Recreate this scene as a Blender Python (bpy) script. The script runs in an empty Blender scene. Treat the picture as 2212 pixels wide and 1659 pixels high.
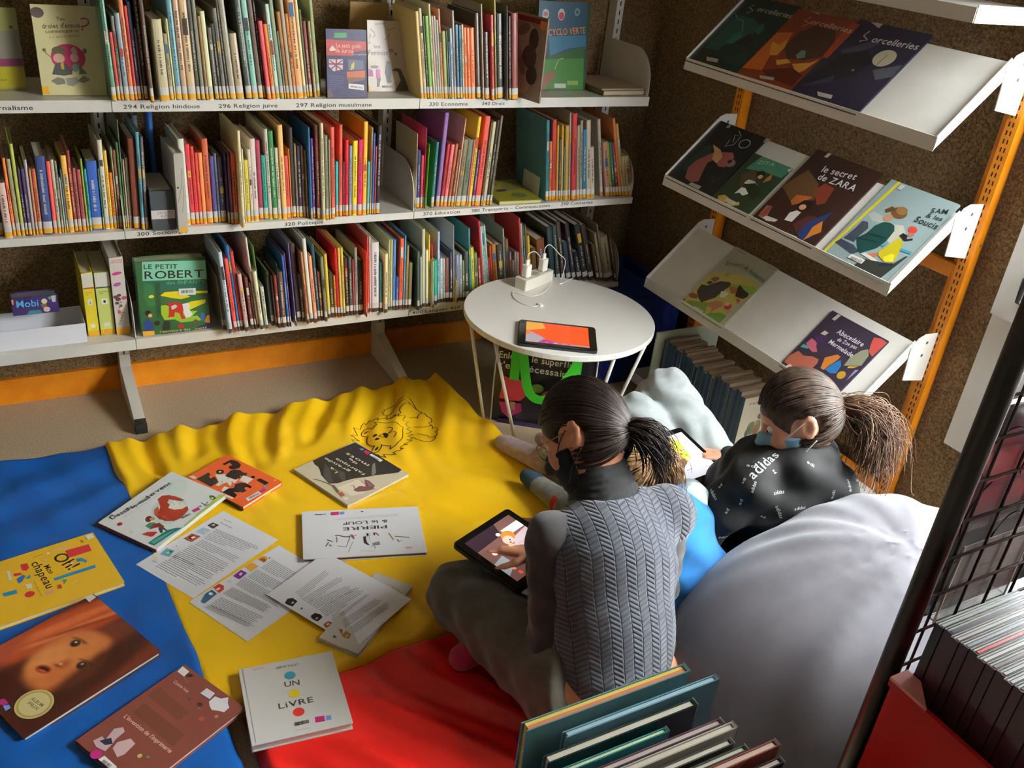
import bpy, math, random
import numpy as np
from mathutils import Vector, Matrix
C = bpy.context.scene.collection
sc = bpy.context.scene
random.seed(7); np.random.seed(7)
# ---------------------------------------------------------------- camera, world, lights, exposure
yaw, pit, roll = .55, .4926, .1148
F = Vector((math.sin(yaw)*math.cos(pit), math.cos(yaw)*math.cos(pit), -math.sin(pit)))
R0 = Vector((math.cos(yaw), -math.sin(yaw), 0)); U0 = R0.cross(F)
Rv = math.cos(roll)*R0 + math.sin(roll)*U0; Uv = -math.sin(roll)*R0 + math.cos(roll)*U0
cam = bpy.data.objects.new('camera', bpy.data.cameras.new('camera')); C.objects.link(cam)
cam.matrix_world = Matrix(((Rv.x, Uv.x, -F.x, 0), (Rv.y, Uv.y, -F.y, 0), (Rv.z, Uv.z, -F.z, 1.6861), (0, 0, 0, 1)))
cam.data.sensor_width = 36; cam.data.lens = 1991.19/2212*36; cam.data.clip_start = .05
sc.camera = cam
sc.view_settings.view_transform = 'Standard'; sc.view_settings.look = 'None'
sc.view_settings.gamma = 1; sc.view_settings.use_curve_mapping = False
sc.view_settings.exposure = 0.15
w = bpy.data.worlds.new('world'); sc.world = w; w.use_nodes = True
w.node_tree.nodes['Background'].inputs[0].default_value = (1, .86, .66, 1)
w.node_tree.nodes['Background'].inputs[1].default_value = .12
def area(name, loc, target, sx, sy, power, col):
    l = bpy.data.lights.new(name, 'AREA'); l.shape = 'RECTANGLE'; l.size = sx; l.size_y = sy; l.energy = power; l.color = col
    o = bpy.data.objects.new(name, l); C.objects.link(o); o.location = loc
    o.rotation_euler = (Vector(target)-Vector(loc)).to_track_quat('-Z', 'Y').to_euler(); return o
area('window_skylight', (3.15, -.05, 2.35), (.45, 1.45, .0), 1.5, 1.2, 900, (1.0, .97, .90))
area('window_daylight', (2.40, .86, 1.18), (1.5, 1.25, .55), .72, 1.3, 80, (.86, .93, 1.0))
# ---------------------------------------------------------------- materials
def lin(h):
    r = [int(h[i:i+2], 16)/255 for i in (0, 2, 4)]
    return tuple(c/12.92 if c <= .04045 else ((c+.055)/1.055)**2.4 for c in r)
MATS = {}
def M(h, rough=.5, coat=0., metal=0., gain=1., emit=0.):
    k = (h, rough, coat, metal, gain, emit)
    if k in MATS: return MATS[k]
    m = bpy.data.materials.new('m_'+h); m.use_nodes = True; b = m.node_tree.nodes['Principled BSDF']
    c = tuple(min(.9, x*gain) for x in lin(h))
    b.inputs['Base Color'].default_value = (*c, 1); b.inputs['Roughness'].default_value = rough
    b.inputs['Coat Weight'].default_value = coat; b.inputs['Coat Roughness'].default_value = .15; b.inputs['Metallic'].default_value = metal
    if emit: b.inputs['Emission Color'].default_value = (*lin(h), 1); b.inputs['Emission Strength'].default_value = emit
    MATS[k] = m; return m
def MN(name, c1, c2, scale, rough=.9, bump=.2, bscale=None, bdist=.002, detail=4, ramp=(.35, .65), coat=0, sheen=0):
    """two-tone noise material with noise bump"""
    m = bpy.data.materials.new(name); m.use_nodes = True; nt = m.node_tree; N = nt.nodes; L = nt.links
    b = N['Principled BSDF']; tc = N.new('ShaderNodeTexCoord'); n = N.new('ShaderNodeTexNoise'); n.inputs['Scale'].default_value = scale; n.inputs['Detail'].default_value = detail
    L.new(tc.outputs['Object'], n.inputs['Vector'])
    r = N.new('ShaderNodeValToRGB'); r.color_ramp.elements[0].position, r.color_ramp.elements[1].position = ramp
    r.color_ramp.elements[0].color = (*lin(c1), 1); r.color_ramp.elements[1].color = (*lin(c2), 1)
    L.new(n.outputs[0], r.inputs[0]); L.new(r.outputs[0], b.inputs['Base Color'])
    n2 = N.new('ShaderNodeTexNoise'); n2.inputs['Scale'].default_value = bscale or scale; n2.inputs['Detail'].default_value = detail; L.new(tc.outputs['Object'], n2.inputs['Vector'])
    bp = N.new('ShaderNodeBump'); bp.inputs['Strength'].default_value = bump; bp.inputs['Distance'].default_value = bdist
    L.new(n2.outputs[0], bp.inputs['Height']); L.new(bp.outputs[0], b.inputs['Normal'])
    b.inputs['Roughness'].default_value = rough; b.inputs['Coat Weight'].default_value = coat; b.inputs['Sheen Weight'].default_value = sheen
    return m
def MA(name='painted', rough=.35, coat=.3):
    if name in MATS: return MATS[name]
    m = bpy.data.materials.new(name); m.use_nodes = True; b = m.node_tree.nodes['Principled BSDF']
    a = m.node_tree.nodes.new('ShaderNodeAttribute'); a.attribute_name = 'Col'; m.node_tree.links.new(a.outputs['Color'], b.inputs['Base Color'])
    b.inputs['Roughness'].default_value = rough; b.inputs['Coat Weight'].default_value = coat; MATS[name] = m; return m
# ---------------------------------------------------------------- object helpers
def link(o, parent=None):
    C.objects.link(o)
    if parent: o.parent = parent
    return o
def tag(o, label=None, cat=None, group=None, kind=None):
    if label: o['label'] = label
    if cat: o['category'] = cat
    if group: o['group'] = group
    if kind: o['kind'] = kind
    return o
def thing(name, label, cat, loc=(0, 0, 0), rotz=0, group=None, mat=None):
    o = bpy.data.objects.new(name, None); o.empty_display_size = .05; link(o)
    if mat is not None: o.matrix_world = mat
    else: o.location = loc; o.rotation_euler = (0, 0, rotz)
    return tag(o, label, cat, group)
class MB:
    def __init__(s): s.v = []; s.f = []; s.m = []; s.mats = []; s.sm = []
    def mi(s, m):
        if m not in s.mats: s.mats.append(m)
        return s.mats.index(m)
    def add(s, vs, fs, m, smooth=False):
        k = len(s.v); s.v += [tuple(v) for v in vs]; i = s.mi(m)
        for f in fs: s.f.append(tuple(k+a for a in f)); s.m.append(i); s.sm.append(smooth)
    def box(s, x0, y0, z0, x1, y1, z1, m, tf=None):
        vs = [(x, y, z) for x in (x0, x1) for y in (y0, y1) for z in (z0, z1)]
        if tf: vs = [tf(Vector(v)) for v in vs]
        s.add(vs, [(0, 1, 3, 2), (4, 6, 7, 5), (0, 4, 5, 1), (2, 3, 7, 6), (0, 2, 6, 4), (1, 5, 7, 3)], m)
    def rbox(s, x0, y0, z0, x1, y1, z1, m, r=.01, n=4, tf=None):
        """box whose four vertical edges are rounded"""
        pts = []
        for cx, cy, a0 in ((x1-r, y1-r, 0), (x0+r, y1-r, 90), (x0+r, y0+r, 180), (x1-r, y0+r, 270)):
            for i in range(n+1):
                a = math.radians(a0+90*i/n); pts.append((cx+r*math.cos(a), cy+r*math.sin(a)))
        s.prism(pts, z0, z1, m, tf)
    def prism(s, pts, z0, z1, m, tf=None):
        n = len(pts); vs = [(x, y, z0) for x, y in pts]+[(x, y, z1) for x, y in pts]
        if tf: vs = [tf(Vector(v)) for v in vs]
        s.add(vs, [tuple(range(n-1, -1, -1)), tuple(range(n, 2*n))]+[(i, (i+1) % n, n+(i+1) % n, n+i) for i in range(n)], m)
    def tube(s, pts, r, m, n=8, closed=False, taper=None):
        pts = [Vector(p) for p in pts]; K = len(pts); rings = []; prev = None
        for i, p in enumerate(pts):
            a = pts[i-1] if i or closed else pts[0]; b = pts[(i+1) % K] if i < K-1 or closed else pts[-1]
            t = (b-a).normalized()
            if prev is None: u = t.orthogonal().normalized()
            else:
                u = prev-t*prev.dot(t); u = u.normalized() if u.length > 1e-6 else t.orthogonal().normalized()
            prev = u; v = t.cross(u); rr = r*(taper(i/(K-1)) if taper else 1)
            rings.append([p+rr*(math.cos(2*math.pi*j/n)*u+math.sin(2*math.pi*j/n)*v) for j in range(n)])
        vs = [q for g in rings for q in g]; fs = []
        for i in range(K if closed else K-1):
            a, b = i*n, ((i+1) % K)*n
            fs += [(a+j, a+(j+1) % n, b+(j+1) % n, b+j) for j in range(n)]
        if not closed: fs += [tuple(range(n-1, -1, -1)), tuple((K-1)*n+j for j in range(n))]
        s.add(vs, fs, m, True)
    def ell(s, c, rx, ry, rz, m, nu=16, nv=10, tf=None):
        vs = []; fs = []
        for i in range(nv+1):
            a = math.pi*i/nv
            for j in range(nu):
                b = 2*math.pi*j/nu; v = Vector((c[0]+rx*math.sin(a)*math.cos(b), c[1]+ry*math.sin(a)*math.sin(b), c[2]+rz*math.cos(a)))
                vs.append(tf(v) if tf else v)
        for i in range(nv):
            for j in range(nu): fs.append((i*nu+j, (i+1)*nu+j, (i+1)*nu+(j+1) % nu, i*nu+(j+1) % nu))
        s.add(vs, fs, m, True)
    def build(s, name, parent=None, loc=None):
        me = bpy.data.meshes.new(name); me.from_pydata(s.v, [], s.f)
        for m in s.mats: me.materials.append(m)
        me.polygons.foreach_set('material_index', s.m); me.polygons.foreach_set('use_smooth', s.sm); me.update()
        o = bpy.data.objects.new(name, me); link(o, parent)
        if loc: o.location = loc
        return o
# ---------------------------------------------------------------- flat printed artwork
GLY = {}
def load_glyphs():
    ch = sorted(set("ABCDEFGHIJKLMNOPQRSTUVWXYZabcdefghijklmnopqrstuvwxyz0123456789!?'&.,-–éÉèêçà/"))
    obs = []
    for c in ch:
        cu = bpy.data.curves.new('g', 'FONT'); cu.body = c; cu.size = 1; cu.resolution_u = 3; cu.offset = .012
        o = bpy.data.objects.new('g', cu); C.objects.link(o); obs.append((c, o))
    bpy.context.view_layer.update(); dg = bpy.context.evaluated_depsgraph_get()
    for c, o in obs:
        me = bpy.data.meshes.new_from_object(o.evaluated_get(dg))
        vs = [(v.co.x, v.co.y) for v in me.vertices]; fs = [tuple(p.vertices) for p in me.polygons]
        xs = [v[0] for v in vs] or [0, .3]; GLY[c] = (vs, fs, min(xs), max(xs))
        bpy.data.meshes.remove(me)
    for c, o in obs:
        cu = o.data; bpy.data.objects.remove(o); bpy.data.curves.remove(cu)
load_glyphs()
def layout(s):
    x = 0; out = []
    for c in s:
        if c not in GLY: x += .32; continue
        vs, fs, a, b = GLY[c]; out.append((x-a, vs, fs)); x += (b-a)+.09
    return out, max(x-.09, .1)
def norm2(p, q):
    d = (q[0]-p[0], q[1]-p[1]); l = math.hypot(*d) or 1; return (d[0]/l, d[1]/l), l
class Art:
    """flat print: layers of coloured shapes in local millimetres, each a hair above the last"""
    def __init__(s, rough=.4, coat=.3, z=.0004, dz=.00006): s.b = MB(); s.z = z; s.dz = dz; s.rough = rough; s.coat = coat
    def mat(s, h): return M(h, s.rough, s.coat)
    def flat(s, pts, fs, h):
        s.b.add([(x*.001, y*.001, s.z) for x, y in pts], fs, s.mat(h)); s.z += s.dz
    def poly(s, pts, h):
        a = sum(pts[i][0]*pts[(i+1) % len(pts)][1]-pts[(i+1) % len(pts)][0]*pts[i][1] for i in range(len(pts)))
        if a < 0: pts = pts[::-1]
        s.flat(pts, [tuple(range(len(pts)))], h)
    def rect(s, x0, y0, x1, y1, h): s.flat([(x0, y0), (x1, y0), (x1, y1), (x0, y1)], [(0, 1, 2, 3)], h)
    def ell(s, x, y, rx, ry, rot, h, n=28):
        c, q = math.cos(math.radians(rot)), math.sin(math.radians(rot)); pts = []
        for i in range(n):
            a = 2*math.pi*i/n; u, v = rx*math.cos(a), ry*math.sin(a); pts.append((x+c*u-q*v, y+q*u+c*v))
        s.poly(pts, h)
    def line(s, pts, wd, h):
        P = []; K = len(pts)
        for i in range(K):
            a = pts[max(i-1, 0)]; b = pts[min(i+1, K-1)]; d, _ = norm2(a, b); n = (-d[1], d[0]); P.append((pts[i], n))
        vs = [(p[0]+n[0]*wd/2, p[1]+n[1]*wd/2) for p, n in P]+[(p[0]-n[0]*wd/2, p[1]-n[1]*wd/2) for p, n in P]
        s.flat(vs, [(i, K+i, K+i+1, i+1) for i in range(K-1)], h)
    def text(s, hmm, p, q, txt, h):
        L, W = layout(txt); d, l = norm2(p, q); n = (-d[1], d[0]); sx = l/W; sy = hmm/.72
        vs = []; fs = []
        for x0, gv, gf in L:
            k = len(vs); vs += [(p[0]+d[0]*(x+x0)*sx+n[0]*y*sy, p[1]+d[1]*(x+x0)*sx+n[1]*y*sy) for x, y in gv]
            fs += [tuple(k+a for a in f) for f in gf]
        s.flat(vs, fs, h)
    def bars(s, p, q, hh, h):
        d, l = norm2(p, q); n = (-d[1], d[0]); x = 0; vs = []; fs = []; rnd = random.Random(5)
        while x < l:
            w_ = rnd.choice((.5, .9, 1.4)); x1 = min(l, x+w_); k = len(vs)
            vs += [(p[0]+d[0]*a+n[0]*b, p[1]+d[1]*a+n[1]*b) for a, b in ((x, -hh/2), (x1, -hh/2), (x1, hh/2), (x, hh/2))]; fs.append((k, k+1, k+2, k+3)); x = x1+rnd.choice((.6, .9))
        s.flat(vs, fs, h)
    def para(s, n, a, b, c, h):
        """n lines of small print in the block with top edge a-b and left edge a-c"""
        ex = Vector((b[0]-a[0], b[1]-a[1])); ey = Vector((c[0]-a[0], c[1]-a[1])); W = ex.length; H = ey.length; ex.normalize(); ey.normalize()
        vs = []; fs = []; rnd = random.Random(int(a[0]*7+a[1])); st = H/max(n-1, 1) if n > 1 else 3; th = min(st*.34, 1.3)
        for i in range(n):
            x = 0; end = W*(1 if i < n-1 else .5)*rnd.uniform(.9, 1)
            while x < end:
                wl = rnd.uniform(2.5, 9); x1 = min(x+wl, end); k = len(vs)
                for u, v in ((x, 0), (x, th), (x1, th), (x1, 0)):
                    q = Vector(a)+ex*u+ey*(i*st+v); vs.append((q.x, q.y))
                fs.append((k, k+1, k+2, k+3)); x = x1+rnd.uniform(.7, 1.1)
        s.flat(vs, fs, h)
    def run(s, ops):
        for l in ops.strip().split('\n'):
            if not l: continue
            o = l.split('|'); nums = lambda t: [float(v) for v in t.split(',')]; pr = lambda t: list(zip(nums(t)[::2], nums(t)[1::2]))
            if o[0] == 'P': s.poly(pr(o[2]), o[1])
            elif o[0] == 'E': e = nums(o[2]); s.ell(*e, o[1])
            elif o[0] == 'L': s.line(pr(o[3]), float(o[2]), o[1])
            elif o[0] == 'T': p = pr(o[3]); s.text(float(o[2]), p[0], p[1], o[4], o[1])
            elif o[0] == 'K': p = pr(o[2]); s.bars(p[0], p[1], float(o[3]), o[1])
            elif o[0] == 'X': p = pr(o[3]); s.para(int(o[2]), p[0], p[1], p[2], o[1])
    def build(s, name, parent): return s.b.build(name, parent)
def frame(O, U, V):
    U = Vector(U).normalized(); V = Vector(V); V = (V-U*V.dot(U)).normalized(); N = U.cross(V)
    return Matrix(((U.x, V.x, N.x, O[0]), (U.y, V.y, N.y, O[1]), (U.z, V.z, N.z, O[2]), (0, 0, 0, 1)))
def painted(parent, name, w, h, nx, ny, fn, z=.0003, mat=None):
    """printed picture as a fine grid carrying a colour attribute"""
    xs = np.linspace(.0003, w-.0003, nx+1); ys = np.linspace(.0003, h-.0003, ny+1); X, Y = np.meshgrid(xs, ys)
    me = bpy.data.meshes.new(name); vs = np.stack([X.ravel(), Y.ravel(), np.full(X.size, z)], 1)
    i = np.arange(nx*ny); r = i//nx; c = i % nx; a = r*(nx+1)+c; q = np.stack([a, a+1, a+nx+2, a+nx+1], 1)
    me.from_pydata(vs.tolist(), [], q.tolist())
    col = np.ones((X.size, 4)); col[:, :3] = np.clip(fn(X.ravel()*1000, Y.ravel()*1000), 0, 1)
    at = me.color_attributes.new('Col', 'FLOAT_COLOR', 'POINT'); at.data.foreach_set('color', col.astype(np.float32).ravel())
    me.materials.append(mat or MA()); o = bpy.data.objects.new(name, me); return link(o, parent)
def hardback(parent, w, h, t, col, pages='e8e2d0', spine='left', coat=.4, spinecol=None, board=.0022):
    """closed book lying in its own frame: cover front at z=0, thickness towards -z"""
    m = M(col, .38, coat); b = MB(); ms = M(spinecol, .4, coat) if spinecol else m
    b.rbox(0, 0, -board, w, h, 0, m, r=.0025, n=2); b.rbox(0, 0, -t, w, h, -t+board, m, r=.0025, n=2)
    s = {'left': (0, 0, .003, h), 'right': (w-.003, 0, w, h), 'bottom': (0, 0, w, .003), 'top': (0, h-.003, w, h)}[spine]
    b.box(s[0], s[1], -t, s[2], s[3], -.00005, ms)
    b.build('cover', parent)
    i = .004; e = {'left': (.003, i, w-i, h-i), 'right': (i, i, w-.003, h-i), 'bottom': (i, .003, w-i, h-i), 'top': (i, i, w-i, h-.003)}[spine]
    p = MB(); p.box(e[0], e[1], -t+board, e[2], e[3], -board, M(pages, .8)); p.build('page_block', parent)
def sstep(x, a, b): t = np.clip((x-a)/(b-a), 0, 1); return t*t*(3-2*t)
# ---------------------------------------------------------------- the setting
X0, X1, X2 = .3132, 1.2212, 2.1226          # bay boundaries of the wall shelving
YL, YW, XR = 2.7425, 3.09, 2.385            # shelf lips, back wall, right wall
ZS = {1: 1.069, 2: .696, 3: .347}; ZL = {1: 1.0367, 2: .6727, 3: .3124}
m_wall = MN('woven_brown_wall', '5e4a30', '927650', 170, .95, .7, 190, .003, 3)
m_floor = MN('speckled_lino', 'a08c72', 'c8b498', 260, .55, .1, 300, .0005, 3)
m_orange = MN('orange_lacquer', 'd87c0c', 'e8901a', 12, .38, .05)
m_white = MN('white_steel', 'd2cec2', 'dedad0', 6, .32, .03)
m_white2 = M('dcd8ce', .35)
m_ceil = M('a09684', .9)
def struct(name, b): o = b.build(name); o['kind'] = 'structure'; return o
b = MB(); b.box(-1.6, -1.2, -.05, XR+.1, YW+.1, 0, m_floor); struct('floor', b)
b = MB(); b.box(-1.6, YW, 0, XR+.1, YW+.1, 2.7, m_wall); struct('wall_back', b)
# right wall with the window opening
WY0, WY1, WZ0, WZ1 = -.35, 1.24, .5, 2.2
b = MB(); b.box(XR, WY1+.1, 0, XR+.1, YW, 2.7, m_wall); b.box(XR, -1.2, 0, XR+.1, WY0-.1, 2.7, m_wall)
b.box(XR, WY0-.1, 0, XR+.1, WY1+.1, WZ0-.1, m_wall); b.box(XR, WY0-.1, WZ1+.1, XR+.1, WY1+.1, 2.7, m_wall); struct('wall_right', b)
b = MB(); b.box(-1.7, -1.2, 0, -1.6, YW+.1, 2.7, m_ceil); struct('wall_left', b)
b = MB(); b.box(-1.7, -1.2, 2.7, XR+.1, YW+.1, 2.75, m_ceil); struct('ceiling', b)
b = MB()   # white window surround, sill panel and casement
mf = M('d4d0c6', .4)
b.box(XR-.012, WY1, WZ0-.14, XR+.1, WY1+.14, WZ1+.1, mf); b.box(XR-.012, WY0-.1, WZ0-.14, XR+.1, WY0, WZ1+.1, mf)
b.box(XR-.012, WY0, WZ0-.14, XR+.1, WY1, WZ0, mf); b.box(XR-.012, WY0, WZ1, XR+.1, WY1, WZ1+.1, mf)
wf = struct('window_1', b)
b = MB(); b.box(XR-.035, WY1-.055, WZ0, XR-.005, WY1, WZ1, mf); b.box(XR-.035, .42, WZ0, XR-.005, .47, WZ1, mf); b.box(XR-.035, WY0, WZ0, XR-.005, WY0+.05, WZ1, mf)
b.box(XR-.035, WY0, WZ0, XR-.005, WY1, WZ0+.05, mf); b.box(XR-.035, WY0, WZ1-.05, XR-.005, WY1, WZ1, mf); b.box(XR-.06, WY1+.005, .8, XR-.012, WY1+.12, WZ1, mf); b.build('casement', wf)
b = MB(); b.tube([(XR-.06, 1.28, .86), (XR-.09, 1.28, .87), (XR-.095, 1.28, .93), (XR-.06, 1.28, .95)], .009, M('3a3a3a', .3, metal=.8)); b.build('window_handle', wf)
b = MB(); mg = bpy.data.materials.new('window_glass'); mg.use_nodes = True; g = mg.node_tree.nodes['Principled BSDF']
g.inputs['Transmission Weight'].default_value = 1; g.inputs['Roughness'].default_value = 0; g.inputs['IOR'].default_value = 1.02; g.inputs['Base Color'].default_value = (.97, 1, .97, 1)
b.box(XR-.022, WY0+.04, WZ0+.04, XR-.018, WY1-.04, WZ1-.04, mg); b.build('glass_pane', wf)
b = MB(); b.box(XR+.1, -6, -.35, XR+7, 6, -.3, M('c8c8c0', .9)); struct('added_paving', b)      # pale paving added outside so the window looks bright
# orange base boards
b = MB(); b.box(-1.6, YW-.014, 0, XR, YW, .092, m_orange); struct('baseboard_back', b)
# white slotted uprights with feet
def upright(x, label):
    t = thing('shelf_upright', label, 'upright', (x, 0, 0), 0, None)
    b = MB(); b.box(-.016, 3.035, .10, .016, 3.085, 2.0, m_white)
    b.build('post', t)
    b = MB(); z = .12
    while z < 1.95:
        b.box(-.0022, 3.0345, z, .0022, 3.0351, z+.016, M('1a1814', .9)); z += .032
    b.build('slots', t)
    b = MB(); b.prism([(3.085, .0), (3.085, .155), (3.03, .155), (3.028, .11), (2.785, .038), (2.785, 0)], -.017, .017, m_white, tf=lambda v: Vector((v.z, v.x, v.y))); b.build('foot', t)
    b = MB(); b.prism([(2.785, .0), (2.785, .040), (2.755, .034), (2.755, 0)], -.018, .018, M('23241f', .6), tf=lambda v: Vector((v.z, v.x, v.y))); b.build('end_cap', t)
upright(X0-.008, 'white slotted steel upright left of the green dictionary, foot with black cap')
upright(X1+.012, 'white slotted steel upright behind the middle of the long bookshelves')
upright(X2+.02, 'white slotted steel upright at the dark corner end of the shelving')
# shelves
def lip_text(t, z, s, x0, x1, h=.0125):
    a = Art(.5, 0, z=.0003); a.text(h*1000, (x0*1000, z*1000), (x1*1000, z*1000), s, '3a3934'); o = a.build('label_text', t)
    o.matrix_parent_inverse = t.matrix_world.inverted(); o.matrix_world = Matrix(((1, 0, 0, 0), (0, 0, -1, YL), (0, 1, 0, 0), (0, 0, 0, 1)))
def shelf(row, xa, xb, label, texts=(), brl=True, brr=False):
    zs, zl = ZS[row], ZL[row]
    t = thing('wall_shelf', label, 'shelf', ((xa+xb)/2, 2.9, zl)); L = t.location
    def put(b, n): o = b.build(n, t); o.location = (-L.x, -L.y, -L.z); return o
    b = MB(); b.box(xa+.001, YL+.003, zs-.004, xb-.001, 3.033, zs, m_white); b.box(xa+.001, 3.0, zl, xb-.001, 3.033, zs-.004, m_white); put(b, 'board')
    b = MB(); b.box(xa+.001, YL, zl, xb-.001, YL+.003, zs, m_white); put(b, 'front_lip')
    for flag, x in ((brl, xa+.001), (brr, xb-.003)):
        if flag:
            pts = [(3.033, zs), (3.033, zs+.155), (2.86, zs+.155)]
            for i in range(1, 8):
                a = math.radians(90*i/8); pts.append((2.86-.107*math.sin(a), zs+.035+.12*math.cos(a)))
            pts += [(2.753, zs+.03), (2.753, zs)]
            b = MB(); b.prism([(p[0], p[1]) for p in pts], x, x+.002, m_white, tf=lambda v: Vector((v.z, v.x, v.y))); put(b, 'end_bracket')
    for z_, s, x0, x1 in texts:
        a = Art(.5, 0, z=.0003); a.text(11.5, ((x0)*1000, z_*1000), (x1*1000, z_*1000), s, '3a3934'); o = a.build('label_text', t)
        o.matrix_local = Matrix(((1, 0, 0, -L.x), (0, 0, -1, YL-L.y), (0, 1, 0, -L.z), (0, 0, 0, 1)))
    return t
T1a = [(1.0455, 'Journalisme', .006, .121)]
T1b = [(1.0455, '294 Religion hindoue', .342, .545), (1.0455, '296 Religion juive', .597, .767), (1.0455, '297 Religion musulmane', .822, 1.06)]
T1c = [(1.0455, '330 Economie', 1.254, 1.391), (1.0455, '340 Droit', 1.443, 1.528)]
T2b = [(.6795, '300 Sociologie', .346, .488), (.6785, '320 Politique', .782, .907)]
T2c = [(.6815, '370 Education', 1.255, 1.392), (.6815, '380 Transports – Communication', 1.437, 1.754), (.6835, '390 Coutumes', 1.801, 1.94)]
T3c = [(.3185, '400 Langues 420 Anglais', 1.234, 1.512)]
shelf(1, -.595, X0, 'top white wall shelf at the far left, lip lettered with the end of journalisme', T1a)
shelf(1, X0, X1, 'top white wall shelf lettered with the three religion labels', T1b)
shelf(1, X1, X2, 'top white wall shelf lettered Economie and Droit', T1c, brr=True)
shelf(2, -.595, X0, 'middle white wall shelf at the far left, blank lip under tightly packed books', ())
shelf(2, X0, X1, 'middle white wall shelf lettered 320 Politique', T2b)
shelf(2, X1, X2, 'middle white wall shelf lettered Education, Transports and Coutumes', T2c, brr=True)
shelf(3, -.595, X0, 'lowest white wall shelf at the far left carrying a white tray', ())
shelf(3, X0, X1, 'lowest white wall shelf under the green dictionary and brown-labelled books', ())
shelf(3, X1, X2, 'lowest white wall shelf behind the round table', T3c, brr=True)
b = MB()
for xa, xb in ((-.595, X0-.03), (X0+.015, X1-.01), (X1+.035, X2)): b.box(xa, 3.0, .262, xb, 3.034, .305, M('b8b6ac', .5))
tag(b.build('shelf_rail'), 'pale grey steel rail running under the lowest wall shelves', 'rail')
# ---------------------------------------------------------------- shelved books
ROWINFO = {'R1': ('in the religion row', 'books in the top row over the religion labels'),
 'R2': ('in the Economie row', 'books in the top row over 330 Economie'),
 'R3': ('in the leftmost middle row', 'books in the left middle row'),
 'R4': ('in the Politique row', 'books in the middle row over 320 Politique'),
 'R5': ('in the Education row', 'books in the row over 370 Education'),
 'R6': ('in the Coutumes row', 'books in the row over 390 Coutumes'),
 'R7': ('in the lowest row beside the dictionary', 'books in the lowest row right of the dictionary'),
 'R8': ('in the lowest row behind the table', 'books in the lowest row behind the table')}
ORD = 'first second third fourth fifth sixth seventh eighth ninth tenth eleventh twelfth thirteenth fourteenth fifteenth sixteenth seventeenth eighteenth nineteenth twentieth'.split()
TENS = {2: 'twenty', 3: 'thirty', 4: 'forty', 5: 'fifty', 6: 'sixty'}
def ordw(n):
    if n <= 20: return ORD[n-1]
    t, r = divmod(n, 10)
    return TENS[t][:-1]+'ieth' if r == 0 else TENS[t]+'-'+ORD[r-1]
def colname(h):
    import colorsys
    r, g, b_ = [int(h[i:i+2], 16)/255 for i in (0, 2, 4)]; H, S, V = colorsys.rgb_to_hsv(r, g, b_); H *= 360
    if V < .26: return 'black'
    if S < .16: return 'dark grey' if V < .45 else ('grey' if V < .66 else 'off-white')
    if S < .38 and 20 <= H < 75: return ('dark taupe' if V < .45 else 'taupe') if V < .66 else 'cream'
    if H < 14 or H >= 340: n = 'red' if S > .5 else 'dusty red'
    elif H < 38: n = 'orange' if V > .68 and S > .5 else ('tan' if V > .6 else 'brown')
    elif H < 66: n = 'yellow' if V > .7 else ('ochre' if V > .5 else 'olive')
    elif H < 160: n = 'green'
    elif H < 200: n = 'teal'
    elif H < 255: n = 'blue'
    elif H < 300: n = 'purple'
    else: n = 'plum'
    if V < .42 and n in ('red', 'green', 'teal', 'blue', 'purple'): n = 'dark '+n
    return n
m_lab = M('c9c6be', .6); m_yel = M('d79a16', .5); m_brn = M('4a3222', .6)
GAIN = 1.3
def shelf_book(x, y, z, wd, h, lean, col, sticker, label, group, rnd):
    d = min(.235, max(.14, h*rnd.uniform(.68, .8))); d = min(d, 3.0-y)
    t = thing('book', label, 'book', group=group)
    px = wd if lean > 0 else 0
    t.matrix_world = Matrix.Translation((x+px, y, z+.0002)) @ Matrix.Rotation(lean, 4, 'Y') @ Matrix.Translation((-px, 0, 0))
    b = MB(); m = M(col, .42, .35, 0, GAIN); e = min(.0016, wd*.22)
    sp = [(0, .004), (wd*.12, .0012), (wd*.35, 0), (wd*.65, 0), (wd*.88, .0012), (wd, .004)]
    b.prism(sp+[(wd, d), (wd-e, d), (wd-e, .0045), (e, .0045), (e, d), (0, d)], 0, h, m)
    b.build('cover', t)
    b = MB(); b.box(e, .0045, .003, wd-e, d-.003, h-.0035, M('cdc3a8', .85)); b.build('page_block', t)
    if sticker:
        zb = .004 if sticker != 'o' else .02; hh = .017
        b = MB(); q = lambda za, zc, mm: b.prism([(0.0002, .0036), (wd*.12, .0008), (wd*.35, -.0004), (wd*.65, -.0004), (wd*.88, .0008), (wd-.0002, .0036)], za, zc, mm)
        q(zb, zb+hh*.8, m_yel if sticker == 'y' else m_brn); q(zb+hh*.8, zb+hh*2.0, m_lab); b.build('spine_label', t)
    if wd > .0065 and rnd.random() < .8:
        b = MB(); r_, g_, b_ = lin(col); dark = (r_*.3+g_*.6+b_*.1) > .12; mm = M('2a2a28' if dark else 'c9c4b4', .6)
        if rnd.random() < .35:     # colour band on the spine
            z0 = h*rnd.uniform(.45, .75); mc = M(rnd.choice(('c9c2ae', 'b0402c', '2f5a86', 'c9a23a', '3b3430')), .5)
            b.box(wd*.2, -.0002, z0, wd*.8, .0003, z0+h*rnd.uniform(.06, .16), mc)
        z0 = h*rnd.uniform(.24, .34); z1 = h*rnd.uniform(.6, .9); zz = z0; ww = wd*rnd.uniform(.22, .34)
        while zz < z1:
            l = rnd.uniform(.002, .0045); b.box(wd/2-ww/2, -.0004, zz, wd/2+ww/2*rnd.uniform(.4, 1), .0002, zz+l*.6, mm); zz += l+(rnd.random() < .18)*.004
        b.build('spine_title', t)
    return t
USED = set()
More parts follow.
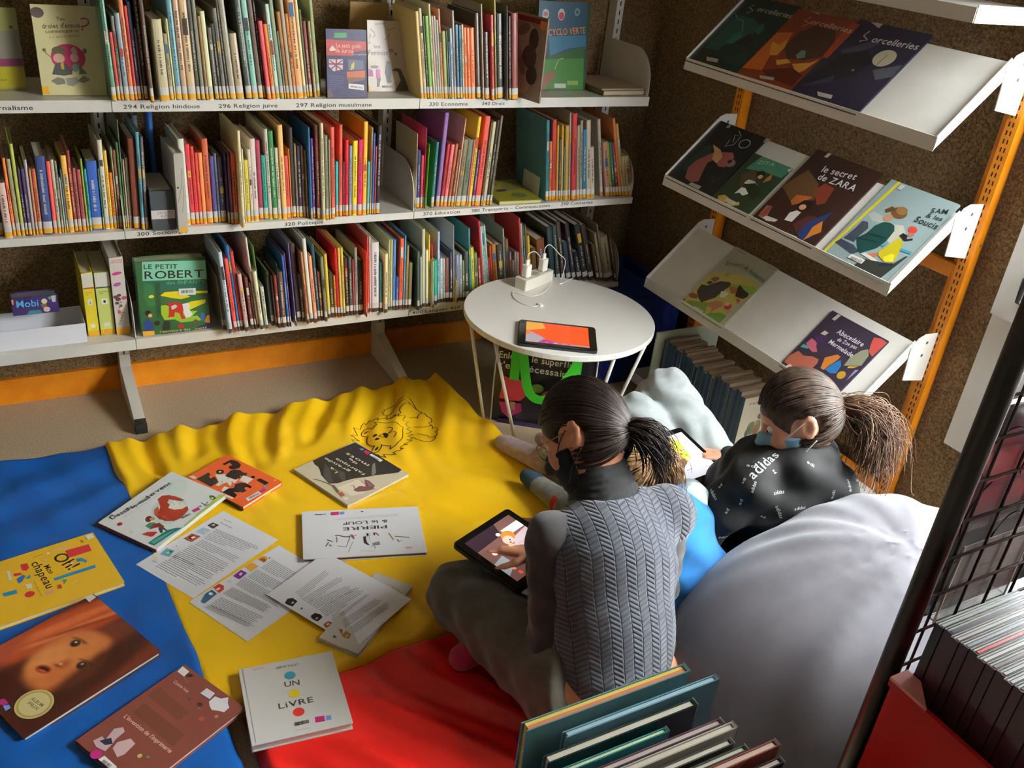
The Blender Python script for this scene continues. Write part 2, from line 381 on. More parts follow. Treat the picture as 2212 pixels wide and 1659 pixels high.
def row_labels(items, where):
    """items: list of (colour name, height, width) left to right"""
    hs = [i[1] for i in items]; lo, hi = np.percentile(hs, 33), np.percentile(hs, 72)
    look = []
    for c, h, w_ in items:
        a = 'tall' if h >= hi else ('short' if h <= lo else 'medium'); b_ = 'thick ' if w_ > .015 else ('thin ' if w_ < .0075 else '')
        look.append('%s %s%s' % (a, b_, c))
    out = []
    for i, l in enumerate(look):
        if look.count(l) == 1: s = '%s-spined book %s' % (l, where)
        else:
            nb = look[i+1].split(' ', 1)[1] if i+1 < len(look) else None
            same = [j for j in range(len(look)-1) if look[j] == l and look[j+1].split(' ', 1)[1] == nb]
            if nb and same == [i] and len(l.split())+len(nb.split()) < 7: s = '%s-spined book left of a %s one %s' % (l, nb, where)
            else: s = '%s-spined book, %s from left %s' % (l, ordw(i+1), where)
        if s in USED: s = '%s-spined book, %s from left %s' % (l, ordw(i+1), where)
        if len(s.split()) > 16: s = '%s-spined book, %s from left %s' % (items[i][0], ordw(i+1), where)
        USED.add(s); out.append(s)
    return out
ROWS=[
('R1',1,'y','3135,129,315,-30,23,4f7f66 3284,92,176,-30,34,b5443f 3380,85,216,-30,34,8a8478 3470,129,224,-31,30,7f8c92 3604,123,288,-32,33,b9653c 3731,78,242,-32,33,b8443a 3815,99,252,-33,36,3b3c58 3920,67,185,-33,40,8c6f62 3991,109,316,-34,36,35271f 4104,97,315,-36,9,5b4c40 4354,261,214,-38,15,b3a985 4659,102,175,-40,34,8f8670 4765,55,214,-42,34,d8d6a0 4825,150,301,-44,33,5f8a95 4983,155,301,-45,33,b08d6c 5146,217,290,-46,32,bfa47c 5371,105,303,-49,32,4c5045 5493,114,292,-53,32,7d7a66 5616,85,224,-56,31,8c6f4a 5705,132,236,-60,31,d5d3a6 5886,107,194,-67,35,5d5a50 5998,85,205,-73,34,45453f 6091,117,245,-78,34,6d6a5c 6226,72,295,-84,38,4b4a42 6306,172,304,-89,37,8d8872 6495,210,180,-93,37,a38f72 6769,175,324,-95,40,3f4740 6952,167,296,-98,40,7fae9c 7138,140,303,-100,43,5c4a3c 7283,74,316,-102,43,301d17 7361,117,217,-104,31,d0525a 7513,110,208,-105,38,c07a3a 7627,118,261,-107,38,b5cfc0 7775,109,304,-108,42,8a9478 7888,59,190,-109,42,6b7c70 7955,96,242,-108,42,a5703f 8055,111,311,-106,41,a89a80 8170,88,237,-104,41,b9814f 8273,204,319,-102,45,cf965f 8499,88,325,-100,49,d6d3a0 8617,65,247,-98,57,5e5a48 8698,105,216,-97,61,7c4440 8838,75,217,-96,56,b3a37c 8976,106,301,-96,73,8f9770'),
('R2',1,'y','12197,110,260,-132,31,c9b070 12313,104,269,-132,31,b8a888 12421,75,248,-132,31,35401f 12499,128,248,-131,31,6f9440 12632,71,283,-131,30,c9c7a0 12706,69,249,-130,30,b09a8c 12779,73,249,-129,30,b3a594 12857,63,238,-127,30,9fb3a5 12923,78,270,-125,30,c27a55 13007,135,206,-122,29,8a8a4e 13147,49,206,-120,29,4f7050 13200,63,176,-118,29,3d5070 13267,81,214,-116,29,a9b8bd 13355,84,266,-114,29,8c8c88 13445,112,226,-112,28,3c5560 13561,89,224,-111,28,2f6a8a 13653,80,227,-111,28,b5a880 13739,99,218,-113,28,d2703c 13843,108,218,-116,27,d2703c 13955,164,218,-118,27,cf6c3a 14151,164,262,-121,27,4a3d30 14319,66,291,-124,17,8f8272 14389,171,209,-124,12,40302a 14564,113,262,-123,-2,a02c30 14754,67,361,-122,12,8a7f28 14872,251,264,-121,20,2c2c26 15128,35,292,-119,-8,55585c 15251,80,259,-119,10,402a26 15334,240,269,-118,5,6e2c22'),
('R3',2,'y','-80,146,204,2,71,4c4038 70,197,156,4,48,c7a89a 282,85,218,6,64,d9743e 371,112,216,7,61,8c8a62 488,94,257,11,59,a0a84a 586,73,189,14,59,42304f 663,93,189,17,58,4a3358 760,80,213,19,59,b5aaa8 844,66,188,21,57,b07a5c 917,111,187,21,61,b0603c 1034,245,222,21,57,2f3d6b 1293,107,206,20,61,d9524e 1406,94,210,17,62,b7b092 1504,70,206,15,62,7d8570 1578,47,160,13,61,a7a898 1631,55,182,11,63,5c6a70 1692,147,220,9,63,dba54a 1844,92,234,9,63,83362f 1941,101,184,10,64,94524a 2046,111,180,10,62,9a4a48 2162,63,210,11,62,84a038 2230,74,181,11,61,3f8f92 2308,282,201,11,68,2f4f94 2595,48,179,11,67,3e6a50 2649,134,259,11,69,c2bba6 2791,96,228,9,71,d3ab3e 2892,93,165,8,71,c9752f 2989,47,239,6,69,8e9584 3043,87,229,6,71,7a4a2a 3134,72,251,7,69,4a6a3c 3211,43,314,9,68,5c6a55 3258,54,203,12,67,b1a68c 3316,92,208,16,65,94866c 3413,193,265,18,54,74392c 3610,99,285,19,44,4f8a94 3714,97,272,19,43,5c5458'),
('R4',2,'y','4850,185,259,-20,59,c5c4b6 5040,133,243,-20,59,b23034 5180,110,236,-21,60,b8342f 5297,95,217,-21,61,bf4436 5396,116,217,-21,60,e5854e 5519,185,257,-22,61,a8502e 5707,133,206,-22,59,4a4578 5848,74,214,-23,61,7d8296 5929,169,204,-22,61,44405a 6102,71,218,-22,45,3f2438 6177,87,219,-21,38,5c3450 6268,140,219,-20,37,c2572a 6412,94,294,-18,1,cfc592 6634,41,226,-18,50,c8c4b2 6686,122,193,-18,52,b5a83c 6812,87,225,-20,51,c9bdb0 6905,158,256,-25,51,c3b5b0 7114,134,247,-29,66,8c3444 7252,144,202,-33,63,2f8a7c 7400,112,282,-38,61,b9b6a5 7516,154,277,-40,58,2c6a3a 7680,117,225,-40,58,c0bda5 7800,153,295,-41,52,dfa868 7967,123,199,-41,60,bf4a44 8100,47,220,-39,61,c9802f 8156,117,283,-39,63,35322f 8277,75,236,-38,61,7a6c58 8356,119,229,-38,59,3a2e3c 8479,93,229,-38,57,75634e 8576,70,217,-38,52,6b5b47 8649,66,291,-37,33,2f6390 8745,102,255,-35,41,6c3a80 8851,125,299,-33,31,6e3524 8981,104,306,-31,19,c9bf98 9090,107,269,-28,19,77795a 9209,67,255,-25,21,8c7f70 9297,130,292,-22,26,c2503f 9504,102,179,-18,47,35a8a0 9611,122,294,-14,45,b85040 9743,61,178,-12,46,8a3040 9808,117,247,-10,44,b32430 9939,104,228,-8,46,7f8ea0 10053,166,243,-6,46,d8c02c 10223,154,247,-5,43,b8205a 10396,150,301,-4,47,dfa030 10550,83,175,-3,45,5aa0a4 10644,71,283,-2,47,8f7f58 10719,67,265,-2,45,4060a8 10790,59,224,-2,44,a84048 10862,140,289,-2,45,2b2522'),
('R5',2,'y','12382,35,253,-27,72,c4b594 12424,133,198,-26,74,26325a 12582,99,180,-23,78,c24450 12685,35,270,-12,77,c0305c 12724,37,219,5,66,62a22c 12961,121,224,25,73,2f6a68 13157,157,326,44,78,7a5a8c 13318,106,216,61,75,a83430 13428,142,214,71,73,d06a70 13579,102,217,71,70,a5603a 13685,109,199,69,68,7c4a30 13798,55,301,65,67,c9a088 13857,180,233,58,64,7a6a50 14041,207,231,51,64,5c6a52 14258,60,230,47,65,c0607c 14322,130,307,43,63,cdb02e 14456,102,197,42,61,5a3068 14562,212,309,42,58,cc4c3c 14778,69,289,43,55,55493c 14876,138,290,45,60,b5ab84 15018,101,297,46,58,38302a 15123,103,311,46,56,6c6450'),
('R6',2,'y','17439,136,294,-118,58,2f7078 17605,111,218,-119,62,b5683a 17725,174,294,-120,63,a5352a 17903,92,275,-122,61,b58a30 18000,86,226,-124,59,4a4c50 18089,90,276,-125,59,b0913f 18183,67,200,-126,57,55646c 18255,145,274,-129,57,a8883c 18437,89,328,-132,62,8f8a7c 18530,187,317,-135,52,b03034 18747,136,275,-138,56,948470 18895,117,292,-140,57,8f8672 19022,173,259,-141,58,256a85 19198,183,293,-158,55,a89e88 19391,183,196,-185,55,b0a594 19939,135,294,-212,75,a09888 20127,212,213,-240,64,9c705c 20348,108,213,-267,65,87882e 20460,133,213,-278,64,2c6a45 20597,142,212,-280,64,6b3040 20743,118,303,-282,64,b56a32 20864,120,283,-285,63,a08050 20988,134,159,-286,62,94875c 21126,193,159,-287,62,94875c'),
('R7',3,'b','5750,59,190,-77,33,6c6858 5814,52,222,-79,31,4c5048 5870,124,279,-81,-11,b9c6d0 6061,110,252,-84,10,d0443a 6181,79,293,-88,12,2f6a9a 6267,115,274,-91,12,a83030 6386,126,202,-92,-18,b89890 6608,107,183,-93,15,5a2a22 6720,68,165,-95,13,4a2620 6800,72,314,-97,13,c9c3b4 6876,111,205,-96,-40,d5cfae 6991,35,288,-94,11,5a7a3a 7038,97,152,-89,-35,c3c3b5 7299,101,193,-81,23,3c4540 7404,43,182,-74,10,5a3a34 7451,91,187,-68,-8,7a2c28 7546,35,229,-64,-29,1e3a40 7585,149,197,-66,-35,5a4038 7751,85,251,-70,-40,2c5a98 7841,51,259,-75,-40,7c4a70 8012,51,292,-80,-2,5a5a80 8161,160,277,-85,28,3f2c2c 8325,95,173,-89,22,5a5048 8424,79,255,-90,3,a5704a 8538,123,299,-90,7,cfcdbd 8666,115,240,-90,3,d28a66 8837,94,276,-88,18,2a4a52 8934,98,179,-83,16,70382c 9036,102,233,-78,6,6c755a 9206,110,233,-73,25,c9a83c 9348,120,166,-68,32,3a3428 9472,75,153,-65,29,cf8030 9550,91,252,-64,27,b81e2c 9645,88,251,-62,24,c9a850 9737,83,252,-58,22,cdb055 9858,119,211,-54,30,3a2420 9990,125,214,-51,30,4f4a44 10119,56,204,-47,29,a8484a 10179,108,246,-43,27,8a8478 10295,177,200,-41,27,2c2420 10475,44,236,-40,3,d2482c 10645,59,278,-40,35,c24a4a 10708,58,278,-37,33,cfcdb8 10770,275,256,-36,29,c3bfc0 11049,119,186,-34,26,35706a 11172,122,220,-33,12,d3cd9c 11370,76,262,-30,30,a8a378 11454,73,261,-29,30,c0b684 11535,113,260,-26,31,4a74a8 11652,110,125,-24,30,3c4a8a 11766,151,263,-21,30,c85028 11924,66,272,-19,30,4a90b8 11994,98,237,-18,27,8a7040 12095,143,174,-17,26,6a6444'),
('R8',3,'b','12381,106,221,-60,8,3a4a44 12525,67,196,-60,15,b0b0a0 12634,124,293,-60,23,b5b29a 12763,92,218,-61,19,cdcfa5 12876,65,272,-61,23,c9b040 12946,52,180,-63,4,b0b8a0 13002,35,235,-64,21,c05040 13127,137,172,-66,32,2c9a78 13306,92,273,-67,40,9fb8cc 13416,115,173,-71,42,b5c0c0 13548,87,171,-74,45,a8a59c 13651,157,171,-77,47,6c4438 13812,120,195,-81,43,2c3448 13936,35,294,-84,38,b8b4aa 13975,35,93,-85,24,b8a860 14054,104,182,-88,37,8c90a8 14163,125,181,-91,36,9fa3ac 14293,89,160,-94,36,6c8040 14386,175,194,-101,36,363a30 14577,87,278,-111,37,2f7a80 14693,146,204,-120,43,b0b040 14843,142,183,-132,42,6c6c40 15013,142,160,-148,46,703030 15159,75,302,-158,46,b82434 15242,81,281,-166,47,9ab0a4 15331,76,282,-173,47,9ab0a4 15415,81,284,-173,48,9ab0a4 15505,65,156,-170,49,a03050 15579,82,204,-168,50,a8401c 15667,180,208,-165,49,94602c 16125,240,182,-158,100,4a4236 16370,71,244,-150,100,8fa39c 16449,137,201,-143,100,7a5a38 16595,99,151,-136,100,857068 16701,102,114,-132,100,8a7a70 16810,103,148,-137,100,857068 16920,111,145,-147,100,8a8078 17071,84,279,-157,100,b83430 17167,87,259,-169,100,8fa59a 17263,101,253,-178,100,4a4236 17374,79,252,-182,100,6c6440 17464,113,209,-186,100,c9a42c 17626,199,157,-191,100,5c4630 17879,344,190,-196,100,6b3c20 18394,232,238,-208,100,2c3c40 18683,175,243,-225,100,3a4440 18916,177,259,-246,100,4a3a34 19152,207,172,-271,100,34424a 19418,179,251,-297,100,3c3034 19648,210,128,-314,99,26303c 19878,242,248,-326,93,30302e 20136,213,246,-330,87,3c342c 20412,137,168,-330,74,5c4a30 20553,120,218,-328,68,8c7e66 20678,82,257,-327,62,766c56 20764,338,199,-326,60,8a7e64 21106,90,227,-326,51,4c3020'),
]
for rid, row, st, data in ROWS:
    rnd = random.Random(rid); B = [s.split(',') for s in data.split()]
    B = [(int(a)*1e-4, int(b_)*1e-4, min(int(h)*1e-3, .318 if rid != 'R1' else .33), int(l)*1e-3, 2.7+int(y)*1e-3, c) for a, b_, h, l, y, c in B]
    labs = row_labels([(colname(x[5]), x[2], x[1]) for x in B], ROWINFO[rid][0])
    lean_prev = 0
    for (x, wd, h, l, y, c), lb in zip(B, labs):
        shelf_book(x+.0002, max(y, 2.7), ZS[row], wd-.0005, h, l, c, 'y' if st == 'y' else 'b', lb, ROWINFO[rid][1], rnd)
# ---------------------------------------------------------------- books with their covers showing
# placement (corner, across, up, width, height), ground colour and printed shapes in millimetres
ART={
'fourmi':((0.4844,2.1693,0.0640),(0.8614,0.5079,0.0000),(-0.5079,0.8614,0.0000),0.1617,0.2286,'e2602a','''P|221d1b|14,200.1,59.7,198.7,55.7,185.3,45.1,182.3,41.6,170.2,50.3,170.4,56.3,168.8,42.9,140.2,12.9,139.5
E|221d1b|82.8,175.8,11.5,11.5,0
E|e9e2d6|82.8,175.8,4,4,0
P|221d1b|115.6,201.2,134.7,200.8,149.7,197.9,154.5,177,147.6,155.3,132.6,147.3,116.2,156,111.4,165.6,117.1,177,131.1,175.1,134.6,189.6,121.3,190.6,114.7,191
P|221d1b|76.6,149.3,106.4,156.8,119.5,152.1,126,136.9,122.6,122.7,128.2,108.6,112.7,101.9,106.3,113.3,104.7,118.9,96.6,103.5,91.8,112.9,83,109.2
P|ece6dc|63.7,175.6,70.9,166.9,85.4,153.1,76.4,147.3,80.6,112.2,90.2,107.7,67.9,99.1,66.3,108.2,48.3,98.4,56.8,119.7,44.2,124.4,29.6,123.3,25.5,133.2,43.4,139.6
P|ece6dc|84.6,100.2,111.9,110.1,115.3,97.4,117.5,74.6,88.6,70.5,90.2,79.2
E|221d1b|74.3,132.6,1.6,1.6,0
E|221d1b|49.8,133.9,1.6,1.6,0
E|e2602a|66.6,109.2,2.8,2.8,0
E|221d1b|123.2,82.1,6.5,6.5,0
P|221d1b|132.2,62.5,131.7,25.1,116.3,27.6,118.4,64.1
P|221d1b|15.1,93.9,37.4,94.2,49.2,83.4,65.6,94.9,79,89.2,87,76,86.8,49.4,75.9,47.3,77.5,55.8,71.9,62.6,63.3,55.6,64.9,46.7,50.1,47.5,46.2,55.8,41.5,58,33.7,71,31.6,53.1,17.1,47
P|ece6dc|20.3,104.7,38.1,110.9,42.2,93.9,15.1,93.9
P|ece6dc|12.2,76.8,14.7,47.9,8,48,3.1,74.3
E|f0a080|152.1,21.8,4,4,0
T|f08a5a|4|17.2,40.1,68.1,39.4|Jean Gourounas
P|f2eee8|32.6,21.1,81.4,19.6,78.3,2.7,28.1,6.3
K|222222|39.7,14.5,75.2,10|8
P|b02c80|81.4,16.1,102.8,17.9,100.4,3.4,83,7.3
P|6a8fd8|108.4,25.1,118,24,115.9,13.9,106.3,17.2
P|ece6dc|8.2,224.8,20,217.7,18.6,201.6,7.7,204.1'''),
'dessine':((0.2322,2.0672,0.0616),(0.8097,0.5847,0.0496),(-0.5858,0.8104,0.0086),0.2734,0.2044,'e9ecea','''E|c9e2d6|138.9,85.9,62,46,35
E|dfeae2|226.9,139.7,40,30,35
P|a5331f|156.9,144.8,175,145.9,187.6,132,192.5,110.8,193.5,79.6,184.2,86.9,180.6,96.4,173.5,118.6,159.3,111.6,152.1,79.3,176.8,54.6,166.8,41.6,147.2,36.8,125.7,35.6,108.7,41.6,104.6,65.9,102.8,86.2,107.5,100.2,122.4,105,137.7,116.6
P|c2502e|117.7,119.6,134,122.6,122.4,105,107.5,100.2,94.6,78.3,113.3,83.7,106.3,45.6,96.5,61.3,103.7,106.1
P|f2f0e2|143.3,93.3,171.5,107.1,176.1,103.4,180.2,89.6,183.4,73.4,175.6,56.6,160.6,58.6,146.4,73.9
L|5a2a1e|1|172.1,106.1,160.8,87.4,177.6,93.6,172.5,76.1
E|5e2418|81.2,103.1,13,9,40
E|d9845a|86.1,95.3,7,7,0
P|2d8a63|54.8,89.7,71.6,90.5,79.5,77.9,71.3,66.7,59,65.7,53.1,78.7
P|8c2a22|73.6,76.8,83.7,67.8,80.1,45.7,71,43.1,67.7,58.6,50.2,69.6,52.9,72.2
P|33423f|64.9,52.8,76.4,48.3,71.5,25.1,67.8,27.7,69.6,41.8,57.1,31.3,54.7,35.2
P|1f7a74|7.5,34,28.7,33.2,51.3,30.4,74.2,27.6,93.1,14.5,101,1.8,74.6,6.5,42.9,10.1,8.1,13.2
P|5aa89a|13.6,30.7,51,24,82.7,14,48.2,15.1,13.2,18.1
P|ad2a2e|25,72.7,38.7,67.6,49.6,53.5,53.1,44.5,31.5,42
P|eee8dc|15.9,43.7,32.8,43.3,52.6,31.7,39.9,31.8,20.1,37
E|b02a30|25.1,151.1,7,7,0
L|444444|1|14.8,106,16.5,99.9,22.8,100
L|4a6a44|2|208.9,33,206.4,15,219.2,5.8
L|4a6a44|2|200.9,16.4,213.6,18.2,220.9,21.5
P|3f6a3c|244.6,36.2,249.7,28,245.3,5,241.5,0.3,238.7,11.8,235,21.3
E|d8cc3c|238.7,21.4,4,4,0
P|b8c86a|263.2,14.2,273.1,0.3,193,0.3,104.2,0.3,109.7,5.2,196.3,9.1
T|38383a|15|28,181.1,105.8,167.3|DessiNe
T|38383a|15|108.7,168.5,144.9,163.8|-moi
T|38383a|15|147.8,165.1,174,166.2|le
T|38383a|15|176.8,165.6,230.4,161|vent
T|38383a|6|28.4,191.1,44.5,193.4|ANNE
L|8a8a8a|0.6|48.5,162.4,223.4,152.8
K|222222|128.2,31.7,155.3,23.9|8
P|b02c70|168.7,31.4,187.7,26.5,184.2,13.9,166.1,19.6
P|7a96d8|192.7,29.5,198.8,25.6,194.8,18.8,188.1,22.2'''),
'fabrique':((0.9917,2.1656,0.0620),(-0.3644,0.9312,0.0000),(-0.9312,-0.3644,0.0000),0.2471,0.2444,'cfc4a6','''P|26231f|245.5,173.1,246.8,143.3,245.5,89,241.5,4.8,135.4,0.4,29.6,0.3,25,18.9,38.2,43.5,60.6,83.5,73.5,112.5,89.7,140.4,97.7,168.2,103.3,195.5,118.1,214.6,146.1,209.2,169.8,203.2,191.6,189.8,209.9,181.6,226.9,181.4
P|4a4844|212.1,154.5,182.9,160.4,118.3,200.9,122.7,215.2,160.4,201.9
P|4a4844|152.1,144.7,133.2,142.3,100,166.2,102.3,178.1,130.4,167.8
P|7c7a74|110.5,47.8,113.1,35.7,70,70.2,58.3,95.2,74.7,85.2
P|e6dcc0|85.9,210.2,79.3,137.9,19.4,125.8,13.2,173.2,27.1,206.6,60.9,209
L|5e5448|4|167.8,233.9,147,224.2,120.4,217.2,102,214.6
P|6a5648|104.2,217.2,104.3,208.1,65.4,218.6,66.6,228.9,88.2,221.8
P|a85a3c|65.5,227.6,60.9,213.5,41.8,218.7,43,233.3
P|7a4a4a|47.1,175.4,49.3,155.1,35.5,144.1,65.3,122.1,51.4,115.7,19.3,121.1,10.5,138.6,17.6,160.1,31.3,180.2,46.1,183.3
L|4a3230|2|66.5,174.6,64.2,167.4,52.8,172.8,35.8,180.8
L|4a3230|2|65.3,136.2,41.2,136.7,21.7,133.1,5.9,133.4
P|8a6a60|53.8,123,37.6,123.4,18.3,129.1,28.6,136.2
P|e4e2da|35.2,235.5,35.1,222.2,24.5,219.1,18.5,229.9,26.3,236.5
T|e8e2cc|11|145.4,156.2,181.9,152|La
T|e8e2cc|11|126.9,123.1,233.8,131.9|grande
T|e8e2cc|11|83.5,100,208.8,108.2|fabrique
T|e8e2cc|11|142.6,79.7,181.6,76.8|de
T|e8e2cc|13|112.8,57.9,210.4,63.8|mots
P|5a8ad0|203.1,21.4,200.1,11.7,189.6,11.1,190,23.1
P|b02c60|181.8,23,183.5,9.2,162.4,8.3,159.5,25.7
P|e8e8e4|157.2,20.4,155.5,10.8,104.9,8.7,103.5,22.3
K|333333|115.7,18.6,143.7,20.3|7'''),
'pierre':((0.9506,1.9982,0.0640),(-0.9611,0.2762,0.0000),(-0.2762,-0.9611,0.0000),0.3322,0.2104,'e6e7ea','''T|2a2628|15|98.4,81.6,221.3,82.5|PIERRE
T|2a2628|14|94.2,56.5,220,58.9|& le LOUP
X|b8b8c0|3|61.4,41.9,243.9,47.1,62.2,33.2
L|333333|3|81.5,134.1,40.2,143.1
L|8a8060|4|96.8,117.8,91.6,133.3,86.5,149.9
L|444444|4|244,117.4,234,116.9,222.8,123.3,213,126,202.9,123.6
L|444444|2|240.9,123,239.6,136.5,241.3,147
L|555555|2|203.9,126.3,211.1,149.6,216.4,168.9,239.7,163.4
L|777777|1.5|196.3,148.3,204,166.1,212.2,193.9
L|444444|3|266.1,134.2,251.8,143.4
L|444444|3|262.5,145.1,271.3,162.7
P|3b2c34|167.5,128.1,160,128.2,161.1,143.4,158.9,156.9,152.2,166.7,159.6,165.3,167.1,156.2,168.1,142.8
P|3b2c34|157.6,114.5,152.6,115,153.6,127.4,158.2,127
P|c02c38|202.5,116.9,195.9,117.5,193.8,124.4,185.9,117,186.1,121,193.2,126.6,199.7,125.3
P|3a62b0|198.9,125.3,193.9,125.8,191.4,138.1,195.5,136.4
L|b02c38|3|138.8,115,132,114.8,124.8,128.2
P|25232a|138.1,117,134.3,117.3,135,125.4,138.3,125.2
P|8f8f96|145,159.4,125.4,153.2,124.9,166.5,138.4,169.3,144.9,167.4
L|555555|1.5|150.3,173.5,138.4,169.3,123.3,166.7
L|7a3a30|2|140.5,174.4,138.7,182.4
L|555555|2|76.4,149.4,70.7,159.3,63.5,154.6
L|777777|1.5|261.3,155.7,256.8,164,258.9,157.3,254.2,161.6
L|999999|1|149,116.1,151.6,138.9,151.1,152.3,146.9,152.6
E|f0a080|47.2,188.5,8,3,0
L|e08a60|1|58.4,184.3,36.7,191.5
P|b8286e|249.8,11,228.4,9.8,228.8,24.2,250.1,24.8
P|6f93dc|224.2,11,213,10.4,213.3,22,224.4,22.2
K|333333|295.9,18.8,265.5,19.8|5
E|444444|162.8,15.9,4,2.5,0
L|999999|1|179.7,192.9,140.5,193.9'''),
'livre':((0.2968,1.3451,0.0700),(0.9929,-0.1194,0.0000),(0.1194,0.9929,0.0000),0.2129,0.2204,'d3d1cd','''E|3a90b0|107,171.2,12.5,12,0
E|dcc02a|107.3,116.2,12.5,12,0
E|d2322c|107.4,62.3,12.5,12,0
T|4a4844|16|90.5,139.9,123.5,137.7|UN
T|4a4844|16|68.5,81.4,143.6,80.8|LiVRE
T|55524e|6|81.2,198.3,131.6,196.7|HERVE TULLET
T|d88a70|5|30.3,208.6,55.3,207.8|bayard
K|333333|93,30.8,123.4,31.1|10
P|b02470|137.7,38.2,157.6,36.9,156.2,21.5,136.2,22.9
P|6a90d8|161.6,35,171.6,34,170.7,21.7,160.6,23.2
L|888888|0.8|90.7,14.2,121.5,13.1
L|b8b4b0|1|9.3,216.7,9.6,6.7'''),
'chapeau':((-0.1898,2.1403,0.0630),(0.1913,-0.9815,0.0000),(0.9815,0.1913,0.0000),0.2365,0.2907,'eebb28','''T|2a2318|34|50.7,172.2,121.9,193.7|Oh!
T|2a2318|14|74.9,146.8,112.5,150.2|Mon
T|2a2318|22|47,124.5,163.5,128.7|chapeau
P|cc3038|40,208.2,44.9,265.6,74.9,263.5,73.6,208.3
P|2a86b0|133.1,153,133.5,252,146.6,250.7,143.4,153.6
P|2a86b0|87.1,220.7,90.1,234.5,108.7,241.5,116.5,236.1,102.7,228.7,100.7,220.1
P|c8303a|39.5,101.9,41,117.3,62.6,116.7,70.5,107.6,61.9,99.5
E|c2302e|161.7,91,11,11,0
P|2a86b0|125.1,39.2,128.9,70,143.8,68.1,139.5,39.9
P|2a62b0|89.7,80.2,81.1,97.9,89.6,100.8,105.7,89.6,109.5,80.1
P|ece8e0|45.9,69.2,50.9,74.8,87,70.7,84.4,64.5
P|c83a34|66,79.5,70.8,95.4,79.2,94.9,77.2,78.3
P|2a86b0|99.1,100,89.6,111.2,101.9,109.5,103.8,102.1
P|ece8e0|120.7,92.5,125.4,104.9,143,101.8,139.2,90.9
P|e0a0a0|172.5,122.7,175.4,139.1,184.1,140.7,186.3,122.2
P|3a9a50|151,170.7,154,180.4,169.6,168.6
P|ece8e0|175.4,182.7,168.3,202.7,174.6,191.8
P|c23a34|163.9,154.6,164.9,161.3,180.5,160.1,179.6,151.7
P|e8c0a0|22.9,186.8,27.2,222.4,35.5,212.5,27.1,182
P|e8b8a0|47.5,152.7,49.3,161.1,59.2,160.1,57.3,151.7
E|ece8e0|30.3,170.1,4,4,0
E|ece8e0|99.4,207,4,4,0
P|f0ece8|7.7,268,7.3,285.3,25.3,286.4,27.3,269.4
L|3a3428|1|29.4,135.2,26.6,158.6
L|3a3428|0.8|119.8,111.6,185,112.3
T|3a2a18|7|19.5,251,31.7,252.8|ANK'''),
'visage':((-0.2251,1.7967,0.0685),(0.4184,-0.9078,-0.0295),(0.9082,0.4178,0.0246),0.2684,0.3205,'4a1c10','''G|visage
E|c9b878|203.7,58.4,39,38,0
E|b09a58|203.7,58.4,35,34,0
E|d2c48a|203.7,58.4,31,30,0
T|6a5a30|8|193,48.7,223.6,52.8|PRIX
T|6a5a30|8|186.5,58.8,221.3,63.9|ALBUM
P|e6dcd2|0.3,299.1,0.3,317.4,15.3,318.3,18.8,298.5
P|b0287a|142.1,18.2,146.9,25.2,164.2,25,164.6,15.8,155.1,11.3
P|6a90d8|163.1,13.4,168.3,23.4,178.9,21.5,178.7,10.8'''),
'imprimerie':((-0.0212,1.5047,0.0640),(0.4644,-0.8856,0.0000),(0.8856,0.4644,0.0000),0.1976,0.2718,'7c4238','''T|d8b0a8|8|23.1,221.2,70.7,221.1|Connie Ives
T|e0c0b4|10|22.7,95.7,170.5,96.5|L\'invention de l\'imprimerie
P|6a3a2a|26.2,115.1,25.1,145.8,157.4,145.1,163,110.5
P|6e3c2c|12.7,162.7,11.4,194.7,117.3,189.2,119.7,160
P|e8e6ea|93.4,236.9,92.8,255.9,118.6,257.6,122.6,239
L|2a3a6a|1.5|93.4,236.9,122.6,239,118.6,257.6
P|eceaee|126.3,233.8,124.7,251.6,139.5,255.5,148.6,268.4,160.3,256.2,172.3,249.8,173.2,234.7,160.3,229.4,148.9,222.8,137.3,226.6
P|cbb0b4|28,21.2,32.1,39.1,44.8,37.1,34.4,65.6,45.1,79.3,57.2,74.1,59.4,51.3,64.3,40.7,68.6,20.4,45.5,16
P|2a2c48|37.2,28.6,49.2,48,64.3,40.7,56,29.3
P|d0b0b0|73.8,34,68,48.6,80.9,71.1,98.9,68.6,104.5,39.7,99.2,26.2
E|c02880|61.2,5.1,12,11,0
P|f0eeec|75.5,0.3,76.8,12.9,119,12,120.5,0.3
K|333333|84.3,2.6,108.8,3.9|9
P|f0ece8|5.8,247,2,264.4,25.9,263.6,29.5,246.3
E|3a201c|34.8,256.4,8,5,30
E|4a2018|118.1,216.4,7,5,0
E|a84840|151,193.1,6,6,0
E|5a8a6a|125,208.7,3,2,0
E|a88a70|170.4,216.7,4,4,0
E|c0b060|131,55.4,5,5,0
E|6a9a80|146,63.6,4,3,0
E|8a3a34|172.2,187.2,6,4,0
E|2a4a70|89.5,211.9,3,3,0
L|8a8a70|1|31.3,244.9,51.4,238.8,49.5,248.5'''),
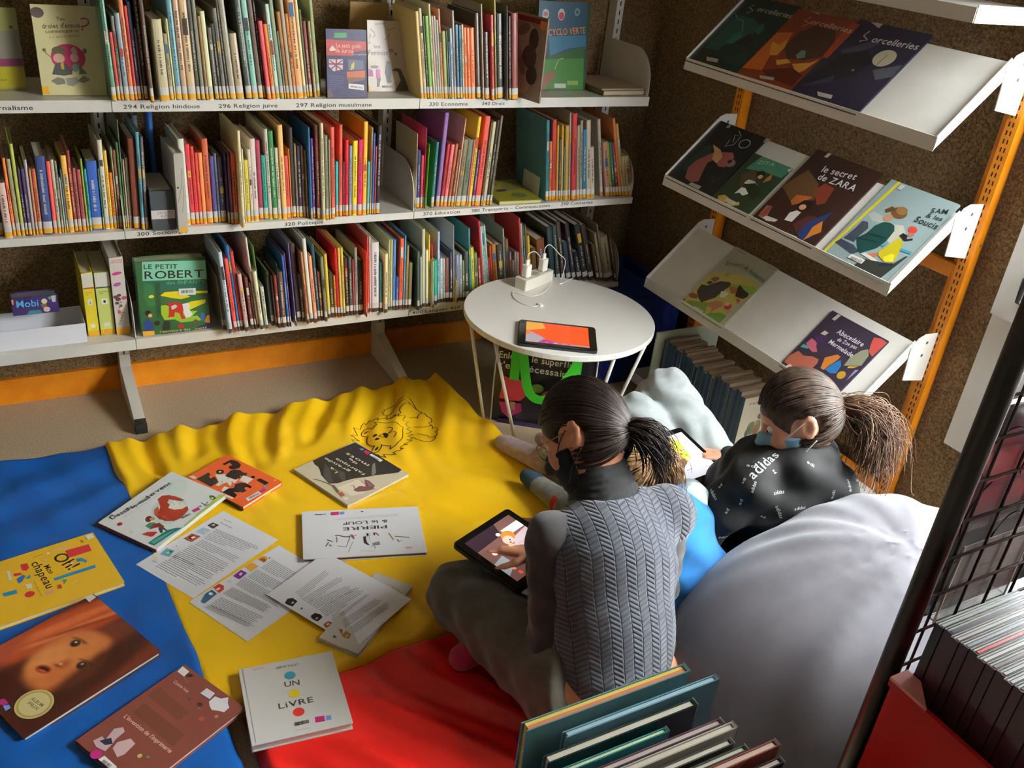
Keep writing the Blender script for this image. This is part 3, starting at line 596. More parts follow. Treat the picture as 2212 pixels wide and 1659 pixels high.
'sheetone':((0.1778,2.0375,0.0508),(0.5052,-0.8630,0.0000),(0.8630,0.5052,0.0000),0.2100,0.2970,'dfe0ea','''T|4a4a50|4|32.5,269.4,56.1,271.7|Pour iPad
T|4a4a50|4.5|33.2,253.2,77,255.5|Petits explorateurs
X|5a5a64|4|45.3,227.6,195.2,242.9,47.9,213.5
X|5a5a64|5|46.9,205.7,183.5,229.1,50.2,181
X|5a5a64|5|52.7,171.6,191.1,178.8,51.7,148.5
X|5a5a64|5|46.6,137.8,190.7,144.7,48.7,111.1
X|5a5a64|5|45.2,101.8,192.4,123.3,46.9,77.4
X|5a5a64|5|46.6,85.7,193.5,91.6,49.1,62.3
X|5a5a64|5|46,55.6,194.7,60.6,44.1,27.1
P|3a2850|16.7,223.4,18.2,241.1,40,244.5,40.2,223.5
E|c8c83a|28.1,234.9,4.5,4,0
P|a8c8de|12.7,185.2,15.1,211.7,40.5,214.5,40.1,188.8
P|e8d8a0|28.1,199.9,31,205.9,39.7,202.2,35.1,196.3
P|a84a28|13.1,146.8,11.9,173.1,39.6,179.3,39.9,148
P|2a1c18|17.9,155.1,19.8,170.2,29.8,166.9,31.1,154.4
P|ece8e0|21.5,160.3,25.5,168,34.4,168.4,30.1,158.1
P|68b0c0|15,65,9.6,90.9,33.4,95.9,41.7,71.2
E|d8d23a|26.4,80.4,4,4,0
E|2a4a50|29.5,87.2,3,3,0
E|e0dc3c|14.8,49.9,4.5,4,0
E|c8d0dc|26,39.8,7,5,0
E|333333|23.1,111.2,1.4,1.4,0'''),
'sheettwo':((0.2713,1.8470,0.0513),(0.4596,-0.8881,0.0000),(0.8881,0.4596,0.0000),0.2100,0.2970,'d3d2da','''X|55555e|8|32.4,243.2,166.3,247.6,33.9,204.9
X|55555e|8|31.8,190,172.1,198.7,34,157.7
X|55555e|8|30.3,150.2,176.9,154.9,35.2,119.1
X|55555e|9|38.2,103.2,167.9,119.7,37.9,74.7
X|55555e|9|45,61,180.8,81.2,44.2,21.2
X|55555e|6|53,28.8,189.1,47.6,42.8,12.4
P|d8982a|3.9,218.1,1.1,229.1,3,238.9,12.1,243.3,22.4,236.7,25.2,221.3
P|8a4a1a|4.5,223.2,11.6,233.8,22.5,232.3,25.2,221.3
P|e0a030|0.6,177.9,2.3,201.3,26,202.3,27.8,175.7
P|7a2488|6.3,133.6,3.4,163,24.8,164.6,28.2,135.8
P|e8d8e8|12.2,147.2,10.8,156.6,17.5,156.1,20.1,145.6
E|999999|15,114,5,5,0
E|dcdce2|15,114,4.4,4.4,0
P|b83424|3.3,73,3.2,91.3,17.5,93.5,28.9,85,30.4,68.2
P|e8d8c8|13.8,72,13.9,82.2,20.5,81.8,20.4,71.6
P|34587c|20.8,20.5,7.3,44.2,7.5,64.5,29,63,33.7,19.9
E|dfe2e8|17.7,53.3,6,5,0
E|33333a|22.7,243.6,2.2,2.2,0'''),
'sheetthree':((0.5911,1.5356,0.0620),(0.8829,0.4685,0.0329),(-0.4681,0.8835,-0.0194),0.2100,0.2970,'cfccd0','''X|55534e|5|48.9,246.2,161.4,245.6,43.9,225
X|55534e|5|40,217.3,163.6,199.9,41.5,196.6
X|55534e|7|39.5,197.1,153.2,158.1,39.8,165.7
X|55534e|7|40.4,156.7,164.7,136.8,32.9,127.8
X|55534e|2|41.9,116.2,98.4,115.2,40.8,111.5
X|55534e|5|34.3,107.8,162.3,100.8,32.2,98.7
X|55534e|6|38.8,86.1,166,70.5,33.7,65
X|55534e|6|42.1,54.1,165.4,41.7,33.1,34.5
P|26242a|5.2,239.1,20.4,244.7,29.8,236.8,29.1,218.8,18.5,217.9,8.1,214.8,5,229
E|d8d4d8|17.9,224.8,4,3,0
E|6a5a58|16.4,192.5,3.4,2.6,0
P|2a2624|12,156.7,25,156.2,29.9,141.7,26,130.7,7.9,130,6.6,147.7
E|c89890|14.8,139,4,3,0
P|b04030|9.3,112.3,24.6,110.4,28.6,95.3,17.3,94.1,4.8,98.6
P|d8ccc0|14.4,107.8,21.2,104.8,18.8,100.1,11,102.2
P|b84034|8.6,85.8,18.2,83.2,23.5,62.5,13.7,55.8,8.6,74.1
E|d8c0b0|15.5,69,4,3,0
P|b07830|9.2,53.9,26.1,53.3,25.5,36.7,11.9,31.2,7.5,40.8
E|dcb89c|15.4,40.1,4,3,0'''),
'cahier':((0.5202,1.5969,0.0620),(0.6326,-0.7745,0.0000),(0.7745,0.6326,0.0000),0.1096,0.2754,'cfcbc4','''L|6a6862|1|49.4,240.8,56.4,251,71.3,246.7,88.7,237.7
L|6a6862|1|65.9,237.5,79.2,232.4,66.8,247.3
L|6a6862|1|80.3,245.5,99,234.1
P|444444|26.3,21.4,28.2,27.8,37.1,23.2,31.8,19
P|b43a34|0.3,2.8,109.3,0.3,109.3,0.3,0.3,0.8'''),
'sorcelleriegreen':((2.0518,2.4971,1.2408),(0.0000,-1.0000,0.0000),(0.7162,0.0000,0.6979),0.2642,0.2995,'12302a','''P|1f5a4c|26.4,66.2,29.9,215.8,113.6,217.6,179.2,188.5,145.2,141.5,101.2,102.5,85.9,70.4
P|3a7a6c|91.6,105.7,92.5,145.3,117.1,162.5,135.7,139.1,120.6,107.5
L|7a9a88|3|17.4,218.7,52,200.8,76.7,200.8,114.7,161.9
P|0d1c18|130.5,121.1,150.4,159.4,182.9,150.9,182.2,117.7,144.4,108
P|2a6a5a|160.1,172.9,161,211.8,188.5,190.7,187.9,163.1
P|0f3a38|124,46.9,227.8,107.7,244.5,47.2,230.5,26.9
L|c8c8bc|3.5|61.1,268.1,50.8,254.5,77.8,246.2,62.7,231.6
T|c0c0b4|20|91.5,247.5,246.8,247.9|orcelleries
P|b8b0a0|71.4,37.2,127.2,41.1,135.4,27.8,87.2,22.8'''),
'sorcellerieorange':((2.0518,2.2553,1.2408),(0.0000,-1.0000,0.0000),(0.7162,0.0000,0.6979),0.2602,0.2900,'8a3414','''P|c8641c|2.5,36.3,6,188.6,63.7,202.6,75.6,152.5,57.3,110.4,82,48.1
P|d89428|18.6,154,58.2,148,67.6,182.3,84.1,144,83.4,112.1,57.2,105.1
P|4a2a18|84.1,144,81.2,206.9,120.5,247.9,199,245.7,230.2,207.5,236.9,148.2,192.3,120.8,130.1,108.9
P|6a8a80|147.2,129.2,151.9,151.3,168.4,150.4,184.3,128.9,163.6,118.1
P|d89a2c|163.1,97.2,220.4,118.3,236.7,138,223.7,88.6,207.3,68.6
P|d89a2c|95.9,94.3,130.1,108.9,154.9,100.1,116.8,79.1
P|5a1e10|82,48.1,175.2,85.1,231.3,70.5,234.3,25.6,132.6,31.2
P|a83c1c|240.8,144.2,230.2,207.5,227.9,283.2,259.9,282.3,259.9,146.6
L|c8a898|3.5|73.9,268.8,62.7,253,90.6,246.2,73.1,231.5
T|c8a898|20|90.6,246.2,253.9,244.8|orcelleries
P|b8b0a0|90.2,29.3,149.4,36.2,154.1,26.2,102.8,19.8
P|b0a498|48.3,289.7,56.4,289.7,91.9,289.7,90.6,284.2'''),
'sorcellerieviolet':((2.0518,2.0132,1.2408),(0.0000,-1.0000,0.0000),(0.7162,0.0000,0.6979),0.2598,0.3000,'28233a','''P|4a4058|34.6,184.1,104,236.8,133.5,234.5,91.7,179.3,53.6,169.1
P|15161c|0.5,48.4,49.8,173.1,114.5,205.1,164.8,170,149.3,117.1,66.4,53.2
P|3a3c50|19.9,39.1,90,99.9,100.8,78.4,39.4,40
E|c8c0a0|186.7,192.8,34,30,0
L|4a4438|2|182.6,165.3,184.9,192.4,186.9,204.9
P|5a5c64|185.7,147,255.9,185.8,259.5,142.5,220.3,118.8
E|7a90a0|129.6,130.9,4,4,0
L|d0ccc4|4|67.1,267.2,61,248.3,85.3,237,64.3,226.7
T|d0ccc4|23|100.2,233.4,253.6,241.7|orcelleries
P|c0b8a8|84.9,34,142.3,37.2,147.4,24.3,99.6,21.4
P|b8b0a8|44.7,296.9,65.9,299.7,86.7,299.7,85.5,282.6'''),
'tito':((2.0518,2.4886,0.8506),(0.0000,-1.0000,0.0000),(0.7162,0.0000,0.6979),0.2567,0.2777,'141c1e','''P|1e4038|21.5,58.1,36,169.7,68.3,181.6,86.9,128.8,73.3,48.6
P|a05a50|76.9,30.1,49.9,69.3,54.7,106.4,87.4,153.9,115,169.3,165.1,183.4,187.4,167.6,186.5,123.5,160,117.8,122,132.5,106.1,116.4,117.2,86.1,139.3,40.8,115.9,26.2
P|c8986a|110.4,132.9,91.5,160.4,60.4,183.7,107.4,176.4,141.7,154.9,141.1,125.1
E|8a6a68|192.5,145.3,20,16,0
E|16100e|183.7,150.1,8,8,0
L|c8c4c8|2.5|107.4,265.5,136.1,251.1,108.9,246.3,127.7,218.5
L|c8c4c8|2.5|108.3,216.3,111.7,192.8,139.1,212.9,136,246.1
E|c8c4c8|175.5,228.8,23,19,0
E|141c1e|175.5,228.8,20,16,0
L|c8c4c8|1.5|104.6,224.9,111.9,202.8
P|b8b0a4|46,258.8,45.7,277.4,58.5,277.4,60,261.3
P|b8b0a4|235.5,258.2,233.4,277.4,251.6,277.4,251.2,260.1
P|b8b0a4|115.6,13.8,115.9,26.2,169.4,27.9,169.9,13.4
L|6a8a88|1|162.7,65.1,178.1,81.2,192.6,57.9,208,83.6'''),
'zita':((2.0518,2.2481,0.8506),(0.0000,-1.0000,0.0000),(0.7162,0.0000,0.6979),0.1828,0.2123,'2e4028','''P|4a8a6c|23.6,149.5,39.4,212,182.5,210.6,173.2,167.6,108.6,164.6
T|a8c8a0|14|44,181.3,112.6,194.2|ZITA
P|5a4a30|26.7,126.9,63.1,160.4,104.2,120.8,75.3,71.2
E|1f1a16|94.5,154.2,15,12,0
E|d8a878|101.2,142.9,9,8,0
P|b87a34|125.4,148.1,132.7,169.6,145.8,147.2,128.4,126.1
P|d8d8cc|65.5,104.8,71,118.9,93.8,121.2,114.5,115.7,124.3,91.9,89.7,86.6
P|e0e0d8|68,53.9,72.1,84,114,92.2,117.1,74.9,103,59.5,82.2,64.7
P|1f3018|68.8,96.7,107.6,117.5,158.2,87.7,150.8,56.9
P|c8a050|21,24.4,39.2,36.9,64,33.4,67.1,11.1,35,6.6
P|c8b070|67.1,11.1,112.9,35.8,123,26.2,91.5,7.7
P|c8c0b0|58.4,16.8,58,31.7,105.9,30.4,107.3,17
P|c8c4b0|167.1,201.9,179.1,212,182.5,212,182.5,192.9'''),
'zara':((2.0518,2.0472,0.8506),(0.0000,-1.0000,0.0000),(0.7162,0.0000,0.6979),0.2660,0.3046,'3a221a','''P|6a4a2a|1.7,143.1,32.7,228.4,108.3,196.5,138.1,143,90.8,100.3
P|8a3a24|110.9,171,124,207.4,166.6,203.3,180.5,148.3,162.2,131.6
P|b8622c|72.1,109.9,72.6,137,126,151,119.4,130.5,87.6,98.9
E|241812|128.4,116.8,22,19,0
E|d8a078|126.1,107.8,12,10,0
P|dcd8cc|108.5,46,102.8,74.5,118.6,90.4,137.1,89.8,136.3,49.9
P|8a6a50|15.7,21.9,10,64.8,32.9,70.3,45,30.6,38.3,18.6
P|a84038|19.1,28,23.2,70.6,32.8,65.8,38.5,27.7
P|d0c8b8|35.2,21.6,41.9,33.7,89.6,37.4,86.3,27,57.6,18.3
P|2a3a6a|184.2,24.1,182.2,75.3,203.4,97.9,227.5,134.6,226.4,74,237.1,27.7,213.5,12.1
P|c87a2c|219.7,28,211.5,62.8,223.8,94.3,249.3,59,234.4,39.3,219.4,10.6
P|5a2c28|145.4,45.3,167.4,90.3,203.4,97.9,185.1,72.3,181.2,22.7
T|dcd4d0|24|77.7,237.4,200.3,252|le secret
T|dcd4d0|24|86.6,209.8,229,216.7|de ZARA
P|c0b8a8|143.2,11.4,195.9,14.5,196.3,7.4,144.7,5.5
P|b8aca0|43.5,286.8,44.5,304.3,58.4,304.3,56.4,287.2'''),
'samsoucis':((2.0518,1.7458,0.8506),(0.0000,-1.0000,0.0000),(0.7162,0.0000,0.6979),0.2347,0.2976,'8a9c98','''P|d8c020|1.8,9.4,23.5,297.3,34.4,297.3,11,8.4
P|a8aaa0|28.4,168.2,35.9,182.5,82.3,181.6,95.9,160.8,55.2,155.7
P|b8b4a4|116.9,170.5,146.1,178.6,184.2,148.9,160.2,111,136.6,121
P|3e4450|23.1,72.2,29.3,113.6,29.8,144.1,47.9,146.9,63.7,129.6,59.5,95,60.9,73.9
P|3c4250|11.7,50.2,19.3,67.7,67.9,66.3,97.5,53.8,86.8,37.7
P|16423c|90.6,55.7,57.6,88.6,72.3,114.6,74.6,145.6,87.3,164.9,106.6,171.1,123.8,168.3,137.2,153.2,141.6,115.4,134.3,85.2,104.5,51.8
L|0e2c28|4|63,91.2,119.2,101.9
L|0e2c28|4|72.3,114.6,129.8,123
E|6a4a24|105.5,208.2,26,18,-10
E|8a6434|107.4,217.1,18,13,-10
E|b08060|89.3,182.1,14,12,0
P|5a4020|59.6,201.3,72.4,220.5,89.8,212,71.9,193.2
E|c03a30|179.7,177,15,10,-15
E|a86a5a|186.9,162,9,7,0
P|1c1c1c|160.8,145.7,164.3,158,181,155.3,187.4,145.2,200.7,154.2,203.9,147.9,185.6,136.5
P|b8aa1e|147.8,78.5,154.9,100.6,165.7,140.1,187.2,132,201.4,97,209.1,69.6,185.9,57.9,157.7,67.5
P|d8cc28|172.8,69.7,184.8,88.8,194.7,88.5,207.5,68.7,185.1,58.8
P|b86a4a|123.6,58.6,142.6,70.6,156.1,69.3,149,52.6
P|d0ccc0|107.9,50.8,117.6,59.6,167.6,53.9,163.2,45.1
P|3a90a8|139.6,98.4,151.8,117.6,150,106.1,149.8,95.4
P|3a90a8|195.1,114.9,231,116.8,230.9,109,199.9,106.8
P|30342e|119.2,5.5,125,40.5,174.2,52,212.3,63.3,224.2,97.9,230.7,101.2,214.6,7.2
P|1f2428|175.7,44.8,210.7,65.1,215.4,57.1,184,41.1
T|2a2c2c|17|182.5,242.7,225.3,256.7|SAM
T|2a2c2c|14|180.5,226.1,228.1,232.1|& les
T|2a2c2c|20|161.7,201.7,234.4,203.4|Soucis
P|d8d4cc|84.8,24.5,86.8,39,136.1,39.4,135.8,24.6
K|444444|92.7,28.5,131.7,30.5|8
P|c0c4bc|39.4,274.5,39.7,291.1,55.9,292.4,52,274.4
P|a8b0a8|234.4,284.6,234.4,296.4,234.4,297.3,234.4,283.4'''),
'ernest':((2.0518,2.2832,0.4654),(0.0000,-1.0000,0.0000),(0.7162,0.0000,0.6979),0.2189,0.2767,'a8a48c','''P|b8ac50|0.3,0.3,0.3,63.7,0.3,129.2,16.5,160.6,124,195.2,211.9,195.2,209.2,140.5,196.3,100.4,197.8,0.3
P|7a9a34|5.7,0.3,23.3,23.6,66.4,39.3,94.1,51.9,118.8,13.6,111.3,0.3
P|6c9430|120.2,0.3,135.1,25.4,170.9,45.4,198.8,45.8,199.6,0.3
P|8aa83c|103.2,148,194.3,180.8,218.6,175.4,202.1,134.1,165.4,129.5
P|43362c|18.4,66,11.4,94.2,37.9,102.9,49.4,119.6,68.3,140,103.3,153.2,115.8,144.2,111.9,126.6,106,105.3,103.8,80.6,88.9,62.1,71.9,39.7,44.3,48.3
P|33302c|24.9,109.3,28.9,122,47.6,121.2,38,108.3
P|8a5a34|25.3,128,31.2,141.7,50,148.8,57.2,139.5,49.5,124.9
P|3c2c20|146.3,147.5,144.8,162.2,172.9,154,200.7,151.2,207.4,139.5,198.5,124.5,165.2,119.2
P|a85a30|117.4,134.7,124.8,146.4,144.5,146.6,156.6,129.9,147.6,119.9
P|d0ccb0|102.5,108.5,117.1,116.4,135,115.7,136.5,98.4,118.4,88.6
P|8a4a34|0.3,40.2,8.7,52.8,33.3,55.5,44.2,42.9,15.9,32.8
P|5a3424|0.3,6.3,0.3,17.6,8.1,20.6,5.8,0.7
P|b87a50|95.9,47.6,114.4,70.8,143.3,81.5,155.4,65,142.6,45,136.9,23.8,124.7,42.8,104.8,39.6
E|b83a54|174.9,75.9,14,12,0
E|d89a8a|164.5,82.9,10,8,0
P|b0583c|177.3,110.4,184.5,122,198.3,114.2,196.4,103
L|3a3a24|2|63.2,161,65.2,169.9,76.4,175.7
T|4a7a44|17|30.4,196.9,95.5,222.1|Ernest
T|4a7a44|15|101,219.7,124.4,216.1|&
T|4a7a44|17|131.5,214.6,212.1,208|Rebecca
P|c8c8b4|62,0.3,62.3,16,110.7,18.2,109.5,3.2
K|444444|69.5,6.9,106,7.7|8
L|8a4a40|1.5|171.5,265.9,214.1,266
L|6a4a40|1.5|26.1,266.2,67,265.3'''),
'abecedaire':((2.0518,1.7844,0.4654),(0.0000,-1.0000,0.0000),(0.7162,0.0000,0.6979),0.2242,0.2401,'3a3040','''P|c06070|14.8,106.7,16.9,129.6,42.2,128.5,50.3,114.5,68.4,101.3,55,93.2,34.9,97.2
P|4a9a90|9.3,87.2,9.5,100.9,33.3,101.6,33.2,93.4
P|b0604c|4.7,19.2,1.7,44.6,14.2,73.9,41.2,68.7,66.4,81.4,91.2,83.2,97.5,71.2,97.1,49.8,47,18.5
P|dcc0b0|20,12.4,27,24.9,38.7,21.4,27.6,10.4
P|c87830|118.4,63.1,102.8,98.3,127.5,126.6,141.9,124.9,141.7,111.6,133.2,82.8,131.3,63.2
P|2e70a8|132.9,66.9,138.2,93.8,149.7,116.6,165.2,102.7,171.1,75.2,155.2,65.1
P|c05048|187.2,204.3,178.2,227.5,200.1,235.2,223.9,232.7,220.6,173,200.8,181.5
P|8a8c70|171.6,106.7,167.4,137.9,178.9,173.4,193.1,187.2,209.8,171.6,215.3,133.9,187.3,116.4
P|c89c34|185.6,105,185.7,112.9,210.7,128.4,201.2,114.8
E|b88a30|188.3,78.2,13,14,0
P|8a88b0|211.6,90.4,210.4,112.8,219.7,118.6,214.3,71.6
P|c8b8a0|29.2,155.8,32.8,171.4,49.6,170.5,46,157.6
P|4a2c5a|22.1,138.1,46,157.6,59.5,160.1,59,133.1,40.5,124.7
T|dcd8d8|17|69.8,182.2,171.3,184.4|Abecedaire
T|dcd8d8|13|90.9,162.7,161.6,168.2|de Zoe pas
T|dcd8d8|16|74.1,142.1,170.6,139.8|Mermelade
P|c0bca8|21.7,213.6,25.5,237.4,38.2,237.8,34.4,214.1'''),
'yogis':((0.1512,2.7967,1.0700),(1.0000,0.0000,0.0000),(0.0000,0.1593,0.9872),0.1604,0.2262,'cfc694','''E|5a4c4c|14.2,206.3,16,13,0
T|5a5040|9|58.3,187.5,77.7,188.9|Tes
T|5a5040|12|21.8,167.5,113.7,172.6|droles d\'ennuis
T|5a5040|9|27.8,156.2,108.9,160.8|commencent ici
T|8a8468|6|34.9,144,109.2,149.9|y a quoi la dedans
L|a83a34|4|117,192.6,124.9,196.5,134.3,193.2,135.6,184,127.4,177.1,118,174.4,116.2,172.7
E|a83a34|117.7,167.7,2.5,2.5,0
E|b02a58|74.5,96.4,42,34,0
E|5a5638|52.3,112.8,16,11,0
E|c8a090|51.5,94.4,14,12,0
E|d0a8a0|89.3,96.6,10,12,0
P|b8a090|82,116.7,91.3,125.3,98,113.6,96.5,101.8,85.6,106.7
P|4a4a48|29.9,53.6,41.4,79.1,50.2,84.2,62.9,82.7,69,79.4,79.9,62.5,78.8,54,58.7,50.4
P|c0903a|53,80.9,61.5,84.4,60.7,65.7,54.4,67.4
P|6a9a80|80.1,76.1,89.2,83,100.3,79.7,94.8,62.6,84.4,59.1
P|6a6a50|99.8,76.3,115.5,55.9,95.4,54.1
P|7a786c|25.2,36.7,42,46.9,57.6,41.9,59.3,29.9,39.2,26.5
P|7a786c|88.2,36.9,106.5,50.7,122,40.4,104.2,31.7
P|8a8a80|61.1,43.6,89.5,47.2,92.7,33.4,76.5,23.1,63.8,26.5
L|8a7a58|2.5|17.7,117.2,22.5,105.6,32.6,97.4
E|6a6a40|18.9,114.7,4,4,0
E|6a7a4a|117,113.9,5,7,0
P|d8a028|0.3,23,15.2,23,17.6,4.2,0.4,2.6'''),
'magazine':((0.0014,2.8622,1.0700),(1.0000,0.0000,0.0000),(0.0000,0.1197,0.9928),0.1176,0.2064,'8a8c50','''P|7c7a6c|11.1,140.6,117.3,153.3,117.3,83,10.5,78.1
P|7a3058|12.1,78.1,117.3,81.3,116.5,61.7,10.8,59.8
P|a89c20|10.8,59.8,117.3,57.5,117.3,7.7,4.8,0.8
E|4a4438|100.2,158.5,4,4,0
T|5a5428|7|56.8,23,72.7,23.9|doc'''),
'guide':((0.9207,2.7502,1.0700),(1.0000,0.0000,0.0000),(0.0000,0.0998,0.9950),0.1263,0.1955,'2c2450','''P|a82c22|0.3,166.5,126,162.3,126,120.9,0.3,121.7
P|2c2450|84.6,131.6,126,138.1,126,120.9,86,120.2
P|3a8a48|26.4,185.2,63.6,186.2,64.9,172.2,26.1,171.3
T|e8a898|12|31.7,144.8,107,143.4|Le petit guide
T|e8a898|12|28.2,130.7,84.6,128.8|de survie
P|d8c8c0|9.9,138.8,19.4,150.2,31.5,136.4,12.8,133.2
P|c8b8b8|7.6,110.6,51.2,111.2,50.6,82.6,20.7,76.6,7.1,90.7
L|a82c28|5|7.3,97.8,50.9,96.9
L|a82c28|5|30.9,110.9,30.1,78.1
L|2c3460|3|10.6,107.8,49,79.7
L|2c3460|3|49.6,108.3,11.5,82.2
P|5a6070|66.9,111.4,116.1,109.2,117.5,83.2,67.9,79.8
P|c8b84a|77.7,97.2,87.4,105.9,85.5,85.8,74.3,79.9
P|b85a30|61.5,75.5,120.6,80.3,120.4,56.9,62.7,53.8
P|6a4a30|64.4,59.6,118.8,59.9,117.1,51.1,65.7,43.6
P|dcd8d0|67.3,42.2,117,37.9,116.8,21.7,67,27.6
K|333333|73.5,34,112,29|5
X|6a6890|7|4.9,65,54.9,62.4,3.9,27.6
T|d8a8b8|4|84.5,124.5,125.9,124.3|anglais
P|5a4438|0.3,21.8,10,24.7,22.1,4.3,0.3,0.3'''),
'feministes':((1.0837,2.8349,1.0700),(1.0000,0.0000,0.0000),(0.0000,0.1395,0.9902),0.1391,0.2112,'cfc0ae','''T|3a3432|10|21.4,130.3,41.4,130.6|les
T|3a3432|14|2.6,110.1,66.3,110.2|Feminist
T|b05a54|15|71.5,118.7,86.8,118.9|e
T|4a3c3c|10|88.4,111.5,98.6,110.1|s
L|8a5048|2.5|11,185.1,20.7,176.7,27.2,168,17.1,161.9
L|8a5048|2.5|10.7,170.6,7.1,158.8
L|4a4444|1.5|56.9,154,74,172.2,67.5,183.7,91.1,190.3
E|b07a90|6.8,145.6,3,3,0
E|6a5c5c|21.8,74.6,14,4.5,0
P|a0408a|1.7,70,14.9,64.1,17.9,46.1,1.1,46
P|b03a84|26.7,67.2,40.2,67.3,41.4,40.1,26.1,40.1
P|2c2a30|29.5,40.1,43,40.1,35.8,14.3,29,14.3
P|3c3844|62.6,94.6,72.7,88.7,78.7,28.1,64.9,25,56.9,58.4
E|2c2a30|68.5,37.2,7,12,0
E|dcccb8|89.2,43.4,13,17,0
P|5a5248|79.2,64.6,96.4,72.4,110.1,67.9,127.1,34.4,138.8,1.9,90.4,2,109.8,34.3,99.7,61.8
T|4a4444|5|26.2,198.6,57.7,201|auteurs
P|d0a820|0.3,17.3,7.1,17.3,6.8,2.1,0.3,2.1
K|444444|46,15.2,81.9,15.2|6
P|d0b870|117.3,210.9,117.6,210.9,117.6,210.9,117.3,210.9'''),
'encyclo':((1.7065,2.8581,1.0700),(1.0000,0.0000,0.0000),(0.0000,0.1197,0.9928),0.2105,0.2897,'20401a','''P|1f4a60|0.3,289.4,194.6,289.4,202.9,139.6,128.2,122.2,49.5,109,0.3,174.8
P|30708c|44.9,176.1,196.5,183.8,199.7,147.7,126.9,138.2,54.2,113
E|a8b4b4|28,247.4,13,16,0
E|a85a4c|28,247.4,9,8,0
E|a8b4b4|91.2,247.7,14,19,0
E|c03030|91.5,243.8,11,12,0
E|6a8a80|154.8,257.7,11,13,0
E|3a3c34|154.8,257.7,5,6,0
E|5a9ab0|13.2,216.1,6,6,0
P|2a5a1e|44.6,108.9,127.6,130.2,197.1,147.6,195.5,107,50.1,101
P|3f8028|0.3,100.3,195.5,107,200,0.3,37.3,0.3,1.5,16.2
P|6a3e24|0.3,170.9,26,167.8,45.2,136.7,30.2,104.7,0.3,96.3
L|b8c8a0|2|109.4,105.8,89.7,101.5,77.1,69.2
P|8a5a3c|0.3,0.3,33.9,48.7,62.5,65,78.2,53,74.4,36.7,37.1,0.3
T|d8843c|22|0.3,174.8,193.4,189.7|L\'ENCYCLO VERTE
P|c8c8b8|78,21.2,126,21.3,127.1,6.1,79.1,6.1
P|8aa850|130.3,30.8,176.3,31,177.5,16.5,131.4,16.4'''),
'robert':((0.3356,2.7584,0.3480),(1.0000,0.0000,0.0000),(0.0000,0.0699,0.9976),0.2056,0.2384,'2c5a30','''P|7cc0a0|20.9,238.1,205.3,226.6,205.3,165.8,16.9,178.1
P|1f5a4a|16.9,178.1,205.3,165.8,205.3,129.1,13.6,143
T|2a2a20|15|23.7,215.1,121,207.8|LE PETIT
T|2a2a20|25|23.4,183.8,195.8,173.4|ROBERT
T|5a9a58|11|84.5,160,197.2,153.3|des ENFANTS
P|e0c81e|62.8,126.3,77.3,136.1,125.5,134.8,151.8,112.7,123.4,108.2,96.2,115
P|e0c81e|167.3,130.3,205.3,127.3,205.3,119.6,166.7,122.7
P|d8c81e|121.6,85.2,150.7,97.4,197.1,99.9,196.3,88.3,163.3,76.5,141.3,67.3
P|9ab82a|49.6,93.5,77.1,94.2,120.4,69.8,169.5,64,146.5,43.2,69.4,44.8
P|8ab030|90.8,50,168.3,48.4,181.4,30.9,117.3,31
P|1f4a24|53,168.8,66.4,167.5,60.5,61.5,46.2,55.5
P|2f6a3c|21.3,172.1,45.6,162.1,46.2,93.9,26,96.3,15.5,127.8
E|e0d030|37.3,126.1,8,5,0
P|b02a20|77.6,99.9,95,100.6,96.8,101.5,122.5,96.7,130.3,84.2,124.1,73.2,126.1,53.5,134.6,48.6,128.8,42.2,119.9,42.5,114.5,62.7,102.7,68,98.3,56.9,101.4,52.6,77.1,53.6,82.8,58.8,85.7,93.2
P|d8d0c4|92.2,88.6,104.8,92.9,111.2,86.4,103.7,79.5,93,76.9
P|ecece4|125.7,92.5,143.4,94.3,148,86,145.1,70.8,154.6,55.9,146.8,47.1,132.5,44.9,128.5,61
P|2a3c7a|9.7,48.4,22.4,56.5,33,41.6,32.2,14.5,8.5,17.6
E|2a1a14|22.3,73.8,8,9,0
E|d89a60|28.3,65.4,6,6,0
E|2a1a14|46.4,38,9,8,0
P|20281c|60.9,26.4,69.4,44.8,84.6,39.1,84.1,11.7,59.6,10.9
E|a82a1c|116.4,20.1,9.5,8,0
E|6a4a24|161.6,29.4,8,7,0
P|d8902a|188.3,26.1,196.8,44.9,205.3,47.1,205.3,19.4,195.2,21.3
P|3a60a0|177.8,55.1,190.5,57.5,190.4,29.8,177.9,31.4
P|26244a|154.2,2.6,173,14.1,205.3,19.7,205.3,0.3,153.3,0.3
P|26244a|51.8,2.1,143.6,4,156.7,0.3,51.3,0.3
P|dca02c|1.6,16.5,35.6,14,35.9,0.3,1.7,0.3
T|c8b83a|9|52,4.1,143.4,2|rencontre des
T|c8b83a|9|157.5,0.3,193.9,2.2|mots
P|dce4e0|118.6,143.1,169.8,140.4,168.2,118.6,118.3,122.2
K|333333|125.4,132.5,162,130.9|10'''),
'mobi':((-0.0054,2.8300,0.4272),(1.0000,0.0000,0.0000),(0.0000,0.0500,0.9988),0.1237,0.0551,'382860','''T|5ab0dc|22|12.3,24.8,70.7,24.3|Mobi
E|d8d0a0|86.8,37.4,8,8,0
P|8a6a40|75.1,30.2,92.8,28.2,89.1,13.6,80.5,16.8
E|6a9a70|104.1,46.1,6,5,0
P|c8c8c0|106.7,52.2,119.4,52.9,116.8,31.8,107.8,32.9
E|e0c0b0|90.6,11.3,9,8,0
P|3a8a90|35.5,0.8,44.2,12.5,72.6,11.3,78.6,2
P|d8843c|0.7,49.3,6.7,52.8,5.8,36.1,2,34.4'''),
}

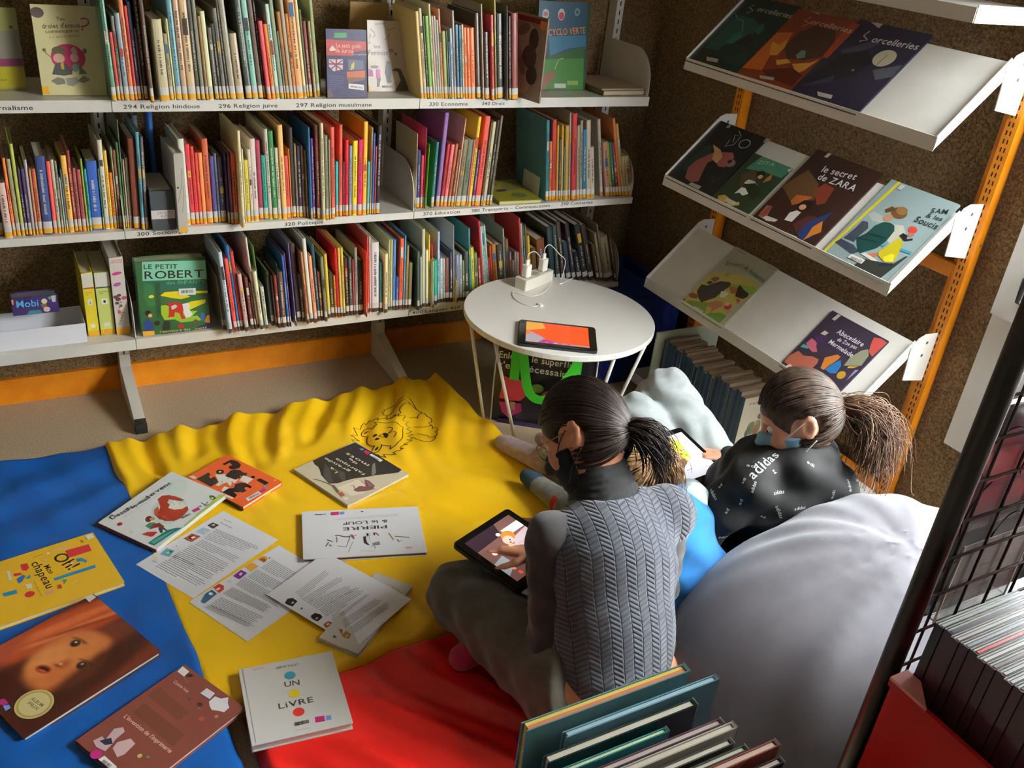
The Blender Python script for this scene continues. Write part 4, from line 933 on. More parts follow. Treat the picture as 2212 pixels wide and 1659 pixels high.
def cover_book(key, label, t, spine='left', name='book', spinecol=None, pages='e4dccb', wmax=None, cat='book', group=None, art='cover_print', ops=True):
    O, U, V, w_, h_, bg, art_ops = ART[key]
    if wmax: w_ = min(w_, wmax)
    th = thing(name, label, cat, mat=frame(O, U, V), group=group)
    hardback(th, w_, h_, t, bg, pages, spine, spinecol=spinecol)
    a = Art(.38, .5)
    if key != 'visage': a.rect(.4, .4, w_*1000-.4, h_*1000-.4, bg)
    if key == 'visage': painted(th, 'cover_picture', w_, h_, 150, 170, face_paint, .0001); a.z = .0006
    a.run(art_ops); a.build(art, th); return th
def blob(X, Y, cx, cy, rx, ry, rot, soft=.3):
    c, s = math.cos(math.radians(rot)), math.sin(math.radians(rot)); u = ((X-cx)*c+(Y-cy)*s)/rx; v = (-(X-cx)*s+(Y-cy)*c)/ry
    return 1-sstep(np.sqrt(u*u+v*v), 1-soft, 1+soft)
def face_paint(X, Y):
    w_, h_ = ART['visage'][3]*1000, ART['visage'][4]*1000; X = X/w_; Y = Y/h_      # 0..1 in reading frame
    col = np.tile(np.array(lin('451a10')), (X.size, 1))
    def mix(mask, hexc, k=1.):
        nonlocal col; m = (mask*k)[:, None]; col = col*(1-m)+np.array(lin(hexc))*m
    nz = np.sin(X*37+Y*11)*np.sin(Y*41-X*7)
    mix(blob(X, Y, .75, .78, .5, .35, 0, .6), '7a3520', .5)
    mix(blob(X, Y, .20, .72, .17, .60, -10, .3), 'b04a22')       # hood
    mix(blob(X, Y, .14, .62, .045, .5, -12, .6), 'd0693a'); mix(blob(X, Y, .25, .68, .03, .46, -16, .6), 'd87a48', .8); mix(blob(X, Y, .30, .80, .02, .35, -22, .6), '7a2c16', .8)
    mix(blob(X, Y, .05, .25, .16, .22, 20, .5), 'a3472a')
    mix(blob(X, Y, .55, .53, .27, .30, 24, .12), 'b05a2c')        # face
    mix(blob(X, Y, .50, .50, .21, .25, 24, .35), 'cf7c42'); mix(blob(X, Y, .42, .44, .11, .12, 20, .6), 'd98c52', .8); mix(blob(X, Y, .60, .42, .10, .10, 20, .7), 'b05a30', .6)
    mix(blob(X, Y, .50, .74, .16, .07, 15, .6), 'c87a44', .7)
    for cx, cy in ((.415, .645), (.665, .565)):
        mix(blob(X, Y, cx, cy+.035, .075, .018, 12, .5), '5a2412', .8)
        mix(blob(X, Y, cx, cy, .058, .036, 12, .3), 'b9774e'); mix(blob(X, Y, cx, cy, .040, .036, 0, .25), '2c120c'); mix(blob(X, Y, cx-.006, cy+.008, .010, .009, 0, .4), 'd8c4b0')
    mix(blob(X, Y, .555, .49, .035, .05, 15, .7), 'a04a28', .7); mix(blob(X, Y, .535, .475, .014, .012, 0, .5), 'e09a68')
    mix(blob(X, Y, .53, .455, .035, .010, 15, .5), '6a2410', .7)
    mix(blob(X, Y, .485, .375, .065, .035, 15, .25), '8c2a18'); mix(blob(X, Y, .485, .378, .045, .016, 15, .3), '300c0a'); mix(blob(X, Y, .49, .362, .04, .010, 15, .5), 'b84a30')
    mix(blob(X, Y, .80, .62, .14, .5, 8, .4), '2f120c', .9); mix(blob(X, Y, .62, .12, .5, .12, 0, .5), '3a140e', .8)
    return col*(1+.06*nz[:, None])
LION='''L11170,25880,11400,26050,11580,26120,11730,26100,11830,26020,11870,25800,11880,25520,11930,25390,11960,25250
L11150,25720,11390,25890,11570,25920,11660,25810,11710,25740
L11880,25520,11820,25650,11710,25740,11530,25730,11350,25600,11200,25470,11120,25320,11120,25180,10980,25080,10960,24970
L11170,25880,11130,25940,11030,25880,10950,25900,10880,25830,10760,25820,10730,25700,10610,25650,10630,25520,10550,25430,10650,25400,10680,25340,10760,25400,10830,25380,10890,25470,10960,25460,10990,25580,11100,25650,11090,25730,11150,25720,11170,25880
L10680,25340,10610,25210,10600,25070
L11960,25250,11850,25260,11730,25150,11710,25050,11710,25110,11630,25150,11490,25120,11330,25070
L11960,25250,12020,25180,12040,25010,12000,24990
L12040,25010,12120,24910,12120,24770,12050,24670,11960,24710,11980,24600,12000,24460,11960,24350
L11980,24530,11840,24510,11650,24500,11500,24590,11380,24650
L11920,24340,12040,24320,12060,24160,12010,24040,11900,24050
L11940,24020,11930,23890,11830,23770,11700,23760,11600,23830,11570,24000,11490,23970,11380,24050,11280,24150
L11810,23760,11710,23590,11540,23450,11370,23360,11230,23360,11130,23470,11060,23650,11050,23840
L10050,24960,10190,24880,10390,24790,10570,24730,10680,24590,10770,24370,10900,24420,10770,24190,10640,23860,10520,23610,10360,23410,10140,23230,9920,23180
L10050,24960,10090,24760,9980,24710,9850,24570,9840,24710,9770,24800,9640,24790,9500,24660,9450,24540,9530,24450,9640,24390,9540,24250,9480,24070,9480,23880,9520,23730,9590,23690
L9580,24610,9680,24660,9740,24580,9670,24620,9580,24610
L9590,23690,9460,23530,9390,23430,9390,23340,9470,23280,9580,23300,9720,23440,9770,23520,9780,23610,9850,23490,10000,23340,9920,23180
L9510,23420,9600,23520,9660,23540,9590,23440,9510,23420
L10210,25040,10310,25240,10050,25170,10050,25330,9810,25060,9800,25200,9650,25050,9510,24810,9270,24800,9300,24490,9050,24450,9280,24240,9000,24240,9070,24080,9230,23950,9170,23890
L10210,25040,10280,25090,10610,25190
L10500,25030,10950,25180,10790,25020,11010,25110,10940,24970,11250,25080,11000,24760,11290,24870,11070,24670,11240,24590,11020,24440,11200,24360,10870,24100,11170,24150,10850,23940,11050,23870,10660,23580,10900,23640,10380,23180,10580,23270,10180,23010,10310,22970,10180,22900,9930,22960,9990,22800,9640,23060,9660,22870,9510,23030,9480,23170
L10650,25000,10790,25020
L10280,24420,10400,24400,10440,24270,10380,24150,10230,24070
L10200,24070,10390,24020,10430,23910,10340,23770,10250,23710
L9880,24090,10060,24170,10050,23910,9880,24090
F10070,24190,10150,24180,10200,24050,10160,23930,10080,23860,10040,23890,10070,24060
F9730,24210,9810,24250,9880,24210,9870,24160,9780,24130,9710,24160
F9710,23990,9790,24030,9870,23970,9840,23910,9750,23910,9700,23940
F10180,23030,10310,22980,10190,22930'''
# ---------------------------------------------------------------- display rack on the right wall
def rack_post(y, label):
    t = thing('rack_post', label, 'post', (2.345, y, 0)); b = MB()
    b.box(-.016, -.006, 0, -.002, .03, 2.2, m_orange); b.box(-.002, -.006, 0, .012, .006, 2.2, m_orange); b.box(.0, .006, 0, .036, .052, 2.2, m_orange); b.build('post', t)
    b = MB(); z = .06
    while z < 2.15:
        for yy in (.006, .017): b.box(-.0164, yy, z, -.0158, yy+.0035, z+.012, M('2a1c0c', .9))
        z += .022
    b.build('slots', t)
    b = MB(); b.ell((-.003, -.0062, .0), .001, .001, .001, M('7a7a74', .4, metal=.8))
    for zz in (.35, .95, 1.55): b.ell((.006, -.006, zz), .004, .0015, .004, M('8a887e', .4, metal=.8), 10, 6)
    b.build('screws', t)
rack_post(1.476, 'orange slotted steel post at the near end of the comic rack')
rack_post(2.495, 'orange slotted steel post at the far end of the comic rack')
for z, l in ((.115, 'lower orange crossbar joining the rack posts just above the bench shelf'), (.86, 'upper orange crossbar joining the rack posts behind the middle slope')):
    b = MB(); b.box(2.333, 1.50, z-.02, 2.352, 2.49, z+.02, m_orange); tag(b.build('rack_crossbar'), l, 'bar', 'crossbars of the comic rack')
SLx, SLz = .7162, .6979                     # slope of the display shelves
def display_shelf(z, label, LEN=.275):
    """z: bottom of the front lip"""
    t = thing('display_shelf', label, 'shelf', (2.05, 2.0, z)); YN, YF = 1.491-2.0, 2.497-2.0
    n = Vector((-SLz, 0, SLx)); s = Vector((SLx, 0, SLz)); p0 = Vector((.006, 0, .022))
    b = MB(); q = [p0, p0+s*LEN, p0+s*LEN-n*.003, p0-n*.003]
    b.prism([(v.x, v.z) for v in q], YN+.002, YF-.002, m_white, tf=lambda v: Vector((v.x, v.z, v.y))); b.build('tray', t)
    b = MB(); q = [(0, 0), (.004, .036), (.007, .036), (.0045, .002)]
    b.prism(q, YN, YF, m_white, tf=lambda v: Vector((v.x, v.z, v.y))); b.build('front_lip', t)
    for nm, y in (('side_panel', YN), ('side_panel', YF-.0025)):
        e = p0+s*LEN; u = n*.016; d = n*-.022
        q = [Vector((0, 0, 0)), Vector((.004, 0, .038)), e+u, e+d]
        b = MB(); b.prism([(v.x, v.z) for v in q], y, y+.0025, m_white, tf=lambda v: Vector((v.x, v.z, v.y))); b.build(nm, t)
    for y in (YN-.004, YF+.001):
        e = p0+s*(LEN-.015); ex, ez = e.x, e.z
        q = [(ex-.012, ez+.0), (ex+.01, ez+.028), (ex+.035, ez+.038), (.278, ez+.036), (.281, ez-.12), (ex-.004, ez-.105)]
        b = MB(); b.prism(q, y, y+.003, m_white, tf=lambda v: Vector((v.x, v.z, v.y)))
        for hx, hz in ((ex+.05, ez+.01), (ex+.045, ez-.03)): b.ell((hx, y-.0005, hz), .005, .001, .005, M('55544e', .5), 10, 6)
        b.build('bracket', t)
    return t
display_shelf(1.2145, 'white sloping display shelf holding the three fantasy comics')
display_shelf(.8243, 'white sloping display shelf holding four mixed comics')
display_shelf(.4391, 'white sloping display shelf holding two comics, lowest of the slopes')
t = thing('display_shelf', 'white sloping display shelf cut off by the top right edge, empty', 'shelf', (2.05, 2.0, 1.545)); b = MB()
b.box(0, .0-.51, .0, .3, .497, .004, m_white); b.build('tray', t); b = MB(); b.box(-.002, -.51, -.03, .0, .497, .004, m_white); b.build('front_lip', t)
b = MB(); b.box(0, -.513, -.03, .3, -.51, .01, m_white); b.build('side_panel', t)
# comics
CL = [('sorcelleriegreen', 'green comic titled in pale script, far left of the top sloping shelf', .245),
 ('sorcellerieorange', 'orange fiery comic titled in pale script between green and violet comics', .242),
 ('sorcellerieviolet', 'violet night comic with a round moon clock on the top sloping shelf', .26),
 ('tito', 'black comic with pink creature and scratched white title on the middle slope', .238),
 ('zita', 'small green comic with a girl in white, propped in the middle slope', .182),
 ('zara', 'brown comic with white scrawled title, Le secret de Zara', .27),
 ('samsoucis', 'pale grey comic with yellow spine, two children in coats', .236),
 ('ernest', 'white and green comic lettered Ernest & Rebecca on the lowest slope', .22),
 ('abecedaire', 'colourful collage comic with handwritten white title on the lowest slope', .225)]
for k, l, wm in CL: cover_book(k, l, .0055 if k != 'zita' else .012, wmax=wm, name='comic_book', cat='comic', spinecol='d8c020' if k == 'samsoucis' else None)
# low bench shelf with blue spined series
t = thing('bench_shelf', 'low white board shelf at the foot of the comic rack', 'shelf', (2.06, 1.45, .03)); b = MB()
b.box(-.01, 0, .055, .29, 1.03, .07, m_white); b.box(-.012, 0, .028, -.008, 1.03, .07, m_white); b.build('board', t)
for ya in (.02, .98): b = MB(); b.box(.03, ya, -.03, .25, ya+.02, .055, m_white); b.build('support', t)
b = MB(); b.box(0, 2.348, .1, .3, 2.354, .32, M('c4cbb4', .5), tf=lambda v: v+Vector((2.03, 0, 0))); b.box(2.03, 2.30, .1, 2.33, 2.348, .1015, M('c4cbb4', .5))
tag(b.build('bookend'), 'pale green steel bookend at the far end of the blue series', 'bookend')
y = 2.342; k = 0; rnd = random.Random(3); BW = []
while y > 1.90:
    wd = rnd.uniform(.0105, .0145); BW.append((y-wd, wd)); y -= wd+.0006
nB = len(BW)
for k, (y, wd) in enumerate(BW):
    pos = 'with white illustrated front cover showing, nearest of the blue spined series' if k == nB-1 else '%s from the far end of the blue spined series' % ordw(k+1)
    h = .185+.008*math.sin(k*1.7)+(-.006 if 11 < k < 22 else .004); x = 2.066+.004*math.sin(k*.9)
    t = thing('book', ('slim paperback ' if k == nB-1 else 'slim blue-spined paperback, ')+pos, 'book', (x, y, .1005), group='blue spined series on the bench shelf')
    col = ('2c4458', '34526a', '263a4c', '30506e')[k % 4]; m = M(col, .5, .2, 0, 1.3); mc = M('bfae94' if k % 5 else 'c9bda6', .6)
    b = MB(); b.box(0, 0, 0, .0015, wd, h, m); b.box(.0015, 0, 0, .145, .001, h, mc); b.box(.0015, wd-.001, 0, .145, wd, h, mc); b.build('cover', t)
    b = MB(); b.box(.0015, .001, .0005, .143, wd-.001, h-.001, M('b89e88', .85)); b.build('page_block', t)
    if k == nB-1:
        a = Art(.5, .2); a.rect(0, 0, 145, h*1000, 'cfc4ae'); a.text(7, (25, h*1000-28), (118, h*1000-26), 'Philemon', '5a5650')
        for e in ((100, 120, 14, 11, 20, '6a5a3a'), (88, 105, 12, 12, 0, '77684a'), (60, 62, 20, 26, 10, '6f7a52'), (84, 60, 16, 30, 0, '8a7a5a'), (80, 48, 10, 12, 0, 'a05a3a'), (45, 50, 10, 20, -15, '5f6a5a'), (90, 28, 34, 8, 0, '6a6048'), (75, 80, 8, 9, 0, 'b89070')): a.ell(*e)
        o = a.build('cover_print', t); o.matrix_local = Matrix(((1, 0, 0, .0), (0, 0, -1, -.0004), (0, 1, 0, 0), (0, 0, 0, 1)))
# blue crate with papers at the corner
t = thing('storage_crate', 'dark blue plastic crate in the corner behind the round table', 'crate', (2.10, 2.76, 0)); m = M('1c2c74', .5, .1); b = MB()
b.box(-.27, -.20, 0, .20, -.19, .36, m); b.box(-.27, .19, 0, .20, .20, .36, m); b.box(-.27, -.19, 0, -.26, .19, .36, m); b.box(.19, -.19, 0, .20, .19, .36, m); b.box(-.26, -.19, 0, .19, .19, .01, m); b.build('shell', t)
b = MB(); b.box(-.28, -.21, .345, .21, -.20, .36, m); b.box(-.28, -.20, .345, -.27, .2, .36, m); b.box(.20, -.20, .345, .21, .2, .36, m); b.build('rim', t)
b = MB(); b.box(1.86, 2.58, .30, 2.27, 2.94, .330, M('22357f', .5)); tag(b.build('blue_folder'), 'blue folder lying on top in the dark blue crate', 'folder')
b = MB(); b.box(1.88, 2.70, .3305, 2.06, 2.86, .332, M('9a9a92', .7)); tag(b.build('paper_sheet'), 'grey-white sheet of paper lying in the dark blue crate', 'paper')
b = MB(); b.prism([(1.95, 2.585), (2.12, 2.585), (2.06, 2.66), (1.97, 2.67)], .3305, .332, M('b4501e', .7)); tag(b.build('orange_card'), 'orange card lying in the dark blue crate', 'card')
# ---------------------------------------------------------------- play mats
RECTS = []
for k in ('fourmi', 'dessine', 'fabrique', 'pierre', 'livre', 'chapeau', 'visage', 'imprimerie', 'sheetone', 'sheettwo', 'sheetthree', 'cahier'):
    O, U, V, w_, h_ = ART[k][:5]; RECTS.append((np.array(O[:2]), np.array(U[:2]), np.array(V[:2]), w_, h_))
def mat_h(X, Y, x0, y0, x1, y1, kind):
    e = np.minimum(np.minimum(X-x0, x1-X), np.minimum(Y-y0, y1-Y)); r = .022
    edge = np.sqrt(np.clip(1-(1-np.clip(e/r, 0, 1))**2, 0, 1))
    d = np.full_like(X, 9.)
    for O, U, V, w_, h_ in RECTS:
        u = (X-O[0])*U[0]+(Y-O[1])*U[1]; v = (X-O[0])*V[0]+(Y-O[1])*V[1]
        du = np.maximum(np.maximum(-u, u-w_), 0); dv = np.maximum(np.maximum(-v, v-h_), 0); d = np.minimum(d, np.hypot(du, dv))
    free = sstep(d, .0, .075)
    if kind == 'y':
        # long folds fanning down from the back edge, one big fold on the right
        a = X*7.2+.55*np.sin(Y*5+X*3)+(2.7-Y)*1.6; f = np.sin(a*2*np.pi*.82)+.5*np.sin(a*2*np.pi*1.9+Y*6)
        wr = .0125*f*sstep(Y, 1.95, 2.5)
        b_ = (X*.82+Y*.55)*6.2+.3*np.sin(Y*7); wr += .013*np.sin(b_*2*np.pi*.55)*sstep(X, .85, 1.15)*(1-sstep(Y, 2.35, 2.6))
        wr += .006*np.sin((X*5+Y*9)*2*np.pi*.45+2*np.sin(X*9))*.6
        c_ = (X*3+Y*1.0)*2.6; wr += .008*np.sin(c_*2*np.pi+1)*(1-sstep(Y, 1.52, 1.75))*sstep(X, .55, .75)
    elif kind == 'r':
        a = (X*.9+Y*.42)*7.5+.4*np.sin(Y*8+X*4); wr = .0085*np.sin(a*2*np.pi*.75)+.0035*np.sin(a*2*np.pi*1.7+1)
    else:
        wr = .004*np.sin((X*2.2-Y*3.6)*2*np.pi*1.1+1.2*np.sin(Y*9))+.003*np.sin((X*5+Y*2)*2*np.pi+X*11)
    return .008+(.042+(wr-.001)*free)*edge
def play_mat(x0, y0, x1, y1, kind, mat, label, skew):
    t = thing('play_mat', label, 'mat', (x0, y0, 0)); nx, ny = 190, 190; xs = np.linspace(x0, x1, nx+1); ys = np.linspace(y0, y1, ny+1)
    X, Y = np.meshgrid(xs, ys); H = mat_h(X, Y, x0, y0, x1, y1, kind); b = MB()
    sx, sy = skew
    P = lambda X, Y: (X+sx*(Y-y0)-x0, Y+sy*(X-x0)-y0)
    Xs, Ys = P(X, Y); vs = np.stack([Xs.ravel(), Ys.ravel(), H.ravel()], 1)
    i = np.arange(nx*ny); r = i//nx; c = i % nx; a = r*(nx+1)+c; q = np.stack([a, a+1, a+nx+2, a+nx+1], 1); n = len(vs)
    cs = [P(*p) for p in ((x0, y0), (x1, y0), (x1, y1), (x0, y1))]
    V = vs.tolist()+[(c_[0], c_[1], .0005) for c_ in cs]; R_ = nx+1; F_ = q.tolist()
    F_ += [list(range(0, R_))[::-1]+[n, n+1], [a_*R_+nx for a_ in range(ny+1)][::-1]+[n+1, n+2], list(range(ny*R_, ny*R_+R_))+[n+2, n+3], [a_*R_ for a_ in range(ny+1)]+[n+3, n], [n+3, n+2, n+1, n]]
    b.add(V, F_, mat, True); b.build('vinyl_cover', t); return t
def vinyl(n, c1, c2): return MN(n, c1, c2, 5, .36, .12, 45, .0006, 5, (.3, .7))
SKY, SKR = (-.06, .02), (0, .0)
ty = play_mat(.245, 1.478, 1.44, 2.66, 'y', vinyl('yellow_vinyl', 'eeba10', 'f4c41c'), 'yellow vinyl play mat with a lion drawing at its far corner', (-.062, .1))
play_mat(.31, .85, 1.5, 1.478, 'r', vinyl('red_vinyl', 'cc1812', 'd4201a'), 'red vinyl play mat in front of the yellow one', (-.0, .1))
play_mat(-1.0, .95, .30, 2.66, 'b', vinyl('blue_vinyl', '0c4c96', '0e54a2'), 'blue vinyl play mat at the left edge', (-.050, -.0))
def mat_z(x, y):       # height of the yellow mat at world x, y
    x0, y0 = .245, 1.478; A = np.array(((1, -.062), (.1, 1))); s = np.linalg.solve(A, np.array((x-x0, y-y0)))
    return float(mat_h(np.array([s[0]+x0]), np.array([s[1]+y0]), x0, y0, 1.44, 2.66, 'y')[0])
b = MB(); ink = M('2a1406', .5)
for l in LION.split('\n'):
    if not l: continue
    n = [int(v)*1e-4 for v in l[1:].split(',')]; P = list(zip(n[::2], n[1::2]))
    if l[0] == 'L':
        Q = []
        for i in range(len(P)-1):
            m = max(1, int(math.hypot(P[i+1][0]-P[i][0], P[i+1][1]-P[i][1])/.008))
            for j in range(m): Q.append((P[i][0]+(P[i+1][0]-P[i][0])*j/m, P[i][1]+(P[i+1][1]-P[i][1])*j/m))
        Q.append(P[-1]); vs = []; K = len(Q); hw = .0015
        for i in range(K):
            (dx, dy), _ = norm2(Q[max(i-1, 0)], Q[min(i+1, K-1)]); z = mat_z(*Q[i])+.0007
            vs += [(Q[i][0]-dy*hw, Q[i][1]+dx*hw, z), (Q[i][0]+dy*hw, Q[i][1]-dx*hw, z)]
        b.add(vs, [(2*i, 2*i+1, 2*i+3, 2*i+2) for i in range(K-1)], ink)
    else:
        cx = sum(p[0] for p in P)/len(P); cy = sum(p[1] for p in P)/len(P); vs = [(cx, cy, mat_z(cx, cy)+.0007)]+[(p[0], p[1], mat_z(*p)+.0007) for p in P]
        b.add(vs, [(0, i+1, (i+1) % len(P)+1) for i in range(len(P))], ink)
o = b.build('lion_print', ty); o.location = (-.245, -1.478, 0)
# ---------------------------------------------------------------- books and papers on the mats
cover_book('fourmi', 'orange square book with black cut-out letters FOURMI and white edge', .014, spinecol='2c1c14')
cover_book('dessine', 'white picture book with a red-haired girl, red spine, overlapping the orange book', .012, spinecol='8c2c24')
cover_book('fabrique', 'black and cream picture book lying upside down below the lion drawing', .012, spinecol='e0d4b4')
cover_book('pierre', 'wide white book Pierre et le Loup lying upside down', .0135, pages='8a6448')
cover_book('livre', 'white square book with blue, yellow and red dots, Un livre', .0195, pages='d8d6d0')
cover_book('chapeau', 'yellow picture book Oh! Mon chapeau lying sideways on the blue mat', .0125, pages='dce4e0')
cover_book('visage', 'large dark red book with a hooded child face and round gold seal', .0145, pages='d6dcd4')
cover_book('imprimerie', 'brown book about the invention of printing at the bottom edge', .0135, pages='dccfc4')
cover_book('cahier', 'small grey booklet with red spine half hidden under a printed sheet', .0115, pages='b8b0a4')
def sheet(key, label):
    O, U, V, w_, h_, bg, ops = ART[key]; t = thing('printed_sheet', label, 'paper', mat=frame(O, U, V), group='printed sheets on the yellow mat')
    b = MB(); b.box(0, 0, -.0002, w_, h_, 0, M('e6e6ea', .75)); b.build('paper', t); a = Art(.75, 0, z=.0002); a.run(ops); a.build('print', t)
sheet('sheetone', 'printed sheet headed with small icons, nearest the red-haired girl book')
sheet('sheettwo', 'printed sheet in the middle of the three, partly under its neighbours')
sheet('sheetthree', 'printed sheet lying over the small grey booklet, rightmost of three')
# ---------------------------------------------------------------- other covers on the wall shelves
cover_book('yogis', 'pale yellow book with pink disc and red question mark on the top shelf', .02, pages='cfc8a8')
cover_book('magazine', 'green and yellow book cut off by the left edge of the top shelf', .01)
cover_book('guide', 'purple pocket guide with a red band and British flag, facing out', .014)
cover_book('feministes', 'pale drawn book les Feministes facing out behind the purple guide', .012)
cover_book('encyclo', 'green and blue book L ENCYCLO VERTE facing out in the dark corner', .02)
cover_book('robert', 'thick green children dictionary LE PETIT ROBERT facing out', .055, pages='b8ab90', spinecol='5aa08a')
cover_book('mobi', 'purple game box lettered Mobi behind the white tray', .05, name='game_box', cat='box', pages='6a6a66')
def wbook(x0, y0, z0, x1, y1, z1, col, label, art=None, name='book', cat='book', pages='cfc6b0', rot=0, gain=1.):
    """upright book or box; spine facing the room (-y)"""
    t = thing(name, label, cat, (x0, y0, z0), rot); W, D, H = x1-x0, y1-y0, z1-z0; b = MB(); m = M(col, .45, .3, 0, gain)
    sp = [(0, .008), (W*.15, .002), (W*.35, 0), (W*.65, 0), (W*.85, .002), (W, .008)]
    b.prism(sp+[(W, D), (W-.003, D), (W-.003, .01), (.003, .01), (.003, D), (0, D)], 0, H, m); b.build('cover', t)
    b = MB(); b.box(.003, .01, .004, W-.003, D-.004, H-.005, M(pages, .85)); b.build('page_block', t)
    if art:
        a = Art(.45, .3); a.rect(.5, .5, W*1000-.5, H*1000-.5, col); art(a, W*1000, H*1000); o = a.build('spine_print', t); o.matrix_local = Matrix(((1, 0, 0, 0), (0, 0, -1, -.0003), (0, 1, 0, 0), (0, 0, 0, 1)))
    return t
def a_dic(a, W, H, c, n):
    a.rect(1, H*.78, W-1, H-1, 'd8d2c4'); a.rect(1, H*.755, W-1, H*.775, c); a.rect(W*.3, H*.5, W*.7, H*.59, 'e8e6dc'); a.text(9, (W*.42, H*.52), (W*.58, H*.52), n, '333333')
    a.rect(W*.3, H*.14, W*.7, H*.2, 'e0ded4'); a.rect(1, 1, W-1, H*.09, 'd79a16'); a.para(2, (W*.2, H*.70), (W*.8, H*.70), (W*.2, H*.67), '55543a')
wbook(.187, 2.80, .3475, .219, 3.0, .555, 'd8c42a', 'yellow dictionary volume marked 2 beside the volume marked 1', lambda a, W, H: a_dic(a, W, H, 'a83240', '2'))
wbook(.222, 2.80, .3475, .264, 3.0, .553, 'c3cc6a', 'pale green dictionary volume marked 1 in the left bay', lambda a, W, H: a_dic(a, W, H, '2c4a6a', '1'))
def a_lar(a, W, H):
    a.text(12, (3, H*.93), (W-3, H*.93), 'LAROUSSE', 'b0606a'); a.ell(W*.45, H*.80, 14, 5, 10, 'c0307a'); a.ell(W*.4, H*.66, 11, 6, 15, '9a4a90')
    for x, y, r in ((.2, .5, 7), (.35, .47, 8), (.45, .52, 6), (.25, .42, 6), (.5, .38, 5)): a.ell(W*x, H*y, r, r*.8, 0, '5a3a40')
    a.ell(W*.8, H*.48, 8, 6, 0, 'b04a58'); a.ell(W*.35, H*.3, 5, 6, 0, 'b04a34'); a.rect(0, 0, W, H*.09, 'd79a16')
    for i in range(9): a.ell(W*(.3+.08*(i % 5)), H*(.15+.035*i), 4, 2, i*40, '8a8478')
wbook(.2665, 2.79, .3475, .306, 3.01, .60, 'cfc6bc', 'thick pink and white illustrated dictionary beside the bay divider', a_lar)
b = MB(); mw = M('e6e6ec', .5); t = thing('book_tray', 'white card tray on the lowest shelf at the left edge', 'tray', (-.2, 2.765, .3475))
b.box(0, 0, 0, .38, .002, .062, mw); b.box(0, .002, 0, .38, .13, .002, mw); b.box(.378, .002, .002, .38, .13, .06, mw); b.box(0, .13, 0, .38, .132, .062, mw); b.build('tray_body', t)
# grey archive box and neighbours over 300 Sociologie
def a_box(a, W, H): a.rect(0, H*.30, W, H*.52, 'd0c8c8'); a.text(8, (W*.25, H*.42), (W*.8, H*.42), '305.2', '8a8488'); a.text(7, (W*.4, H*.335), (W*.78, H*.335), 'REV', '8a8488')
wbook(.388, 2.728, .6965, .4545, 2.93, .815, '3b4548', 'dark slate magazine box with a white label over 300 Sociologie', a_box, 'magazine_box', 'box', gain=1.2)
wbook(.3835, 2.94, .6965, .4025, 3.0, .98, '55606a', 'tall faint grey book standing behind the slate box', None)
wbook(.4290, 2.935, .6965, .4450, 3.0, 1.0, '2f62b0', 'tall bright blue book standing behind the slate box', None, gain=1.2)
wbook(.4565, 2.70, .6965, .4835, 2.90, .93, 'b6b1a4', 'thick off-white book with ink drawings jutting out over the shelf lip', lambda a, W, H: (a.line([(3, 90), (12, 120), (18, 150), (20, 190)], 1, '4a4844'), a.ell(6, 135, 3, 3, 0, '3a3430'), a.line([(14, 60), (20, 110), (22, 140)], 1, '6a665e'), a.rect(3, 1, W-3, 16, 'd79a16')), gain=1.3)
# flat books and angled comic on the right bay
def flat_stack(x0, y0, z0, w_, d_, h_, col, label, art=None, rz=0):
    t = thing('book', label, 'book', (x0, y0, z0+h_), rz); hardback(t, w_, d_, h_, col, 'c9bb98')
    if art: a = Art(); art(a); a.build('cover_print', t)
flat_stack(1.55, 2.752, .6965, .17, .225, .014, 'a8a030', 'yellow children book lying flat between the two groups of books', lambda a: (a.ell(60, 120, 26, 14, 20, '6a4a58'), a.ell(110, 150, 34, 30, 0, '8a8a60'), a.ell(105, 60, 30, 26, 0, '77804a'), a.ell(50, 190, 30, 10, 0, '8a7a4a'), a.line([(8, 40), (60, 30), (150, 20)], 2, '7a7024')), -.06)
flat_stack(1.93, 2.76, 1.0695, .19, .25, .018, '8a6446', 'brown book lying flat at the dark end of the top shelf', None, .05)
flat_stack(1.925, 2.765, 1.0877, .185, .235, .006, 'b09a84', 'pale glossy magazine lying on the flat brown book', None, .02)
t = thing('comic_book', 'drawn comic in grey and cream pulled askew beside the maroon book', 'comic', mat=Matrix.Translation((1.572, 2.80, 1.0695)) @ Matrix.Rotation(-1.338, 4, 'Z')); b = MB()
b.box(0, 0, 0, .15, .006, .262, M('8a7c6a', .4, .4)); b.build('cover', t); a = Art()
for q in ((70, 180, 44, 60, 20, 'a09480'), (95, 190, 22, 34, 0, '3a342e'), (80, 130, 34, 44, -15, '4a4238'), (60, 60, 40, 44, 0, 'a8937c'), (100, 80, 26, 30, 0, '3f3830'), (50, 100, 16, 30, 30, '7a6a58'), (45, 215, 30, 16, 30, '6f6656')): a.ell(*q)
a.rect(6, 240, 144, 256, '7a2c22'); a.rect(118, 226, 148, 252, 'c07a2c'); o = a.build('cover_print', t); o.matrix_local = Matrix(((1, 0, 0, 0), (0, 0, -1, -.0003), (0, 1, 0, 0), (0, 0, 0, 1)))
t = thing('book', 'tan-covered book at the left end over 330 Economie, cover showing', 'book', (1.075, 2.99, 1.0695)); b = MB()
b.box(.0, 0, 0, .13, .008, .245, M('c09a5c', .5, .2)); b.build('cover', t)
b = MB(); b.box(.003, .008, .003, .127, .016, .242, M('cdc3a8', .85)); b.build('page_block', t)
b = MB(); b.box(1.735, 2.80, .6965, 1.737, 2.92, .83, m_white); b.box(1.737, 2.80, .6965, 1.742, 2.92, .698, m_white); tag(b.build('bookend'), 'white steel bookend between flat yellow book and the Coutumes books', 'bookend')
